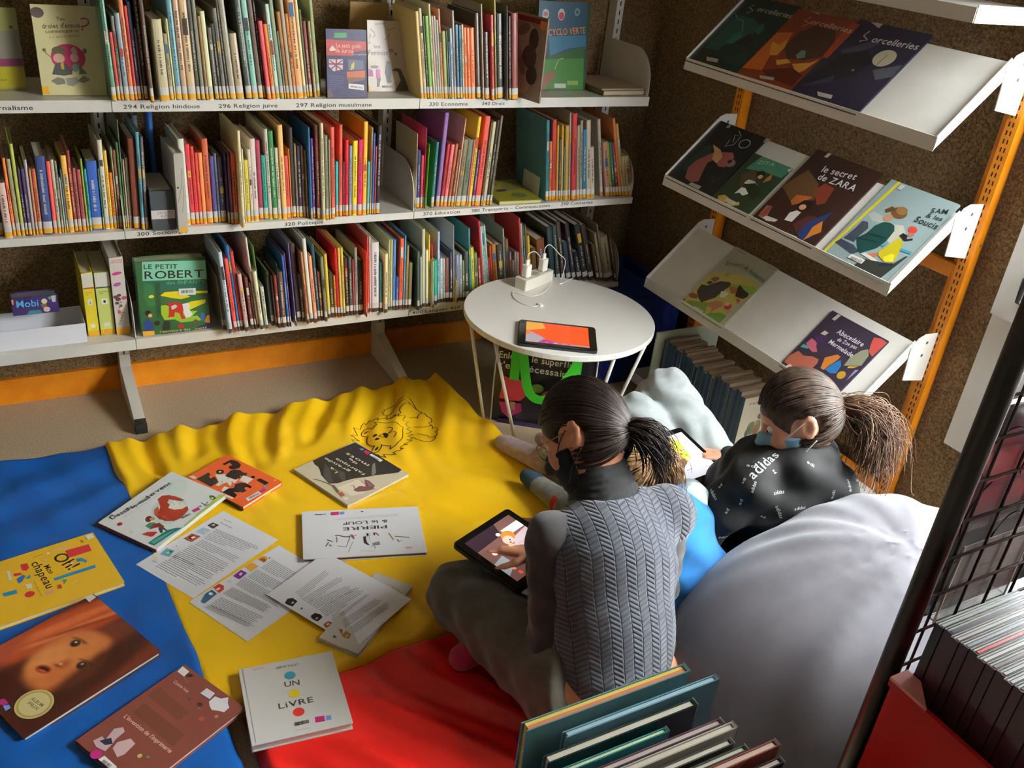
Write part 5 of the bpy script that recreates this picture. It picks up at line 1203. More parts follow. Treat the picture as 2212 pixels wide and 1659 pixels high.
b = MB(); b.box(.9105, 2.79, 1.0695, .9125, 2.9, 1.19, M('8a8c84', .4)); b.box(.9125, 2.79, 1.0695, .93, 2.9, 1.071, M('8a8c84', .4)); tag(b.build('bookend'), 'grey steel bookend left of the purple pocket guide', 'bookend')
# ---------------------------------------------------------------- round table and what is on it
CAB1 = [(1.7254, 2.6284, 0.4425), (1.6469, 2.5426, 0.4425), (1.5828, 2.5189, 0.4425), (1.5528, 2.5468, 0.4425), (1.5384, 2.5715, 0.4425), (1.5167, 2.5261, 0.4425), (1.5188, 2.4765, 0.4425), (1.5466, 2.4393, 0.4425), (1.5756, 2.4507, 0.4425)]
CAB2 = [(1.8246, 2.6304, 0.4425), (1.7812, 2.6087, 0.4425), (1.7471, 2.5922, 0.4425)]
CAB3 = [(1.6396, 2.4827, 0.4425), (1.6117, 2.4755, 0.4425), (1.5859, 2.4579, 0.4425)]
PSX, PSY, PSR = 1.5849, 2.5664, .405
BGX, BGY, BGR = 1.625, 2.425, -.64
TX, TY, TZ, TR = 1.611, 2.375, .44, .324
t = thing('side_table', 'round white tray table on thin white wire legs', 'table', (TX, TY, 0)); b = MB(); m = m_white2
ring = lambda r, z, n=72: [(r*math.cos(2*math.pi*i/n), r*math.sin(2*math.pi*i/n), z) for i in range(n)]
def lathe(b, prof, m, n=72):
    vs = []; fs = []
    for r, z in prof: vs += ring(r, z, n)
    for k in range(len(prof)-1):
        for j in range(n): fs.append((k*n+j, k*n+(j+1) % n, (k+1)*n+(j+1) % n, (k+1)*n+j))
    fs += [tuple(range(n-1, -1, -1)), tuple((len(prof)-1)*n+j for j in range(n))]; b.add(vs, fs, m, False)
lathe(b, [(TR-.004, TZ-.022), (TR, TZ-.018), (TR, TZ-.002), (TR-.0015, TZ)], m); b.build('tabletop', t)
for a0, r0, a1 in ((2.76, .22, 2.955), (-2.66, .187, -2.83), (-1.45, .21, -1.507), (-.80, .21, -.873), (.35, .22, .30), (1.45, .22, 1.5)):
    b = MB(); b.tube([(r0*math.cos(a0), r0*math.sin(a0), .004), (.311*math.cos(a1), .311*math.sin(a1), TZ-.02)], .0060, m); b.ell((r0*math.cos(a0), r0*math.sin(a0), .004), .008, .008, .0035, m, 12, 6); b.build('leg', t)
def tablet(label, O, U, V, w_, h_, screen, case, bez=.016, t_=.012, onart=None, group=None):
    t = thing('tablet_computer', label, 'tablet', mat=frame(O, U, V)); b = MB()
    b.rbox(-.003, -.003, -t_, w_+.003, h_+.003, -.0035, M(case, .5), .012, 5); b.build('case', t)
    b = MB(); b.rbox(0, 0, -.0035, w_, h_, 0, M('0b0b0c', .12, 1.), .010, 5); b.build('body', t)
    b = MB(); q = [(bez[0], bez[1]), (w_-bez[0], bez[1]), (w_-bez[0], h_-bez[1]), (bez[0], h_-bez[1])]
    a = ScreenArt(); a.poly([(x*1000, y*1000) for x, y in q], screen); onart(a, w_*1000, h_*1000); a.build('screen', t)
    return t
class ScreenArt(Art):
    E = 1.
    def mat(s, h): return M(h, .15, .3, emit=s.E)
def scr_home(a, W, H):
    a.E = .22
    a.poly([(22, 12), (W-22, 12), (W-22, H-12), (22, H-12)], 'e8501c'); a.poly([(22, 12), (105, 12), (75, 55), (30, 95), (22, 80)], 'a8a0a8'); a.poly([(75, H-12), (22, H-12), (22, 95), (40, 100), (85, 120)], 'e0a040')
    a.poly([(60, 12), (150, 12), (110, 30), (80, 40)], 'a03a8a'); a.poly([(22, 60), (38, 75), (30, 92), (22, 90)], 'e07830'); a.poly([(110, 12), (W-22, 12), (W-22, 20), (100, 22)], '9a8a98')
    for i in range(7): a.rect(70+i*14, 15, 79+i*14, 22, ('b04a90', 'd86a50', '7a5ab0', 'c8b0c0')[i % 4])
tO = Vector((1.3500, 2.1940, TZ+.0125)); tU = Vector((0.2040, -0.1210, 0)).normalized(); tV = Vector((-tU.y, tU.x, 0))
tablet('black tablet with an orange home screen lying on the round table', tO, tU, tV, .245, .172, 'e8501c', '15171a', (.022, .012), .012, scr_home)
# power strip with two chargers
t = thing('power_strip', 'short white multi-socket block on the round table', 'power strip', mat=Matrix.Translation((PSX, PSY, TZ)) @ Matrix.Rotation(PSR, 4, 'Z')); mp = M('dcd6c4', .5)
b = MB(); b.rbox(0, 0, 0, .165, .052, .040, mp, .006, 3); b.build('housing', t)
b = MB()
for cx in (.03, .082, .135):
    lathe_pts = [(cx+.019*math.cos(2*math.pi*i/24), .026+.019*math.sin(2*math.pi*i/24)) for i in range(24)]; b.prism(lathe_pts, .040, .0412, M('b8b2a2', .6))
    for dx in (-.008, .008): b.box(cx+dx-.002, .024, .0412, cx+dx+.002, .028, .0416, M('2c2a26', .8))
b.build('sockets', t)
MPS = Matrix.Translation((PSX, PSY, TZ)) @ Matrix.Rotation(PSR, 4, 'Z')
for i, cx in enumerate((.03, .128)):
    p = MPS @ Vector((cx, .026, .0425)); t = thing('usb_charger', ('white USB wall charger plugged in at the %s end of the socket block') % ('near left', 'far right')[i], 'charger', mat=Matrix.Translation(p) @ Matrix.Rotation(PSR, 4, 'Z'), group='chargers in the socket block')
    b = MB(); b.rbox(-.015, -.013, 0, .015, .013, .044, M('efe9dc', .4), .006, 4); b.build('body', t)
    b = MB(); b.rbox(-.008, -.004, .044, .008, .004, .062, M('f4efe4', .4), .003, 3); b.build('plug', t)
mc_ = M('ece6da', .45)
def P_(x, y, z): return MPS @ Vector((x, y, z))
def smooth(pts, n=8):
    out = []; K = len(pts); pts = [Vector(p) for p in pts]
    for i in range(K-1):
        p0, p1, p2, p3 = pts[max(i-1, 0)], pts[i], pts[i+1], pts[min(i+2, K-1)]
        for j in range(n):
            u = j/n; out.append(.5*((2*p1)+(p2-p0)*u+(2*p0-5*p1+4*p2-p3)*u*u+(3*p1-p0-3*p2+p3)*u**3))
    return out+[pts[-1]]
t = thing('charging_cable', 'thin white cable arching from the far charger over the table edge', 'cable', P_(.128, .026, .10)); b = MB()
L0 = P_(.128, .026, .10)
b.tube([v-L0 for v in smooth([P_(.128, .026, .1045), P_(.135, .03, .125), P_(.165, .03, .128), P_(.215, .02, .085), P_(.245, .01, .055), P_(.225, .0, .004), P_(.195, -.01, .003)])], .0016, mc_, 6); b.build('cord', t)
t = thing('charging_cable', 'thin white cable running from the near charger round to a plug', 'cable', P_(.03, .026, .10)); b = MB(); L0 = P_(.03, .026, .10)
zt = TZ+.0025
b.tube([v-L0 for v in smooth([P_(.03, .026, .1045), P_(.035, .03, .122), P_(.08, .035, .12), P_(.13, .04, .08), P_(.17, .06, .02)]+[Vector(q) for q in CAB1])], .0015, mc_, 6); b.build('cord', t)
b = MB(); e = Vector(CAB1[-1])-L0; b.box(e.x-.006, e.y-.016, e.z-.002, e.x+.006, e.y+.004, e.z+.0045, M('f6f2ea', .4)); b.build('connector', t)
t = thing('charging_cable', 'short white cable end with a small plug lying near the table back edge', 'cable', CAB2[0]); b = MB(); L0 = Vector(CAB2[0])
b.tube([Vector(q)-L0 for q in CAB2], .0014, mc_, 6); b.build('cord', t)
b = MB(); e = Vector(CAB2[-1])-L0; b.ell((e.x, e.y, e.z+.001), .008, .004, .003, M('f6f2ea', .4), 10, 6); b.build('connector', t)
# shopping bag under the table
t = thing('shopping_bag', 'black printed carrier bag with green straps under the round table', 'bag', (BGX, BGY, 0)); mb = M('1b1820', .35, .3); b = MB()
BR_ = Matrix.Rotation(BGR, 4, 'Z'); W, D, H = .34, .15, .32
outer = []; n = 12
def bagring(z, k, inset=0):
    r = []; bul = 1+.04*math.sin(z*12+k); w2, d2 = (W/2-inset)*bul, (D/2-inset)*bul
    for i in range(n): r.append((-w2+2*w2*i/n, -d2-.006*math.sin(math.pi*i/n*2+z*9), z))
    for i in range(4): r.append((w2, -d2+2*d2*i/4, z+.0))
    for i in range(n): r.append((w2-2*w2*i/n, d2+.006*math.sin(math.pi*i/n*3+z*7), z))
    for i in range(4): r.append((-w2, d2-2*d2*i/4, z))
    return r
zs_ = [0, .05, .1, .15, .2, .25, .29, H]; RG = [bagring(z, 0) for z in zs_]+[bagring(z, 0, .003) for z in (H-.001, .2, .1)]; vs = [p for r in RG for p in r]; N_ = len(RG[0]); fs = [tuple(range(N_-1, -1, -1))]
for k in range(len(RG)-1): fs += [(k*N_+j, k*N_+(j+1) % N_, (k+1)*N_+(j+1) % N_, (k+1)*N_+j) for j in range(N_)]
fs.append(tuple((len(RG)-1)*N_+j for j in range(N_))); b.add([BR_ @ Vector(v) for v in vs], fs, mb, False); b.build('bag_body', t)
def bagfront(name, fn, y=-D/2-.012):
    a = Art(.4, .3); fn(a); o = a.build(name, t); o.matrix_local = BR_ @ Matrix(((1, 0, 0, -W/2), (0, 0, -1, y), (0, 1, 0, 0), (0, 0, 0, 1)))
def bagart(a):
    a.text(26, (4, 258), (262, 258), 'Enlever le superflu', 'd8d4cc'); a.text(26, (4, 220), (262, 220), "c'est nécessaire", 'd8d4cc')
    a.poly([(20, 100), (28, 190), (45, 185), (75, 188), (110, 170), (105, 150), (115, 125), (95, 100), (60, 95)], 'c83048'); a.poly([(20, 85), (100, 90), (105, 60), (60, 25), (35, 45)], 'b82870'); a.poly([(60, 92), (78, 92), (82, 60), (66, 60)], 'c8a080')
    a.ell(150, 160, 22, 17, 0, '6a8a3a'); a.ell(190, 130, 24, 26, 0, 'c23a24'); a.text(12, (178, 124), (204, 124), '10', 'e8c8b8'); a.poly([(210, 20), (320, 20), (320, 150), (260, 200), (220, 120)], '3a2454')
    a.poly([(20, 0), (320, 0), (320, 18), (20, 18)], '2c1c4a')
bagfront('front_print', bagart)
mgr = M('3ec42a', .5)
for sy, nm in ((-1, 'strap'), (1, 'strap')):
    b = MB(); y = sy*(D/2+.014); pts = [(-.105, y*.98, .18), (-.105, y, .318), (-.085, y+sy*.01, .30), (-.05, y+sy*.035, .17), (.0, y+sy*.04, .14), (.05, y+sy*.035, .18), (.10, y+sy*.01, .27), (.105, y, .312), (.105, y*.98, .18)] if sy < 0 else [(-.10, y, .2), (-.10, y, .315), (-.08, y-.01, .36), (-.03, y-.05, .34), (.03, y-.06, .33), (.08, y-.03, .33), (.10, y, .31), (.10, y, .2)]
    sm = smooth(pts, 6); vs = []; hw = .0165
    for i, p in enumerate(sm):
        d = (sm[min(i+1, len(sm)-1)]-sm[max(i-1, 0)]).normalized(); side = d.cross(Vector((0, -sy, 0))); side = side.normalized() if side.length > .01 else Vector((1, 0, 0))
        for o_ in (0, .0015): vs += [BR_ @ (p+side*hw+Vector((0, sy*o_, 0))), BR_ @ (p-side*hw+Vector((0, sy*o_, 0)))]
    K = len(sm); fs = []
    for i in range(K-1):
        a_ = 4*i; fs += [(a_, a_+1, a_+5, a_+4), (a_+2, a_+6, a_+7, a_+3), (a_, a_+4, a_+6, a_+2), (a_+1, a_+3, a_+7, a_+5)]
    b.add(vs, fs, mgr, False); b.build(nm, t)
b = MB(); b.tube([BR_ @ Vector(p) for p in ((-W/2-.004, -D/2-.006, .003), (-W/2-.006, -D/2-.008, .17), (-W/2-.003, -D/2-.004, .325))], .003, M('c8c4bc', .6), 6); b.tube([BR_ @ Vector(p) for p in ((W/2+.004, -D/2-.006, .003), (W/2+.006, -D/2-.008, .17), (W/2+.003, -D/2-.004, .325))], .003, M('c8c4bc', .6), 6); b.build('white_piping', t)
# ---------------------------------------------------------------- foreground: wire panel, discs, crate books
t = thing('wire_display', 'black steel wire grid panel with a thick tube post in the right foreground', 'display grid', (.961, .517, 0)); mk = M('201d1a', .38, .2)
b = MB(); b.tube([(0, 0, .0), (0, 0, 1.75)], .0145, mk, 20); b.build('tube_post', t)
mgw = M('6c6c6a', .35, metal=.7); z = .333; b = MB()
while z < 1.6: b.tube([(.0, -.004, z), (.62, -.004, z)], .0020, mgw, 6); z += .0602
b.build('horizontal_wires', t); b = MB(); x = .045
while x < .62: b.tube([(x, 0, .30), (x, 0, 1.58)], .0020, mk, 6); x += .0602
b.build('vertical_wires', t)
# displayed disc case and acrylic holder behind the grid
t = thing('disc_album', 'dark disc album with a red-brown edge hanging behind the wire grid', 'album', (.99, .545, .865)); b = MB()
b.box(0, 0, 0, .30, .004, .34, M('8c3c24', .5)); b.build('back_cover', t); b = MB(); b.box(.004, -.010, .002, .30, .0, .338, M('2c2c34', .15, .8)); b.build('front_cover', t)
a = Art(.2, .8)
for q in ((60, 60, 40, 30, 20, '4a4850'), (90, 170, 50, 60, -20, '3c3a44'), (160, 90, 40, 60, 10, '55525a'), (70, 260, 40, 40, 0, '4a2c34'), (180, 240, 60, 40, 20, '3a4450'), (120, 40, 60, 14, 0, '6a6668')): a.ell(*q)
o = a.build('cover_print', t); o.matrix_local = Matrix(((1, 0, 0, 0), (0, 0, -1, -.0104), (0, 1, 0, 0), (0, 0, 0, 1)))
t = thing('acrylic_holder', 'clear acrylic holder hooked on the wire grid in front of the dark album', 'holder', (1.035, .530, .865)); b = MB(); mac = bpy.data.materials.new('acrylic'); mac.use_nodes = True; g = mac.node_tree.nodes['Principled BSDF']
g.inputs['Transmission Weight'].default_value = .85; g.inputs['Roughness'].default_value = .08; g.inputs['IOR'].default_value = 1.3; g.inputs['Base Color'].default_value = (.9, .93, .9, 1)
b.box(0, -.008, 0, .15, -.0065, .13, mac); b.box(0, -.0065, 0, .15, .003, .0025, mac); b.build('pocket', t)
b = MB(); ed = M('d8dcd4', .3)
b.box(-.002, -.0085, -.002, .152, -.006, .001, ed); b.box(-.002, -.0085, .001, .0005, -.006, .13, ed); b.box(.1495, -.0085, .001, .152, -.006, .10, ed); b.build('bright_edges', t)
# disc cases in a red bin
y = .417; rnd = random.Random(11); k = 0
NCD = 15
for k in range(NCD):
    wd = .0102; y0 = y-wd; x0 = .829+.0022*math.sin(k*2.1); z0 = .905; h = .124
    col = ('b8c2cc', '2c3e5a', 'c2c6ca', '9aa8b8', 'c43a30', 'cfd2d4', '6a5a5c', 'b9c4c8')[k % 8]
    t = thing('disc_case', 'clear disc case, %s from the back of the row in the red bin' % ordw(k+1), 'disc case', (x0, y0, z0), group='disc cases in the red bin')
    b = MB(); mcs = M('8fa0ae', .12, .8); b.box(0, 0, 0, .142, wd, h, M('4c2f3c', .2, .7) if k else M('2c2a34', .2, .7))
    b.build('case_body', t)
    b = MB(); b.box(.003, wd*.15, h, .141, wd*.45, h+.0007, M(col, .25, .6)); b.box(.001, wd*.55, h, .142, wd*.70, h+.001, M('d8e2e8', .1, .8)); b.box(.0, wd*.88, h, .142, wd*.96, h+.0012, M('c8d8e0', .1, .8)); b.build('top_edge', t)
    y = y0-.0006
t = thing('media_bin', 'red plastic bin holding the row of disc cases, right foreground', 'bin', (.80, .24, 0)); mr = M('c01010', .4, .1); b = MB()
b.box(.0, 0, .80, .006, .185, .948, mr); b.box(.0, .181, .80, .25, .185, .94, mr); b.box(0, 0, .80, .25, .004, .9, mr); b.box(.244, 0, .80, .25, .185, .9, mr); b.box(.006, .004, .80, .244, .181, .904, mr)
b.build('bin_body', t); b = MB(); b.prism([(0.0, .185), (.028, .185), (.028, .166), (.0, .135)], .948, .952, M('d88a8a', .4)); b.build('bin_rim', t)
b = MB(); b.box(.02, .02, 0, .23, .16, .80, M('3a3632', .6)); b.build('bin_stand', t)
# unseen cabinet added past the right edge, blocking window light from the bean bag
t = thing('added_disc_cabinet', 'unseen grey disc cabinet added past the right edge to shade the bean bag', 'cabinet', (1.08, .20, 0)); b = MB(); mg_ = M('4a4844', .6)
b.box(0, 0, 0, 1.1, .30, .88, mg_); b.build('carcass', t)
for k in range(4):
    b = MB(); b.box(.01+k*.275, .01, .88, .265+k*.275, .20, .98, mr); b.build('bin', t)
    b = MB(); b.box(.04+k*.275, .02, .98, .19+k*.275, .18, 1.03, M('5a3c4c', .3, .4)); b.build('disc_row', t)
# tall picture books in the foreground crate
FB = [  # x0, x1, y(front face), thickness, top z, colour, page colour, label
 (.474, .728, .6445, .015, .780, '5f8a90', 'dcc860', 'tall covered picture book with yellow and orange page edges, backmost in front'),
 (.520, .764, .6235, .010, .770, '6a90a0', '9cc0cc', 'pale blue glossy book sticking out right behind the front books'),
 (.482, .712, .603, .012, .765, '1d3434', 'c9c2b0', 'cream-paged book in a dark clear cover, second in the foreground row'),
 (.470, .655, .588, .008, .757, '2f7a80', 'c8d8a8', 'thin teal and pale green book in the foreground row'),
 (.455, .735, .572, .010, .752, '5a3a4a', 'b0a49c', 'maroon edged book in the foreground row'),
 (.475, .742, .556, .011, .758, 'a8a296', 'c8c0b0', 'off-white book with a curled clear corner in the foreground row'),
 (.470, .726, .541, .010, .752, '4a4a48', 'c4bcac', 'grey book with cream pages near the front of the foreground row'),
 (.470, .738, .527, .009, .750, '3a4438', 'b4b4a4', 'dark olive book in the foreground row'),
 (.500, .775, .511, .011, .758, '7a3a30', 'c4a89a', 'reddish book with pink-white pages, frontmost in the foreground row'),
 (.500, .770, .494, .010, .748, '2c2430', 'b8a8a0', 'dark book at the very bottom edge of the foreground row')]
for x0, x1, y, th_, z, col, pg, lb in FB:
    t = thing('picture_book', lb, 'book', (x0, y, z-.27), group='tall picture books in the foreground crate'); b = MB(); m = M(col, .22, .7); W = x1-x0
    b.box(0, 0, 0, W, .0018, .27, m); b.box(0, th_-.0018, 0, W, th_, .27, m); b.box(W-.003, .0018, 0, W, th_-.0018, .27, m); b.build('cover', t)
    b = MB(); b.box(.004, .002, .003, W-.004, th_*.55, .2685, M('c87a50' if y > .64 else pg, .8)); b.box(.004, th_*.55, .003, W-.004, th_-.002, .2685, M(pg, .8)); b.build('page_block', t)
    b = MB(); b.box(W, -.0006, 0, W+.0016, th_+.0006, .2712, mac); b.build('clear_jacket', t)
t = thing('book_crate', 'dark wooden crate holding the tall foreground picture books', 'crate', (.44, .47, 0)); mw_ = M('4a3626', .6); b = MB()
b.box(0, 0, .40, .36, .010, .62, mw_); b.box(0, .205, .40, .36, .215, .62, mw_); b.box(0, .010, .40, .008, .205, .62, mw_); b.box(.352, .010, .40, .36, .205, .62, mw_); b.box(.008, .010, .40, .352, .205, .4775, mw_); b.box(.02, .02, 0, .05, .05, .40, mw_); b.box(.31, .02, 0, .34, .05, .40, mw_); b.box(.02, .165, 0, .05, .195, .40, mw_); b.box(.31, .165, 0, .34, .195, .40, mw_); b.build('crate_body', t)
# ---------------------------------------------------------------- bodies, clothes and cushions as smooth blended volumes
class Vol:
    """smoothly blended round bones and ellipsoids on a grid, turned into one closed skin"""
    def __init__(s, lo, hi, h):
        s.lo = np.array(lo, float); s.h = h; s.n = np.ceil((np.array(hi)-s.lo)/h).astype(int)+1; s.F = np.full(s.n, .2, np.float32)
    def sub(s, lo, hi, pad):
        a = np.clip(np.floor((lo-pad-s.lo)/s.h).astype(int), 0, s.n-1); b = np.clip(np.ceil((hi+pad-s.lo)/s.h).astype(int)+1, 1, s.n)
        sl = tuple(slice(i, j) for i, j in zip(a, b)); ax = [s.lo[k]+s.h*np.arange(a[k], b[k]) for k in range(3)]
        return sl, np.stack(np.meshgrid(*ax, indexing='ij'), -1)
    def mix(s, sl, d, k):
        f = s.F[sl]; h = np.clip(.5+.5*(d-f)/k, 0, 1) if k > 0 else (d > f).astype(float)
        s.F[sl] = d*(1-h)+f*h-k*h*(1-h)
    def bone(s, a, b, ra, rb, k=.02, flat=None):
        a, b = np.array(a, float), np.array(b, float); r = max(ra, rb); sl, P = s.sub(np.minimum(a, b)-r, np.maximum(a, b)+r, k+.02)
        if P.size == 0: return s
        ab = b-a; t = np.clip(((P-a)@ab)/max(ab@ab, 1e-9), 0, 1); D = P-(a+t[..., None]*ab)
        if flat is not None:     # flatten along a direction: (axis, factor)
            ax = np.array(flat[0], float); ax /= np.linalg.norm(ax); D = D+(D@ax)[..., None]*ax*(1/flat[1]-1)
        s.mix(sl, np.linalg.norm(D, axis=-1)-(ra+(rb-ra)*t), k); return s
    def chain(s, pts, k=.02, flat=None):
        for p, q in zip(pts, pts[1:]): s.bone(p[0], q[0], p[1], q[1], k, flat)
        return s
    def ell(s, c, r, R=None, k=.02):
        c, r = np.array(c, float), np.array(r, float); m = r.max(); sl, P = s.sub(c-m, c+m, k+.02); D = P-c
        if R is not None: D = D@np.array(R)
        k0 = np.linalg.norm(D/r, axis=-1); k1 = np.linalg.norm(D/(r*r), axis=-1)+1e-9; s.mix(sl, k0*(k0-1)/k1, k); return s
    def cut(s, p, n, k=.006):
        """remove everything on the +n side of the plane"""
        n = np.array(n, float); n /= np.linalg.norm(n); ax = [s.lo[i]+s.h*np.arange(s.n[i]) for i in range(3)]
        d = (ax[0]-p[0])[:, None, None]*n[0]+(ax[1]-p[1])[None, :, None]*n[1]+(ax[2]-p[2])[None, None, :]*n[2]
        h = np.clip(.5-.5*(d-s.F)/k, 0, 1); s.F = d*(1-h)+s.F*h+k*h*(1-h); return s
    def carve(s, c, r, k=.01):
        c = np.array(c, float); r = np.array(r, float)*np.ones(3); sl, P = s.sub(c-r, c+r, .03); D = P-c
        k0 = np.linalg.norm(D/r, axis=-1); k1 = np.linalg.norm(D/(r*r), axis=-1)+1e-9; d = -(k0*(k0-1)/k1); f = s.F[sl]
        h = np.clip(.5-.5*(d-f)/k, 0, 1); s.F[sl] = d*(1-h)+f*h+k*h*(1-h); return s
    def warp(s, fn):
        ax = [s.lo[i]+s.h*np.arange(s.n[i]) for i in range(3)]; X, Y, Z = np.meshgrid(*ax, indexing='ij'); s.F = s.F+fn(X, Y, Z).astype(np.float32); return s
    def mesh(s):
        F = s.F.copy(); F[0], F[-1] = .1, .1; F[:, 0], F[:, -1] = .1, .1; F[:, :, 0], F[:, :, -1] = .1, .1
        S = F < 0; n = np.array(F.shape)-1; cs = np.zeros(n, int)
        sl = lambda o: tuple(slice(a, a+m) for a, m in zip(o, n)); offs = [(i, j, k) for i in (0, 1) for j in (0, 1) for k in (0, 1)]
        for o in offs: cs += S[sl(o)]
        act = (cs > 0) & (cs < 8); idx = np.full(n, -1); idx[act] = np.arange(act.sum()); ci = np.argwhere(act)
        acc = np.zeros((len(ci), 3)); cnt = np.zeros(len(ci))
        for o in offs:
            for a in range(3):
                if o[a]: continue
                p = list(o); p[a] = 1; i0 = ci+np.array(o); i1 = ci+np.array(p); f0 = F[tuple(i0.T)]; f1 = F[tuple(i1.T)]; m = (f0 < 0) != (f1 < 0)
                t = np.where(m, f0/np.where(m, f0-f1, 1), 0); q = np.tile(np.array(o, float), (len(ci), 1)); q[:, a] = t; acc[m] += q[m]; cnt[m] += 1
        V = s.lo+s.h*(ci+acc/cnt[:, None]); faces = []
        for a in range(3):
            b, c = (a+1) % 3, (a+2) % 3; s0 = [slice(None)]*3; s1 = [slice(None)]*3; s0[a] = slice(0, -1); s1[a] = slice(1, None)
            m = S[tuple(s0)] != S[tuple(s1)]; e = np.argwhere(m); ok = (e[:, b] > 0) & (e[:, c] > 0) & (e[:, b] < n[b]) & (e[:, c] < n[c]); e = e[ok]
            ins = S[tuple(e.T)]; g = []
            for db, dc in ((-1, -1), (0, -1), (0, 0), (-1, 0)):
                q = e.copy(); q[:, b] += db; q[:, c] += dc; g.append(idx[tuple(q.T)])
            g = np.stack(g, 1); g[~ins] = g[~ins][:, ::-1]; faces.append(g)
        return V, np.concatenate(faces)
def mesh_obj(name, V, Fc, mats, parent, smooth=2):
    me = bpy.data.meshes.new(name); me.from_pydata(V.tolist(), [], Fc.tolist())
    e = np.zeros(len(me.edges)*2, int); me.edges.foreach_get('vertices', e); e = e.reshape(-1, 2); V = V.copy()
    for _ in range(smooth):
        acc = np.zeros_like(V); c = np.zeros(len(V))
        for i, j in ((0, 1), (1, 0)): np.add.at(acc, e[:, i], V[e[:, j]]); np.add.at(c, e[:, i], 1)
        V = V*.5+.5*acc/np.maximum(c, 1)[:, None]
    me.vertices.foreach_set('co', V.astype(np.float32).ravel()); me.polygons.foreach_set('use_smooth', [True]*len(me.polygons))
    for m in mats: me.materials.append(m)
    me.update(); o = bpy.data.objects.new(name, me); link(o, parent)
    if parent: o.location = -Vector(parent.location)
    return o
def vol_obj(v, name, mat, parent, smooth=2): V, Fc = v.mesh(); return mesh_obj(name, V, Fc, [mat], parent, smooth)
def vec(*a): return np.array(a, float)
def unit(v): v = np.array(v, float); return v/np.linalg.norm(v)
m_skin = MN('skin', 'b97a56', 'c98a66', 30, .5, .05, 200, .0005); m_skin2 = MN('skin_fair', 'c68c6e', 'd49c7e', 30, .5, .05, 200, .0005)
def cloth(n, c1, c2, sc=60, bump=.35, bs=500, rough=.9, bd=.001): return MN(n, c1, c2, sc, rough, bump, bs, bd, 4, (.35, .65), 0, .3)
def hairmat(n, c1, c2):
    m = MN(n, c1, c2, 60, .5, .1, 300, .0005); m.node_tree.nodes['Principled BSDF'].inputs['Specular IOR Level'].default_value = .35; return m
def hair(parent, name, c, r, Rm, face, knot, mat, mat2, tail, tw, n=900, seed=1, low=-.55, tailn=260, curl=.006, tail_spread=.02):
    """strands combed over the skull from the hairline to the knot, then a loose tail
    c centre, r radii, Rm columns = right, face, up of the head; face = half-angle kept free of hair"""
    rnd = np.random.RandomState(seed); b = MB(); Rm = np.array(Rm); kd = unit(Rm.T@(np.array(knot)-c)/r)
    # scalp cap
    def surf(d, s=1.): return c+Rm@(d*r*s)
    k = 0
    while k < n:
        d = unit(rnd.normal(size=3))
        if d[1] > face[0] and d[2] < face[1]: continue       # the face itself
        if d[2] < low: continue
        if abs(d[0]) > .84 and -.32 < d[2] < .12 and -.25 < d[1] < .35: continue   # ears stay free
        om = math.acos(np.clip(d@kd, -1, 1))
        if om < .16 or om > 2.9: continue
        pts = []; s0 = 1.0+rnd.uniform(.03, .07); K = max(4, int(om*6)); w1 = rnd.uniform(-1, 1)*.035; ax = unit(np.cross(d, kd)); tmax = rnd.uniform(.94, 1.)
        for i in range(K+1):
            t = i/K*tmax; q = (math.sin((1-t)*om)*d+math.sin(t*om)*kd)/math.sin(om)+ax*w1*math.sin(math.pi*t)
            pts.append(surf(unit(q), s0+.02*math.sin(math.pi*t)*rnd.uniform(.8, 1)+.03*t*t))
        b.tube(pts, rnd.uniform(.0013, .0026), mat, 4, taper=lambda t: 1-.35*t); k += 1
    for k in range(tailn):
        off = rnd.normal(size=3)*tw*.5; ph = rnd.uniform(0, 6.28); pts = []; ln = rnd.uniform(.75, 1.08); am = rnd.uniform(.2, 1)*curl
        T = smooth(tail, 5)
        for i, p in enumerate(T):
            t = i/(len(T)-1)
            if t > ln: break
            sp = .35+2.2*t*(1-.45*t); fr = off*sp+rnd.normal(size=3)*0
            pts.append(np.array(p)+fr+np.array([math.sin(ph+t*11), math.cos(ph*1.3+t*9), math.sin(ph*.7+t*13)])*am*t+off*tail_spread*10*t*t)
        if len(pts) > 2: b.tube(pts, rnd.uniform(.0010, .0021), mat2, 4, taper=lambda t: 1-.6*t)
    b.add(*tie(knot, Rm@kd, .017), M('141210', .7), True)
    o = b.build(name, parent); o.location = -Vector(parent.location); return o
def decals(parent, name, src, words, mat):
    """words printed on cloth: every glyph point is laid on the nearest point of the fabric"""
    from mathutils.bvhtree import BVHTree
    me = src.data; off = Vector(src.location)+Vector(parent.location); bv = BVHTree.FromPolygons([v.co.copy() for v in me.vertices], [tuple(p.vertices) for p in me.polygons]); b = MB()
    for p, q, h, txt in words:
        p, q = Vector(p)-off, Vector(q)-off; L, W = layout(txt); d = (q-p).normalized(); co, nr, _, _ = bv.find_nearest((p+q)/2); up = nr.cross(d).normalized(); sx = (q-p).length/W; sy = h/.72
        for x0, gv, gf in L:
            vs = []
            for x, y in gv:
                a = p+d*(x+x0)*sx+up*y*sy; c_, n_, _, _ = bv.find_nearest(a); vs.append(c_+n_*.0011)
            b.add(vs, gf, mat)
    o = b.build(name, parent); o.location = src.location; return o
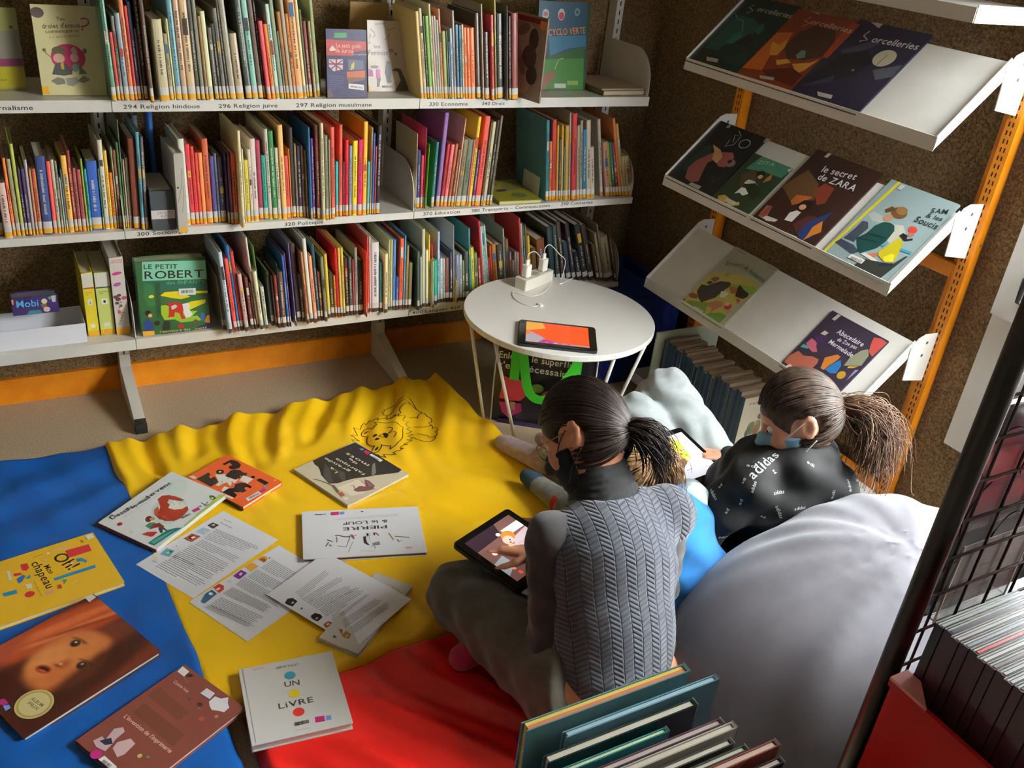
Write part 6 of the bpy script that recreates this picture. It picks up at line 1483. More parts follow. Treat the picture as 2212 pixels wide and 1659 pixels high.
def tie(c, ax, r):
    c = np.array(c, float); ax = unit(ax); u = unit(np.cross(ax, (0.2, .5, .8))); v = np.cross(ax, u); vs = []; fs = []; N_, K_ = 18, 6
    for i in range(N_):
        a = 2*math.pi*i/N_; o = math.cos(a)*u+math.sin(a)*v
        for j in range(K_): q = 2*math.pi*j/K_; vs.append(c+o*(r+.0045*math.cos(q))+ax*.006*math.sin(q))
    for i in range(N_):
        for j in range(K_): fs.append((i*K_+j, i*K_+(j+1) % K_, ((i+1) % N_)*K_+(j+1) % K_, ((i+1) % N_)*K_+j))
    return vs, fs
def head_vol(v, c, r, Rm, k=.012, ears=True):
    """c centre of the skull, r (half width, half depth, half height); Rm columns right, face, up"""
    Rm = np.array(Rm); P = lambda x, y, z: c+Rm@(vec(x, y, z)*r)
    v.ell(c, r, Rm, k); v.ell(P(0, .38, -.62), r*vec(.62, .56, .55), Rm, .025); v.ell(P(0, .55, -.95), r*vec(.30, .28, .22), Rm, .02)
    v.bone(P(0, .98, .0), P(0, 1.16, -.36), .007, .011, .012); v.ell(P(.13, 1.04, -.42), r*vec(.1, .1, .08), Rm, .01); v.ell(P(-.13, 1.04, -.42), r*vec(.1, .1, .08), Rm, .01)
    v.ell(P(0, .97, -.68), r*vec(.28, .10, .07), Rm, .012); v.ell(P(0, .95, -.80), r*vec(.24, .10, .07), Rm, .012)
    for s in (-1, 1):
        v.ell(P(s*.36, .90, .12), r*vec(.26, .12, .08), Rm, .02); v.ell(P(s*.5, .72, -.35), r*vec(.28, .22, .22), Rm, .03)
        v.carve(P(s*.36, .98, -.08), r.mean()*.17, .012)
        if ears:
            v.ell(P(s*1.0, .02, -.15), vec(.010, .020, .032), Rm, .008); v.ell(P(s*1.10, -.10, -.05), vec(.006, .016, .024), Rm, .006); v.carve(P(s*1.16, .03, -.12), vec(.008, .011, .018), .004)
def eyes(parent, c, r, Rm, closed=False):
    Rm = np.array(Rm)
    for s in (-1, 1):
        p = c+Rm@(vec(s*.36, .86, -.08)*r); b = MB(); b.ell(p, .0115, .0115, .0115, M('e6e2da', .2, .5), 14, 9); q = p+Rm@vec(0, .0085, -.002); b.ell(q, .0052, .0052, .0052, M('3a2416', .2, .5), 12, 8)
        o = b.build('eye', parent); o.location = -Vector(parent.location)
        b = MB(); T = [c+Rm@(vec(s*(.16+.1*i), .99-.045*i*i*.6, .12+.03*math.sin(i))*r) for i in range(5)]; b.tube(T, .0022, M('2a1c14', .8), 5); o = b.build('eyebrow', parent); o.location = -Vector(parent.location)
def hand(v, wrist, d, nrm, L=.175, side=1, curl=.5, spread=.12, k=.006, sc=1., curls=None):
    """palm and five fingers; d = pointing direction, nrm = back of the hand, side = +1 thumb towards d x nrm"""
    d = unit(d); nrm = unit(nrm-np.dot(nrm, d)*d); x = np.cross(d, nrm)*side; w = np.array(wrist, float); s = L/.18
    P = lambda a, b_, c_: w+(d*a+x*b_+nrm*c_)*s
    v.bone(w, P(.03, 0, 0), .020*s, .024*s, .012, (nrm, .72)); v.bone(P(.025, .014, 0), P(.085, .022, .002), .020*s, .016*s, .012, (nrm, .62)); v.bone(P(.025, -.012, 0), P(.082, -.022, 0), .018*s, .014*s, .012, (nrm, .62))
    Ls = (.070, .078, .073, .058); bs = (.027, .009, -.010, -.027); hx = (.088, .092, .088, .080); rr = (.0088, .0090, .0086, .0076)
    for i in range(4):
        c1 = (curls[i] if curls else curl); a = P(hx[i], bs[i], 0); dirv = unit(d+x*(1.5-i)*spread); ang = 0; seg = (.45, .30, .25); v.bone(P(hx[i]-.03, bs[i]*.85, 0), a, rr[i]*s*1.2, rr[i]*s*1.1, k)
        for j in range(3):
            ang += c1*(.55, .75, .5)[j]; dd = dirv*math.cos(ang)-nrm*math.sin(ang); e = a+dd*Ls[i]*seg[j]*s; v.bone(a, e, rr[i]*s*(1-.08*j), rr[i]*s*(.92-.08*j), .003); a = e
    a = P(.022, .024, -.006); td = unit(d*.62+x*.72-nrm*.25)
    for j, (l, ra, rb) in enumerate(((.040, .0125, .0108), (.032, .0105, .0092), (.026, .0092, .0078))):
        e = a+td*l*s; v.bone(a, e, ra*s, rb*s, .005); a = e; td = unit(td+d*.35-nrm*.18*curl)
def rot_cols(face, up):
    f = unit(face); u = np.array(up, float); u = unit(u-f*np.dot(u, f)); return np.stack([np.cross(f, u), f, u], 1)
def knit_bump(mat, ax_u, ax_v, w_, p_, slope, strength, dist):
    nt = mat.node_tree; N = nt.nodes; L = nt.links; b = N['Principled BSDF']; tc = N.new('ShaderNodeTexCoord')
    def dot(ax):
        n = N.new('ShaderNodeVectorMath'); n.operation = 'DOT_PRODUCT'; n.inputs[1].default_value = tuple(ax); L.new(tc.outputs['Object'], n.inputs[0]); return n.outputs['Value']
    def mth(op, a, b_=None, c_=None):
        n = N.new('ShaderNodeMath'); n.operation = op
        for i, v in enumerate((a, b_, c_)):
            if v is None: continue
            if isinstance(v, (int, float)): n.inputs[i].default_value = v
            else: L.new(v, n.inputs[i])
        return n.outputs[0]
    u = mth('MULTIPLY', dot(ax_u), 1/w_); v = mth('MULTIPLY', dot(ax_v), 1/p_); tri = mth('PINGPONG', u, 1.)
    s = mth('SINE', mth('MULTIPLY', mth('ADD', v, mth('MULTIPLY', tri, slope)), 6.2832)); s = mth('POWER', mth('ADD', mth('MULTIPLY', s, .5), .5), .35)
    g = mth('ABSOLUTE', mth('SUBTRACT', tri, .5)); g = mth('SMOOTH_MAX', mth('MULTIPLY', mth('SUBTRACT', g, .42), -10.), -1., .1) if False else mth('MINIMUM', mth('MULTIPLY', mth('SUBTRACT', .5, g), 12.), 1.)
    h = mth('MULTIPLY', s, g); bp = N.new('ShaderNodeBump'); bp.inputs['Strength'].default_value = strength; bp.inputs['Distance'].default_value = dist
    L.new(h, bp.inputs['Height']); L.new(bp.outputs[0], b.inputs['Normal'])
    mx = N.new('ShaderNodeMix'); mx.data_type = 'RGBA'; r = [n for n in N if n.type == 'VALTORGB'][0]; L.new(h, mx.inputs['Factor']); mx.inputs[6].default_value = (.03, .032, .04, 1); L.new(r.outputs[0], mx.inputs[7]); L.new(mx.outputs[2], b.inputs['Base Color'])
# ---------------- grey bean bag
t = thing('bean_bag', 'large grey fabric bean bag behind the two people, lit on top', 'bean bag', (1.66, .93, 0))
v = Vol((.95, .35, -.02), (2.36, 1.5, .62), .014)
v.ell((1.67, .91, .19), (.50, .43, .285), None, .02).ell((1.62, .90, .12), (.53, .46, .22), None, .08).ell((1.76, .99, .34), (.26, .25, .14), None, .10)
def bw(X, Y, Z):
    a = np.arctan2(Y-.93, X-1.66); return .004*np.sin(a*17+Z*9)*sstep(Z, .2, .45)+.005*np.sin(X*21+Y*13+3*np.sin(Z*9))*.7+.006*np.sin(a*5+Z*14)
v.warp(bw); v.cut((0, 0, .002), (0, 0, -1))
m_bean = cloth('bean_fabric', '5c5960', '666369', 8, .15, 900, .85)
o = vol_obj(v, 'bag_cover', m_bean, t, 3)
# ---------------- adult in the quilted vest
A0 = (1.02, 1.15, 0); pa = thing('person', 'adult with dark ponytail in grey quilted vest, cross-legged over a tablet, seen from behind', 'person', A0)
FA = unit((.18, .98, 0)); RA = unit((.98, -.18, 0))
pel, wai, che, nb = vec(1.025, 1.12, .165), vec(1.045, 1.165, .27), vec(1.075, 1.255, .385), vec(1.105, 1.345, .485)
Ls, Rs, Le, Lw = vec(.958, 1.315, .445), vec(1.240, 1.285, .460), vec(.925, 1.215, .235), vec(1.035, 1.475, .262)
Re, Rw = vec(1.262, 1.29, .24), vec(1.14, 1.52, .20); Lk, Rk = vec(.865, 1.535, .135), vec(1.26, 1.50, .135); La, Ra = vec(1.14, 1.50, .085), vec(.90, 1.415, .09)
HC = vec(1.088, 1.438, .628); Hr = vec(.076, .096, .112); HA = rot_cols((-.52, .45, -.62), (.15, .5, .75))
v = Vol((.68, .85, .03), (1.42, 1.85, .80), .0062)
v.bone(pel+RA*-.06, pel+RA*.06, .10, .10, .03, (FA, .9)).chain([(pel, .11), (wai, .10), (che, .115), (nb, .06)], .04, (FA, .75)).bone(Ls, Rs, .048, .048, .03)
v.chain([(nb, .055), (HC-HA[:, 2]*.06, .052)], .02)
v.chain([(Ls, .045), (Le, .037), (Lw, .025)], .015).chain([(Rs, .045), (Re, .037), (Rw, .025)], .015)
v.chain([(pel-RA*.075, .085), (Lk, .058)], .03).chain([(Lk, .055), (La, .036)], .02).chain([(pel+RA*.075, .085), (Rk, .058)], .03).chain([(Rk, .055), (Ra, .036)], .02)
v.bone(La, La+vec(.09, .03, -.01), .034, .026).bone(Ra, Ra+vec(-.09, -.02, -.01), .034, .026)
head_vol(v, HC, Hr, HA)
V1, F1 = v.mesh()
hv = Vol((.90, 1.40, .16), (1.16, 1.72, .36), .0026); HD = ((-.62, .55, -.10), (.35, .1, .9))
hand(hv, Lw, HD[0], HD[1], .175, -1, curls=(.25, .75, .6, .5), spread=.22)
V2, F2 = hv.mesh(); hv = Vol((1.02, 1.44, .10), (1.30, 1.72, .32), .003); hand(hv, Rw, (-.2, .9, .25), (.9, .2, .5), .175, 1, .6); V3, F3 = hv.mesh()
mesh_obj('body', np.concatenate([V1, V2, V3]), np.concatenate([F1, F2+len(V1), F3+len(V1)+len(V2)]), [m_skin], pa, 1)
eyes(pa, HC, Hr, HA)
# clothes
v = Vol((.78, .92, .10), (1.42, 1.60, .64), .0065)       # dark knit top: sleeves and roll collar
v.chain([(pel+vec(0, 0, .05), .118), (wai, .115), (che, .132), (nb, .075)], .04, (FA, .78)).bone(Ls, Rs, .055, .055, .03)
v.chain([(Ls, .060), (Le, .052), (Lw-unit(Lw-Le)*.01, .033)], .02).chain([(Rs, .060), (Re, .052), (Rw-unit(Rw-Re)*.01, .033)], .02)
v.cut(Lw-unit(Lw-Le)*.004, Lw-Le).cut(pel+vec(0, 0, .03), (0, 0, -1))
v.warp(lambda X, Y, Z: .0022*np.sin(Z*95+X*30)+.0015*np.sin(Y*80-Z*60))
vol_obj(v, 'knit_top', cloth('dark_knit', '2c282b', '363134', 40, .35, 260, .95), pa, 2)
v = Vol((.90, 1.20, .44), (1.28, 1.52, .66), .005)
nk = HC-HA[:, 2]*.055; nd = unit(nk-nb)
v.bone(nb-nd*.02, nb+nd*.06, .092, .072, .02, (FA, .9)).bone(nb-nd*.03+RA*.03, nb-nd*.02+RA*.07, .055, .04, .03).warp(lambda X, Y, Z: .0025*np.sin(((X-nb[0])*nd[0]+(Y-nb[1])*nd[1]+(Z-nb[2])*nd[2])*420))
vol_obj(v, 'roll_collar', cloth('black_knit', '101012', '18181b', 40, .3, 260, .95), pa, 1)
v = Vol((.82, .90, .10), (1.36, 1.48, .60), .006)       # quilted vest
v.chain([(pel+vec(0, 0, .03), .138), (wai, .133), (che, .150), (nb-vec(.0, .02, .035), .10)], .04, (FA, .80)).bone(Ls+RA*.03-vec(0, 0, .005), Rs-RA*.0, .060, .070, .035)
v.cut(pel+vec(0, 0, -.02), (-.15, -.2, -1)).carve(nb+vec(0, .015, .05), .075, .01).carve(Ls-RA*.045+FA*.01-vec(0, 0, .02), vec(.062, .075, .085), .012).carve(Rs+RA*.10+FA*.06-vec(0, 0, .03), vec(.055, .075, .085), .012)
v.warp(lambda X, Y, Z: .003*np.sin(Z*38+X*22)*sstep(-Z, -.34, -.2))
mv = cloth('quilted_vest', '484b58', '525664', 40); knit_bump(mv, RA, unit(nb-pel), .0225, .0105, 1.15, .75, .004)
vol_obj(v, 'quilted_vest', mv, pa, 2)
v = Vol((.66, .82, .03), (1.44, 1.85, .34), .007)       # trousers
v.bone(pel+RA*-.06, pel+RA*.06, .125, .12, .03, (FA, .95)).chain([(pel-RA*.07, .115), (Lk, .082)], .03).chain([(Lk, .080), (La-vec(.03, 0, 0), .052)], .02).chain([(pel+RA*.07, .115), (Rk, .080)], .03).chain([(Rk, .078), (Ra+vec(.04, 0, 0), .05)], .02)
v.warp(lambda X, Y, Z: .003*np.sin(X*60-Y*45+2*np.sin(Z*40))+.002*np.sin(Y*90+X*50)).cut((0, 0, .0505), (0, 0, -1)).cut(pel+vec(0, 0, .085), (0, -.75, .65))
vol_obj(v, 'trousers', cloth('olive_denim', '4a463c', '575247', 30, .3, 700, .9), pa, 2)
v = Vol((.86, .92, .08), (1.26, 1.30, .30), .007); v.chain([(pel, .128), (wai, .118)], .04, (FA, .88)).cut(pel+vec(0, 0, -.06), (0, 0, -1)).cut(wai, (0, 0, 1))
vol_obj(v, 'shirt_hem', cloth('pale_shirt', 'b09c84', 'b87860', 22, .2), pa, 2)
v = Vol((.72, 1.32, .03), (.98, 1.50, .16), .005); v.bone(Ra, Ra+vec(-.095, -.02, -.012), .040, .032, .01).bone(Ra+vec(.03, 0, .01), Ra, .042, .040).cut((0, 0, .051), (0, 0, -1)); vol_obj(v, 'sock', cloth('magenta_sock', 'a0204a', 'ac2a54', 40), pa, 1)
m_dark = hairmat('dark_hair', '150d09', '2c1c14')
v = Vol((.94, 1.28, .48), (1.24, 1.60, .78), .0055); v.ell(HC, Hr*1.02+.003, HA)
v.cut(HC+HA[:, 1]*.045-HA[:, 2]*.02, HA[:, 1]-HA[:, 2]*.9).cut(HC-HA[:, 2]*.068, -HA[:, 2]-HA[:, 1]*.1); v.carve(HC-HA[:, 0]*.085+HA@vec(0, .01, -.02), .034, .01).carve(HC+HA[:, 0]*.085+HA@vec(0, .01, -.02), .034, .01).cut(HC-HA[:, 2]*.075, -HA[:, 2]+HA[:, 1]*.2)
vol_obj(v, 'hair_cap', m_dark, pa, 1)
KN = HC-HA[:, 1]*.090-HA[:, 2]*.042
hair(pa, 'ponytail', HC, Hr+.004, HA, (.30, .42), KN, m_dark, m_dark, [KN-HA[:, 1]*.002, KN+vec(.015, -.012, .004), KN+vec(.045, -.03, -.008), KN+vec(.068, -.04, -.04), KN+vec(.075, -.045, -.075)], .024, 1300, 2, -.72, 520, .004, .010)
b = MB(); mm = M('c8a860', .25, metal=.9); P_A = lambda x, y, z: HC+HA@(vec(x, y, z)*Hr)
for s_ in (-1, 1):
    cc = P_A(s_*.40, 1.10, -.08); b.tube([cc+HA@vec(.024*math.cos(q), 0, .019*math.sin(q)) for q in np.linspace(0, 6.283, 24)[:-1]], .0011, mm, 6, closed=True)
    b.tube([P_A(s_*.72, 1.06, -.05), P_A(s_*1.04, .6, -.04), P_A(s_*1.10, .02, -.02)], .0012, mm, 6)
b.tube([P_A(-.10, 1.13, -.05), P_A(.10, 1.13, -.05)], .0011, mm, 6); o = b.build('glasses', pa); o.location = -Vector(A0)
def mask(parent, c, r, Rm, mat, loc, strap):
    v = Vol(c-.17, c+.17, .005); Rm = np.array(Rm); P = lambda x, y, z: c+Rm@(vec(x, y, z)*r)
    v.ell(c, r*1.10, Rm).ell(P(0, .38, -.62), r*vec(.74, .70, .70), Rm, .025).ell(P(0, .55, -.95), r*vec(.38, .40, .34), Rm, .02).bone(P(0, 1.0, -.2), P(0, 1.22, -.4), .012, .014, .03)
    v.cut(P(0, .16, 0), -Rm[:, 1]-Rm[:, 2]*.2).cut(P(0, 1., -.18), Rm[:, 2]-Rm[:, 1]*.2).cut(P(0, .6, -1.28), -Rm[:, 2])
    v.warp(lambda X, Y, Z: .0012*np.sin(((X-c[0])*Rm[0, 2]+(Y-c[1])*Rm[1, 2]+(Z-c[2])*Rm[2, 2])*380)); o = vol_obj(v, 'face_mask', mat, parent, 1)
    b = MB()
    for s in (-1, 1):
        for z0, z1 in ((-.30, .10), (-.95, -.45)): b.tube(smooth([P(s*.80, .62, z0), P(s*1.04, .3, (z0+z1)/2), P(s*1.12, -.12, z1)], 5), .0014, strap, 5)
    o = b.build('mask_strap', parent); o.location = -Vector(loc)
mask(pa, HC, Hr, HA, M('121214', .8), A0, M('0c0c0c', .7))
# ---------------- child with light brown hair, mostly hidden between the other two
B0 = (1.37, 1.38, 0); pb = thing('person', 'child in a bright blue hooded top with light brown hair, half hidden between the others', 'person', B0)
FB_ = unit((-.12, .99, 0)); RB = unit((.99, .12, 0))
pel, wai, che, nb = vec(1.375, 1.32, .14), vec(1.375, 1.35, .22), vec(1.365, 1.39, .30), vec(1.35, 1.44, .375); Ls, Rs = vec(1.265, 1.43, .335), vec(1.44, 1.43, .33)
HB = vec(1.285, 1.515, .435); Hr = vec(.070, .086, .098); HM = rot_cols((-.35, .75, -.45), (0, .3, .9))
Lk, La, Rk, Ra = vec(1.345, 1.63, .135), vec(1.345, 1.84, .092), vec(1.44, 1.60, .15), vec(1.415, 1.80, .10)
v = Vol((1.18, 1.15, .03), (1.62, 2.06, .66), .0068)
v.chain([(pel, .095), (wai, .085), (che, .09), (nb, .045)], .03, (FB_, .8)).bone(Ls, Rs, .036, .036, .02).chain([(nb, .042), (HB-HM[:, 2]*.05, .042)], .02)
v.chain([(Ls, .034), (vec(1.24, 1.50, .24), .028), (vec(1.29, 1.64, .22), .02)], .015).chain([(Rs, .034), (vec(1.49, 1.47, .25), .028), (vec(1.44, 1.60, .24), .02)], .015)
v.chain([(pel-RB*.05, .07), (Lk, .048), (La, .03)], .02).chain([(pel+RB*.05, .07), (Rk, .048), (Ra, .03)], .02).bone(La, La+vec(-.02, .11, -.005), .028, .022).bone(Ra, Ra+vec(.01, .1, -.005), .028, .022)
head_vol(v, HB, Hr, HM, .012); V1, F1 = v.mesh(); hv = Vol((1.22, 1.60, .14), (1.42, 1.80, .34), .0035); hand(hv, (1.29, 1.64, .22), (.3, .9, -.1), (-.3, .1, .9), .13, 1, .4); V2, F2 = hv.mesh()
hv = Vol((1.36, 1.56, .14), (1.56, 1.76, .34), .0035); hand(hv, (1.44, 1.60, .24), (-.3, .9, -.1), (.3, .1, .9), .13, -1, .4); V3, F3 = hv.mesh()
mesh_obj('body', np.concatenate([V1, V2, V3]), np.concatenate([F1, F2+len(V1), F3+len(V1)+len(V2)]), [m_skin2], pb, 1); eyes(pb, HB, Hr, HM)
v = Vol((1.16, 1.15, .08), (1.62, 1.72, .46), .0065)
v.chain([(pel, .118), (wai, .112), (che, .115), (nb-vec(0, 0, .02), .07)], .035, (FB_, .85)).bone(Ls, Rs, .050, .052, .03)
v.chain([(Ls, .050), (vec(1.24, 1.50, .24), .042), (vec(1.285, 1.62, .22), .03)], .02).chain([(Rs, .052), (vec(1.495, 1.47, .25), .048), (vec(1.445, 1.585, .24), .032)], .02).cut(pel+vec(0, 0, -.045), (0, 0, -1))
v.ell((1.47, 1.30, .16), (.055, .11, .10), None, .03)
v.warp(lambda X, Y, Z: .004*np.sin(Z*60+X*40)); vol_obj(v, 'blue_top', cloth('blue_fleece', '0a68ac', '1074ba', 20, .3, 500), pb, 2)
v = Vol((1.22, 1.33, .34), (1.54, 1.60, .50), .005)
v.bone(nb+vec(-.055, -.01, .005), nb+vec(.0, -.06, .0), .028, .032, .02).bone(nb+vec(.0, -.06, .0), nb+vec(.075, -.045, .005), .032, .036, .02).bone(nb+vec(.075, -.045, .005), nb+vec(.105, .0, -.015), .036, .032, .02).bone(nb+vec(.105, .0, -.015), nb+vec(.10, .03, -.06), .032, .024)
v.warp(lambda X, Y, Z: .003*np.sin(X*120+Y*90)); vol_obj(v, 'hood', cloth('pale_mint_fleece', 'c4dcdc', 'd8e8e6', 60, .5, 300), pb, 1)
v = Vol((1.20, 1.18, .03), (1.60, 1.90, .30), .007)
v.bone(pel-RB*.05, pel+RB*.05, .10, .10).chain([(pel-RB*.05, .092), (Lk, .062), (La-vec(0, .03, 0), .044)], .02).chain([(pel+RB*.05, .092), (Rk, .062), (Ra-vec(0, .03, 0), .044)], .02).cut((0, 0, .051), (0, 0, -1)).cut(La-vec(0, .02, 0), (0, 1, 0)).cut(pel+vec(0, 0, .07), (0, -.75, .65))
vol_obj(v, 'trousers', cloth('grey_trousers', '55554e', '62625a', 40), pb, 2)
for a_, d_ in ((La, vec(-.035, .105, .01)), (Ra, vec(.02, .10, .0))):
    v = Vol(a_-.11, a_+.17, .0048); v.bone(a_-vec(0, .035, -.005), a_, .040, .038, .01).bone(a_, a_+d_, .038, .029, .012).bone(a_+d_, a_+d_*1.25, .029, .024, .01).cut((0, 0, .051), (0, 0, -1)); V1, F1 = v.mesh()
    o = mesh_obj('sock', V1, F1, [cloth('grey_sock', '6e6e62', '7c7c70', 60), M('a81820', .9), M('27404e', .9)], pb, 1)
    for p in o.data.polygons:
        c_ = p.center; rel = c_.y-a_[1]
        if rel < .0 and c_.z < a_[2]+.03: p.material_index = 1
        elif rel > .085: p.material_index = 2
m_light = hairmat('light_brown_hair', '6a4e34', 'b08c62')
v = Vol(HB-.14, HB+.14, .0055); v.ell(HB, Hr*1.02+.003, HM).cut(HB+HM[:, 1]*.04-HM[:, 2]*.02, HM[:, 1]-HM[:, 2]*.9); vol_obj(v, 'hair_cap', m_light, pb, 1)
KN = HB-HM[:, 1]*.088+HM[:, 2]*.02
hair(pb, 'ponytail', HB, Hr+.004, HM, (.30, .42), KN, m_light, m_light, [KN, KN+vec(.022, -.022, -.003), KN+vec(.045, -.03, -.03), KN+vec(.05, -.035, -.09)], .020, 500, 5, -.6, 360, .004, .012)
# ---------------- child in the black sweatshirt leaning on the bean bag
C0 = (1.68, 1.42, 0); pc = thing('person', 'child in black printed sweatshirt and blue mask reading a tablet, knees up, wavy ponytail', 'person', C0)
FC = unit((-.14, .99, 0)); RC = unit((.99, .14, 0))
pel, wai, che, nb = vec(1.675, 1.505, .17), vec(1.67, 1.45, .27), vec(1.665, 1.375, .38), vec(1.685, 1.32, .475); Ls, Rs = vec(1.555, 1.335, .44), vec(1.79, 1.365, .45)
HCc = vec(1.695, 1.365, .595); Hr = vec(.076, .094, .108); HM = rot_cols((-.76, .44, -.42), (-.12, .35, .85))
Le, Lw, Re, Rw = vec(1.46, 1.385, .285), vec(1.475, 1.46, .325), vec(1.81, 1.50, .30), vec(1.70, 1.575, .335)
Lk, La, Rk, Ra = vec(1.575, 1.845, .335), vec(1.41, 2.055, .085), vec(1.715, 1.885, .375), vec(1.53, 2.05, .085)
v = Vol((1.28, 1.16, .0), (1.95, 2.34, .76), .0072)
v.bone(pel-RC*.05, pel+RC*.05, .095, .095, .03).chain([(pel, .10), (wai, .09), (che, .10), (nb, .05)], .035, (FC, .8)).bone(Ls, Rs, .042, .042, .025).chain([(nb, .048), (HCc-HM[:, 2]*.055, .047)], .02)
v.chain([(Ls, .04), (Le, .033), (Lw, .023)], .015).chain([(Rs, .04), (Re, .033), (Rw, .023)], .015).chain([(pel-RC*.06, .075), (Lk, .052), (La, .034)], .02).chain([(pel+RC*.06, .075), (Rk, .052), (Ra, .034)], .02)
v.bone(La, La+vec(-.045, .15, -.018), .033, .025).bone(Ra, Ra+vec(-.03, .12, -.018), .033, .025); head_vol(v, HCc, Hr, HM); V1, F1 = v.mesh()
hv = Vol((1.38, 1.36, .22), (1.66, 1.66, .44), .003); hand(hv, Lw, (.25, .85, .15), (-.8, .1, -.5), .15, -1, .55); V2, F2 = hv.mesh(); hv = Vol((1.54, 1.46, .24), (1.80, 1.76, .46), .003); hand(hv, Rw, (-.75, .35, .05), (.2, .0, .95), .15, 1, .4); V3, F3 = hv.mesh()
mesh_obj('body', np.concatenate([V1, V2, V3]), np.concatenate([F1, F2+len(V1), F3+len(V1)+len(V2)]), [m_skin2], pc, 1); eyes(pc, HCc, Hr, HM)
v = Vol((1.34, 1.14, .08), (2.0, 1.72, .60), .0065)
v.chain([(pel+vec(0, 0, .02), .132), (wai, .135), (che, .142), (nb-vec(0, 0, .012), .082)], .035, (FC, .88)).bone(Ls, Rs, .062, .066, .03).chain([(Ls, .066), (Le, .062), (Lw-unit(Lw-Le)*.012, .034)], .02).chain([(Rs, .060), (Re, .052), (Rw-unit(Rw-Re)*.012, .034)], .02)
v.cut(pel+vec(0, 0, -.03), (0, 0, -1)).bone(nb+vec(-.03, -.02, .012), nb+vec(.03, -.02, .012), .062, .062, .015).bone(vec(1.70, 1.30, .44), vec(1.785, 1.265, .415), .07, .06, .03)
v.warp(lambda X, Y, Z: .0028*np.sin(Z*55+X*40+2*np.sin(Y*30))+.0018*np.sin(Y*70-Z*50)); swo = vol_obj(v, 'sweatshirt', MN('black_jersey', '0a0a0c', '101013', 30, .8, .25, 700, .001), pc, 2)
v = Vol((1.36, 1.38, .0), (1.92, 2.28, .50), .0068)
v.bone(pel-RC*.055, pel+RC*.055, .115, .115, .03).chain([(pel-RC*.065, .105), (Lk, .070), (La+vec(.02, -.03, .04), .048)], .022).chain([(pel+RC*.065, .105), (Rk, .072), (Ra+vec(.02, -.03, .05), .048)], .022)
v.warp(lambda X, Y, Z: .0038*np.sin(X*70+Z*60+2.5*np.sin(Y*28))+.002*np.sin(Y*110+X*60)).cut(pel+vec(0, 0, .08), (0, -.75, .65)).cut((0, 0, .003), (0, 0, -1)); vol_obj(v, 'jeans', cloth('grey_denim', '8c9290', '9aa09e', 30, .3, 800, .9), pc, 2)
for a_, d_ in ((La, vec(-.045, .15, -.02)), (Ra, vec(-.03, .13, -.02))):
    v = Vol(a_-.12, a_+.20, .0052); v.bone(a_+vec(.015, -.03, .05), a_, .040, .038, .01).bone(a_, a_+d_, .038, .030, .012).bone(a_+d_, a_+d_*1.2, .030, .024, .01).cut((0, 0, .003), (0, 0, -1)); vol_obj(v, 'sock', cloth('pale_pink_sock', 'a08c8c', 'b49e9c', 50), pc, 1)
m_brown = hairmat('brown_hair', '20160f', '49362a'); m_brown2 = hairmat('brown_hair_tail', '4a3426', '86664e')
v = Vol(HCc-.16, HCc+.16, .0055); v.ell(HCc, Hr*1.02+.003, HM).cut(HCc+HM[:, 1]*.05-HM[:, 2]*.02, HM[:, 1]-HM[:, 2]*.9).carve(HCc-HM[:, 0]*.085+HM@vec(0, .01, -.02), .034, .01).cut(HCc-HM[:, 2]*.07, -HM[:, 2]+HM[:, 1]*.2); vol_obj(v, 'hair_cap', m_brown, pc, 1)
KN = HCc-HM[:, 1]*.098-HM[:, 2]*.005
hair(pc, 'ponytail', HCc, Hr+.004, HM, (.32, .42), KN, m_brown, m_brown2, [KN, KN+vec(.03, -.025, -.0), KN+vec(.065, -.06, -.025), KN+vec(.075, -.085, -.075), KN+vec(.06, -.10, -.13)], .032, 1300, 9, -.6, 900, .020, .035)
mask(pc, HCc, Hr, HM, M('7fb4d0', .7), C0, M('d8dcdc', .7))
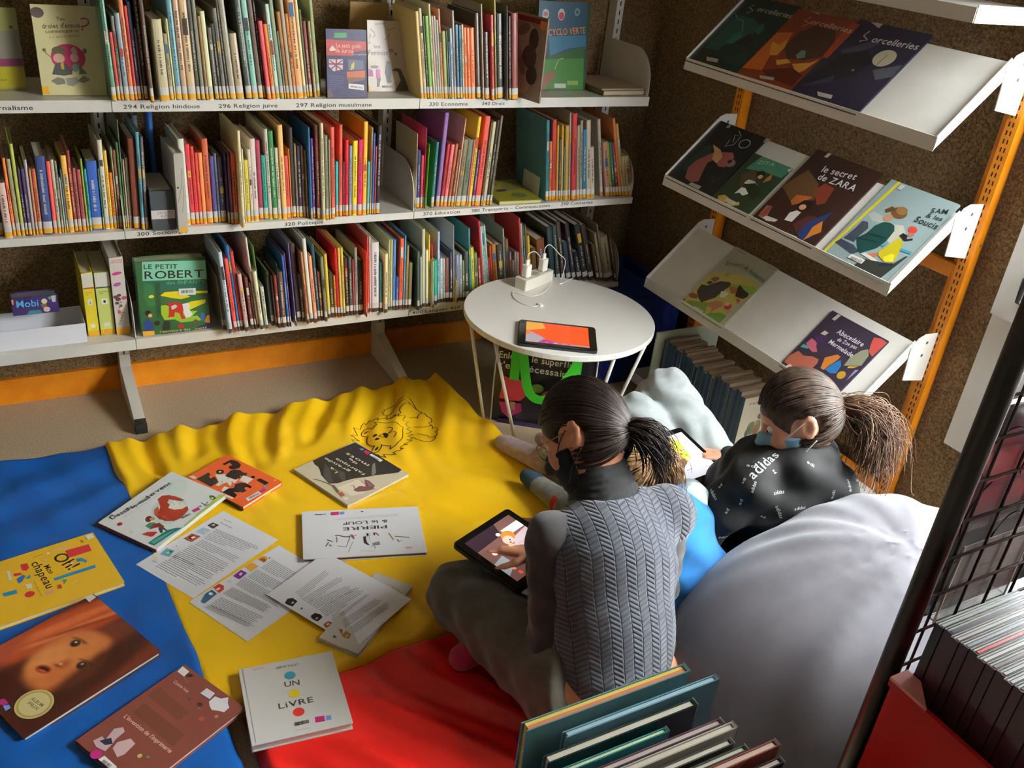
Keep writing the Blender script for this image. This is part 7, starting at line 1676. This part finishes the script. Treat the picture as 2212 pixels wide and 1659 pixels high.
# ---------------- the two tablets in use
def scr_photo(a, W, H):
    a.E = .85; x0, y0, x1, y1 = 17, 17, W-17, H-17
    a.rect(x0, y0, x1, y1, '6a4640'); a.poly([(x1, y1), (x1-120, y1), (x1-95, y0+60), (x1, y0+45)], 'a89096'); a.poly([(x0, y0), (x0+55, y0), (x0+70, y1), (x0, y1)], '3a2830'); a.poly([(x0, y0), (x0+45, y0), (x0+20, y0+90), (x0, y0+110)], '7a8088')
TA = ((0.8568, 1.5821, 0.2653), (0.3603, -0.9302, -0.0697), (0.9328, 0.3591, 0.0295), 0.2091, 0.2007)
TC = ((1.4922, 1.4949, 0.3329), (0.9914, 0.1300, -0.0166), (-0.1247, 0.9749, 0.1846), 0.1679, 0.2004)
def scr_a(a, W, H):
    a.E = .9; k = W/1000
    def q(*p): return [(x*W, y*H) for x, y in p]
    a.poly(q((.09, .09), (.91, .09), (.91, .91), (.09, .91)), '6a4a44'); a.poly(q((.36, .91), (.91, .91), (.91, .50), (.55, .52), (.40, .62)), 'b4a0a4'); a.poly(q((.22, .60), (.34, .62), (.34, .91), (.22, .91)), 'e8dcd4')
    a.poly(q((.09, .09), (.30, .09), (.28, .55), (.09, .62)), '2e2028'); a.poly(q((.56, .09), (.80, .09), (.70, .30), (.52, .28)), '8a8e94')
    a.ell(.34*W, .60*H, .085*W, .095*W, 20, 'd8742c'); a.ell(.39*W, .55*H, .07*W, .075*W, 20, 'e0a898'); a.ell(.40*W, .57*H, .012*W, .012*W, 0, '4a2c28'); a.ell(.435*W, .54*H, .012*W, .012*W, 0, '4a2c28'); a.poly(q((.44, .48), (.62, .42), (.68, .52), (.60, .62), (.48, .56)), 'c49a84')
    for x, y, r in ((.25, .52, .03), (.52, .34, .035), (.44, .24, .035), (.80, .60, .04), (.86, .46, .03), (.72, .36, .03)): a.ell(x*W, y*H, r*W, r*W, 0, 'dcc0bc')
    a.rect(.80*W, .40*H, .88*W, .50*H, 'f0e8e4'); a.ell(.84*W, .24*H, .03*W, .025*W, 0, 'e0502c'); a.ell(.74*W, .22*H, .04*W, .02*W, 30, 'c89068')
    for i in range(7): a.line(q((.50, .84-.04*i), (.80-.02*(i % 3), .84-.04*i)), .9, '6a5a60')
def scr_c(a, W, H):
    a.E = 1.
    def q(*p): return [(x*W, y*H) for x, y in p]
    a.poly(q((.40, .56), (.62, .50), (.80, .62), (.84, .80), (.70, .90), (.52, .86)), 'd4d2de')
    a.poly([(W*x, H*y) for x, y in ((.38, .44), (.46, .38), (.60, .42), (.66, .56), (.70, .78), (.60, .86), (.48, .82), (.44, .62))], 'd8d048')
    for x, y, c_ in ((.50, .76, 'd04a3a'), (.60, .70, '5aa04a'), (.48, .66, 'd89a3a'), (.56, .60, 'c84a4a'), (.62, .60, '4a8ac0'), (.50, .54, 'c83a3a'), (.57, .50, '5aa04a'), (.46, .46, 'd8783a'), (.54, .44, 'e8e0d0'), (.62, .78, '8ab04a')): a.ell(x*W, y*H, 4, 5, 20, c_)
    a.poly(q((.18, .34), (.36, .30), (.40, .40), (.30, .50), (.20, .44)), 'b8b8c0'); a.text(6, (.30*W, .24*H), (.42*W, .24*H), 'art', '6a6a72'); a.text(3.4, (.56*W, .20*H), (.84*W, .20*H), 'Contenu', '8a8a92')
    a.line(q((.28, .32), (.36, .42)), 3, 'c8a060')

tablet('tablet in a dark case on the adult lap showing a cartoon scene', Vector(TA[0]), Vector(TA[1]), Vector(TA[2]), TA[3], TA[4], '7a5650', '1c2428', (.020, .020), .014, scr_a)
tablet('tablet with a white page and a yellow figure held by the child in black', Vector(TC[0]), Vector(TC[1]), Vector(TC[2]), TC[3], TC[4], 'd4d2de', '3a4448', (.014, .018), .012, scr_c)
decals(pc, 'printed_words', swo, [((1.5123, 1.3002, .480), (1.6041, 1.319, .519), .024, 'adidas'), ((1.4641, 1.3823, .407), (1.4529, 1.3472, .402), .009, 'adidas'), ((1.4655, 1.3202, .3025), (1.502, 1.330, .30), .009, 'adidas'),
 ((1.5568, 1.2643, .4484), (1.5952, 1.2679, .442), .010, 'adidas'), ((1.573, 1.263, .4093), (1.6002, 1.2615, .3683), .010, 'adidas'), ((1.6258, 1.2462, .3959), (1.655, 1.238, .399), .010, 'adidas'), ((1.5041, 1.2824, .4547), (1.5178, 1.2928, .4776), .008, 'adidas'),
 ((1.4924, 1.3096, .4668), (1.5013, 1.312, .478), .007, 'adi'), ((1.4706, 1.3599, .4251), (1.4786, 1.3589, .4345), .008, 'ad'), ((1.5648, 1.2956, .4987), (1.5685, 1.2888, .4908), .008, 'ad'), ((1.4938, 1.3007, .4097), (1.493, 1.2972, .4275), .008, 'ad'),
 ((1.4652, 1.3126, .3808), (1.473, 1.3138, .3921), .008, 'ad'), ((1.5181, 1.3367, .4945), (1.5298, 1.3127, .5003), .008, 'adi'), ((1.6336, 1.2584, .529), (1.6462, 1.2449, .5212), .008, 'adi'), ((1.5567, 1.2871, .3685), (1.5678, 1.2809, .3642), .007, 'ad'),
 ((1.77, 1.215, .44), (1.775, 1.225, .475), .009, 'adidas'), ((1.80, 1.23, .45), (1.83, 1.235, .445), .009, 'adi'), ((1.72, 1.21, .42), (1.722, 1.215, .45), .008, 'adi')], M('c4c4c4', .6))
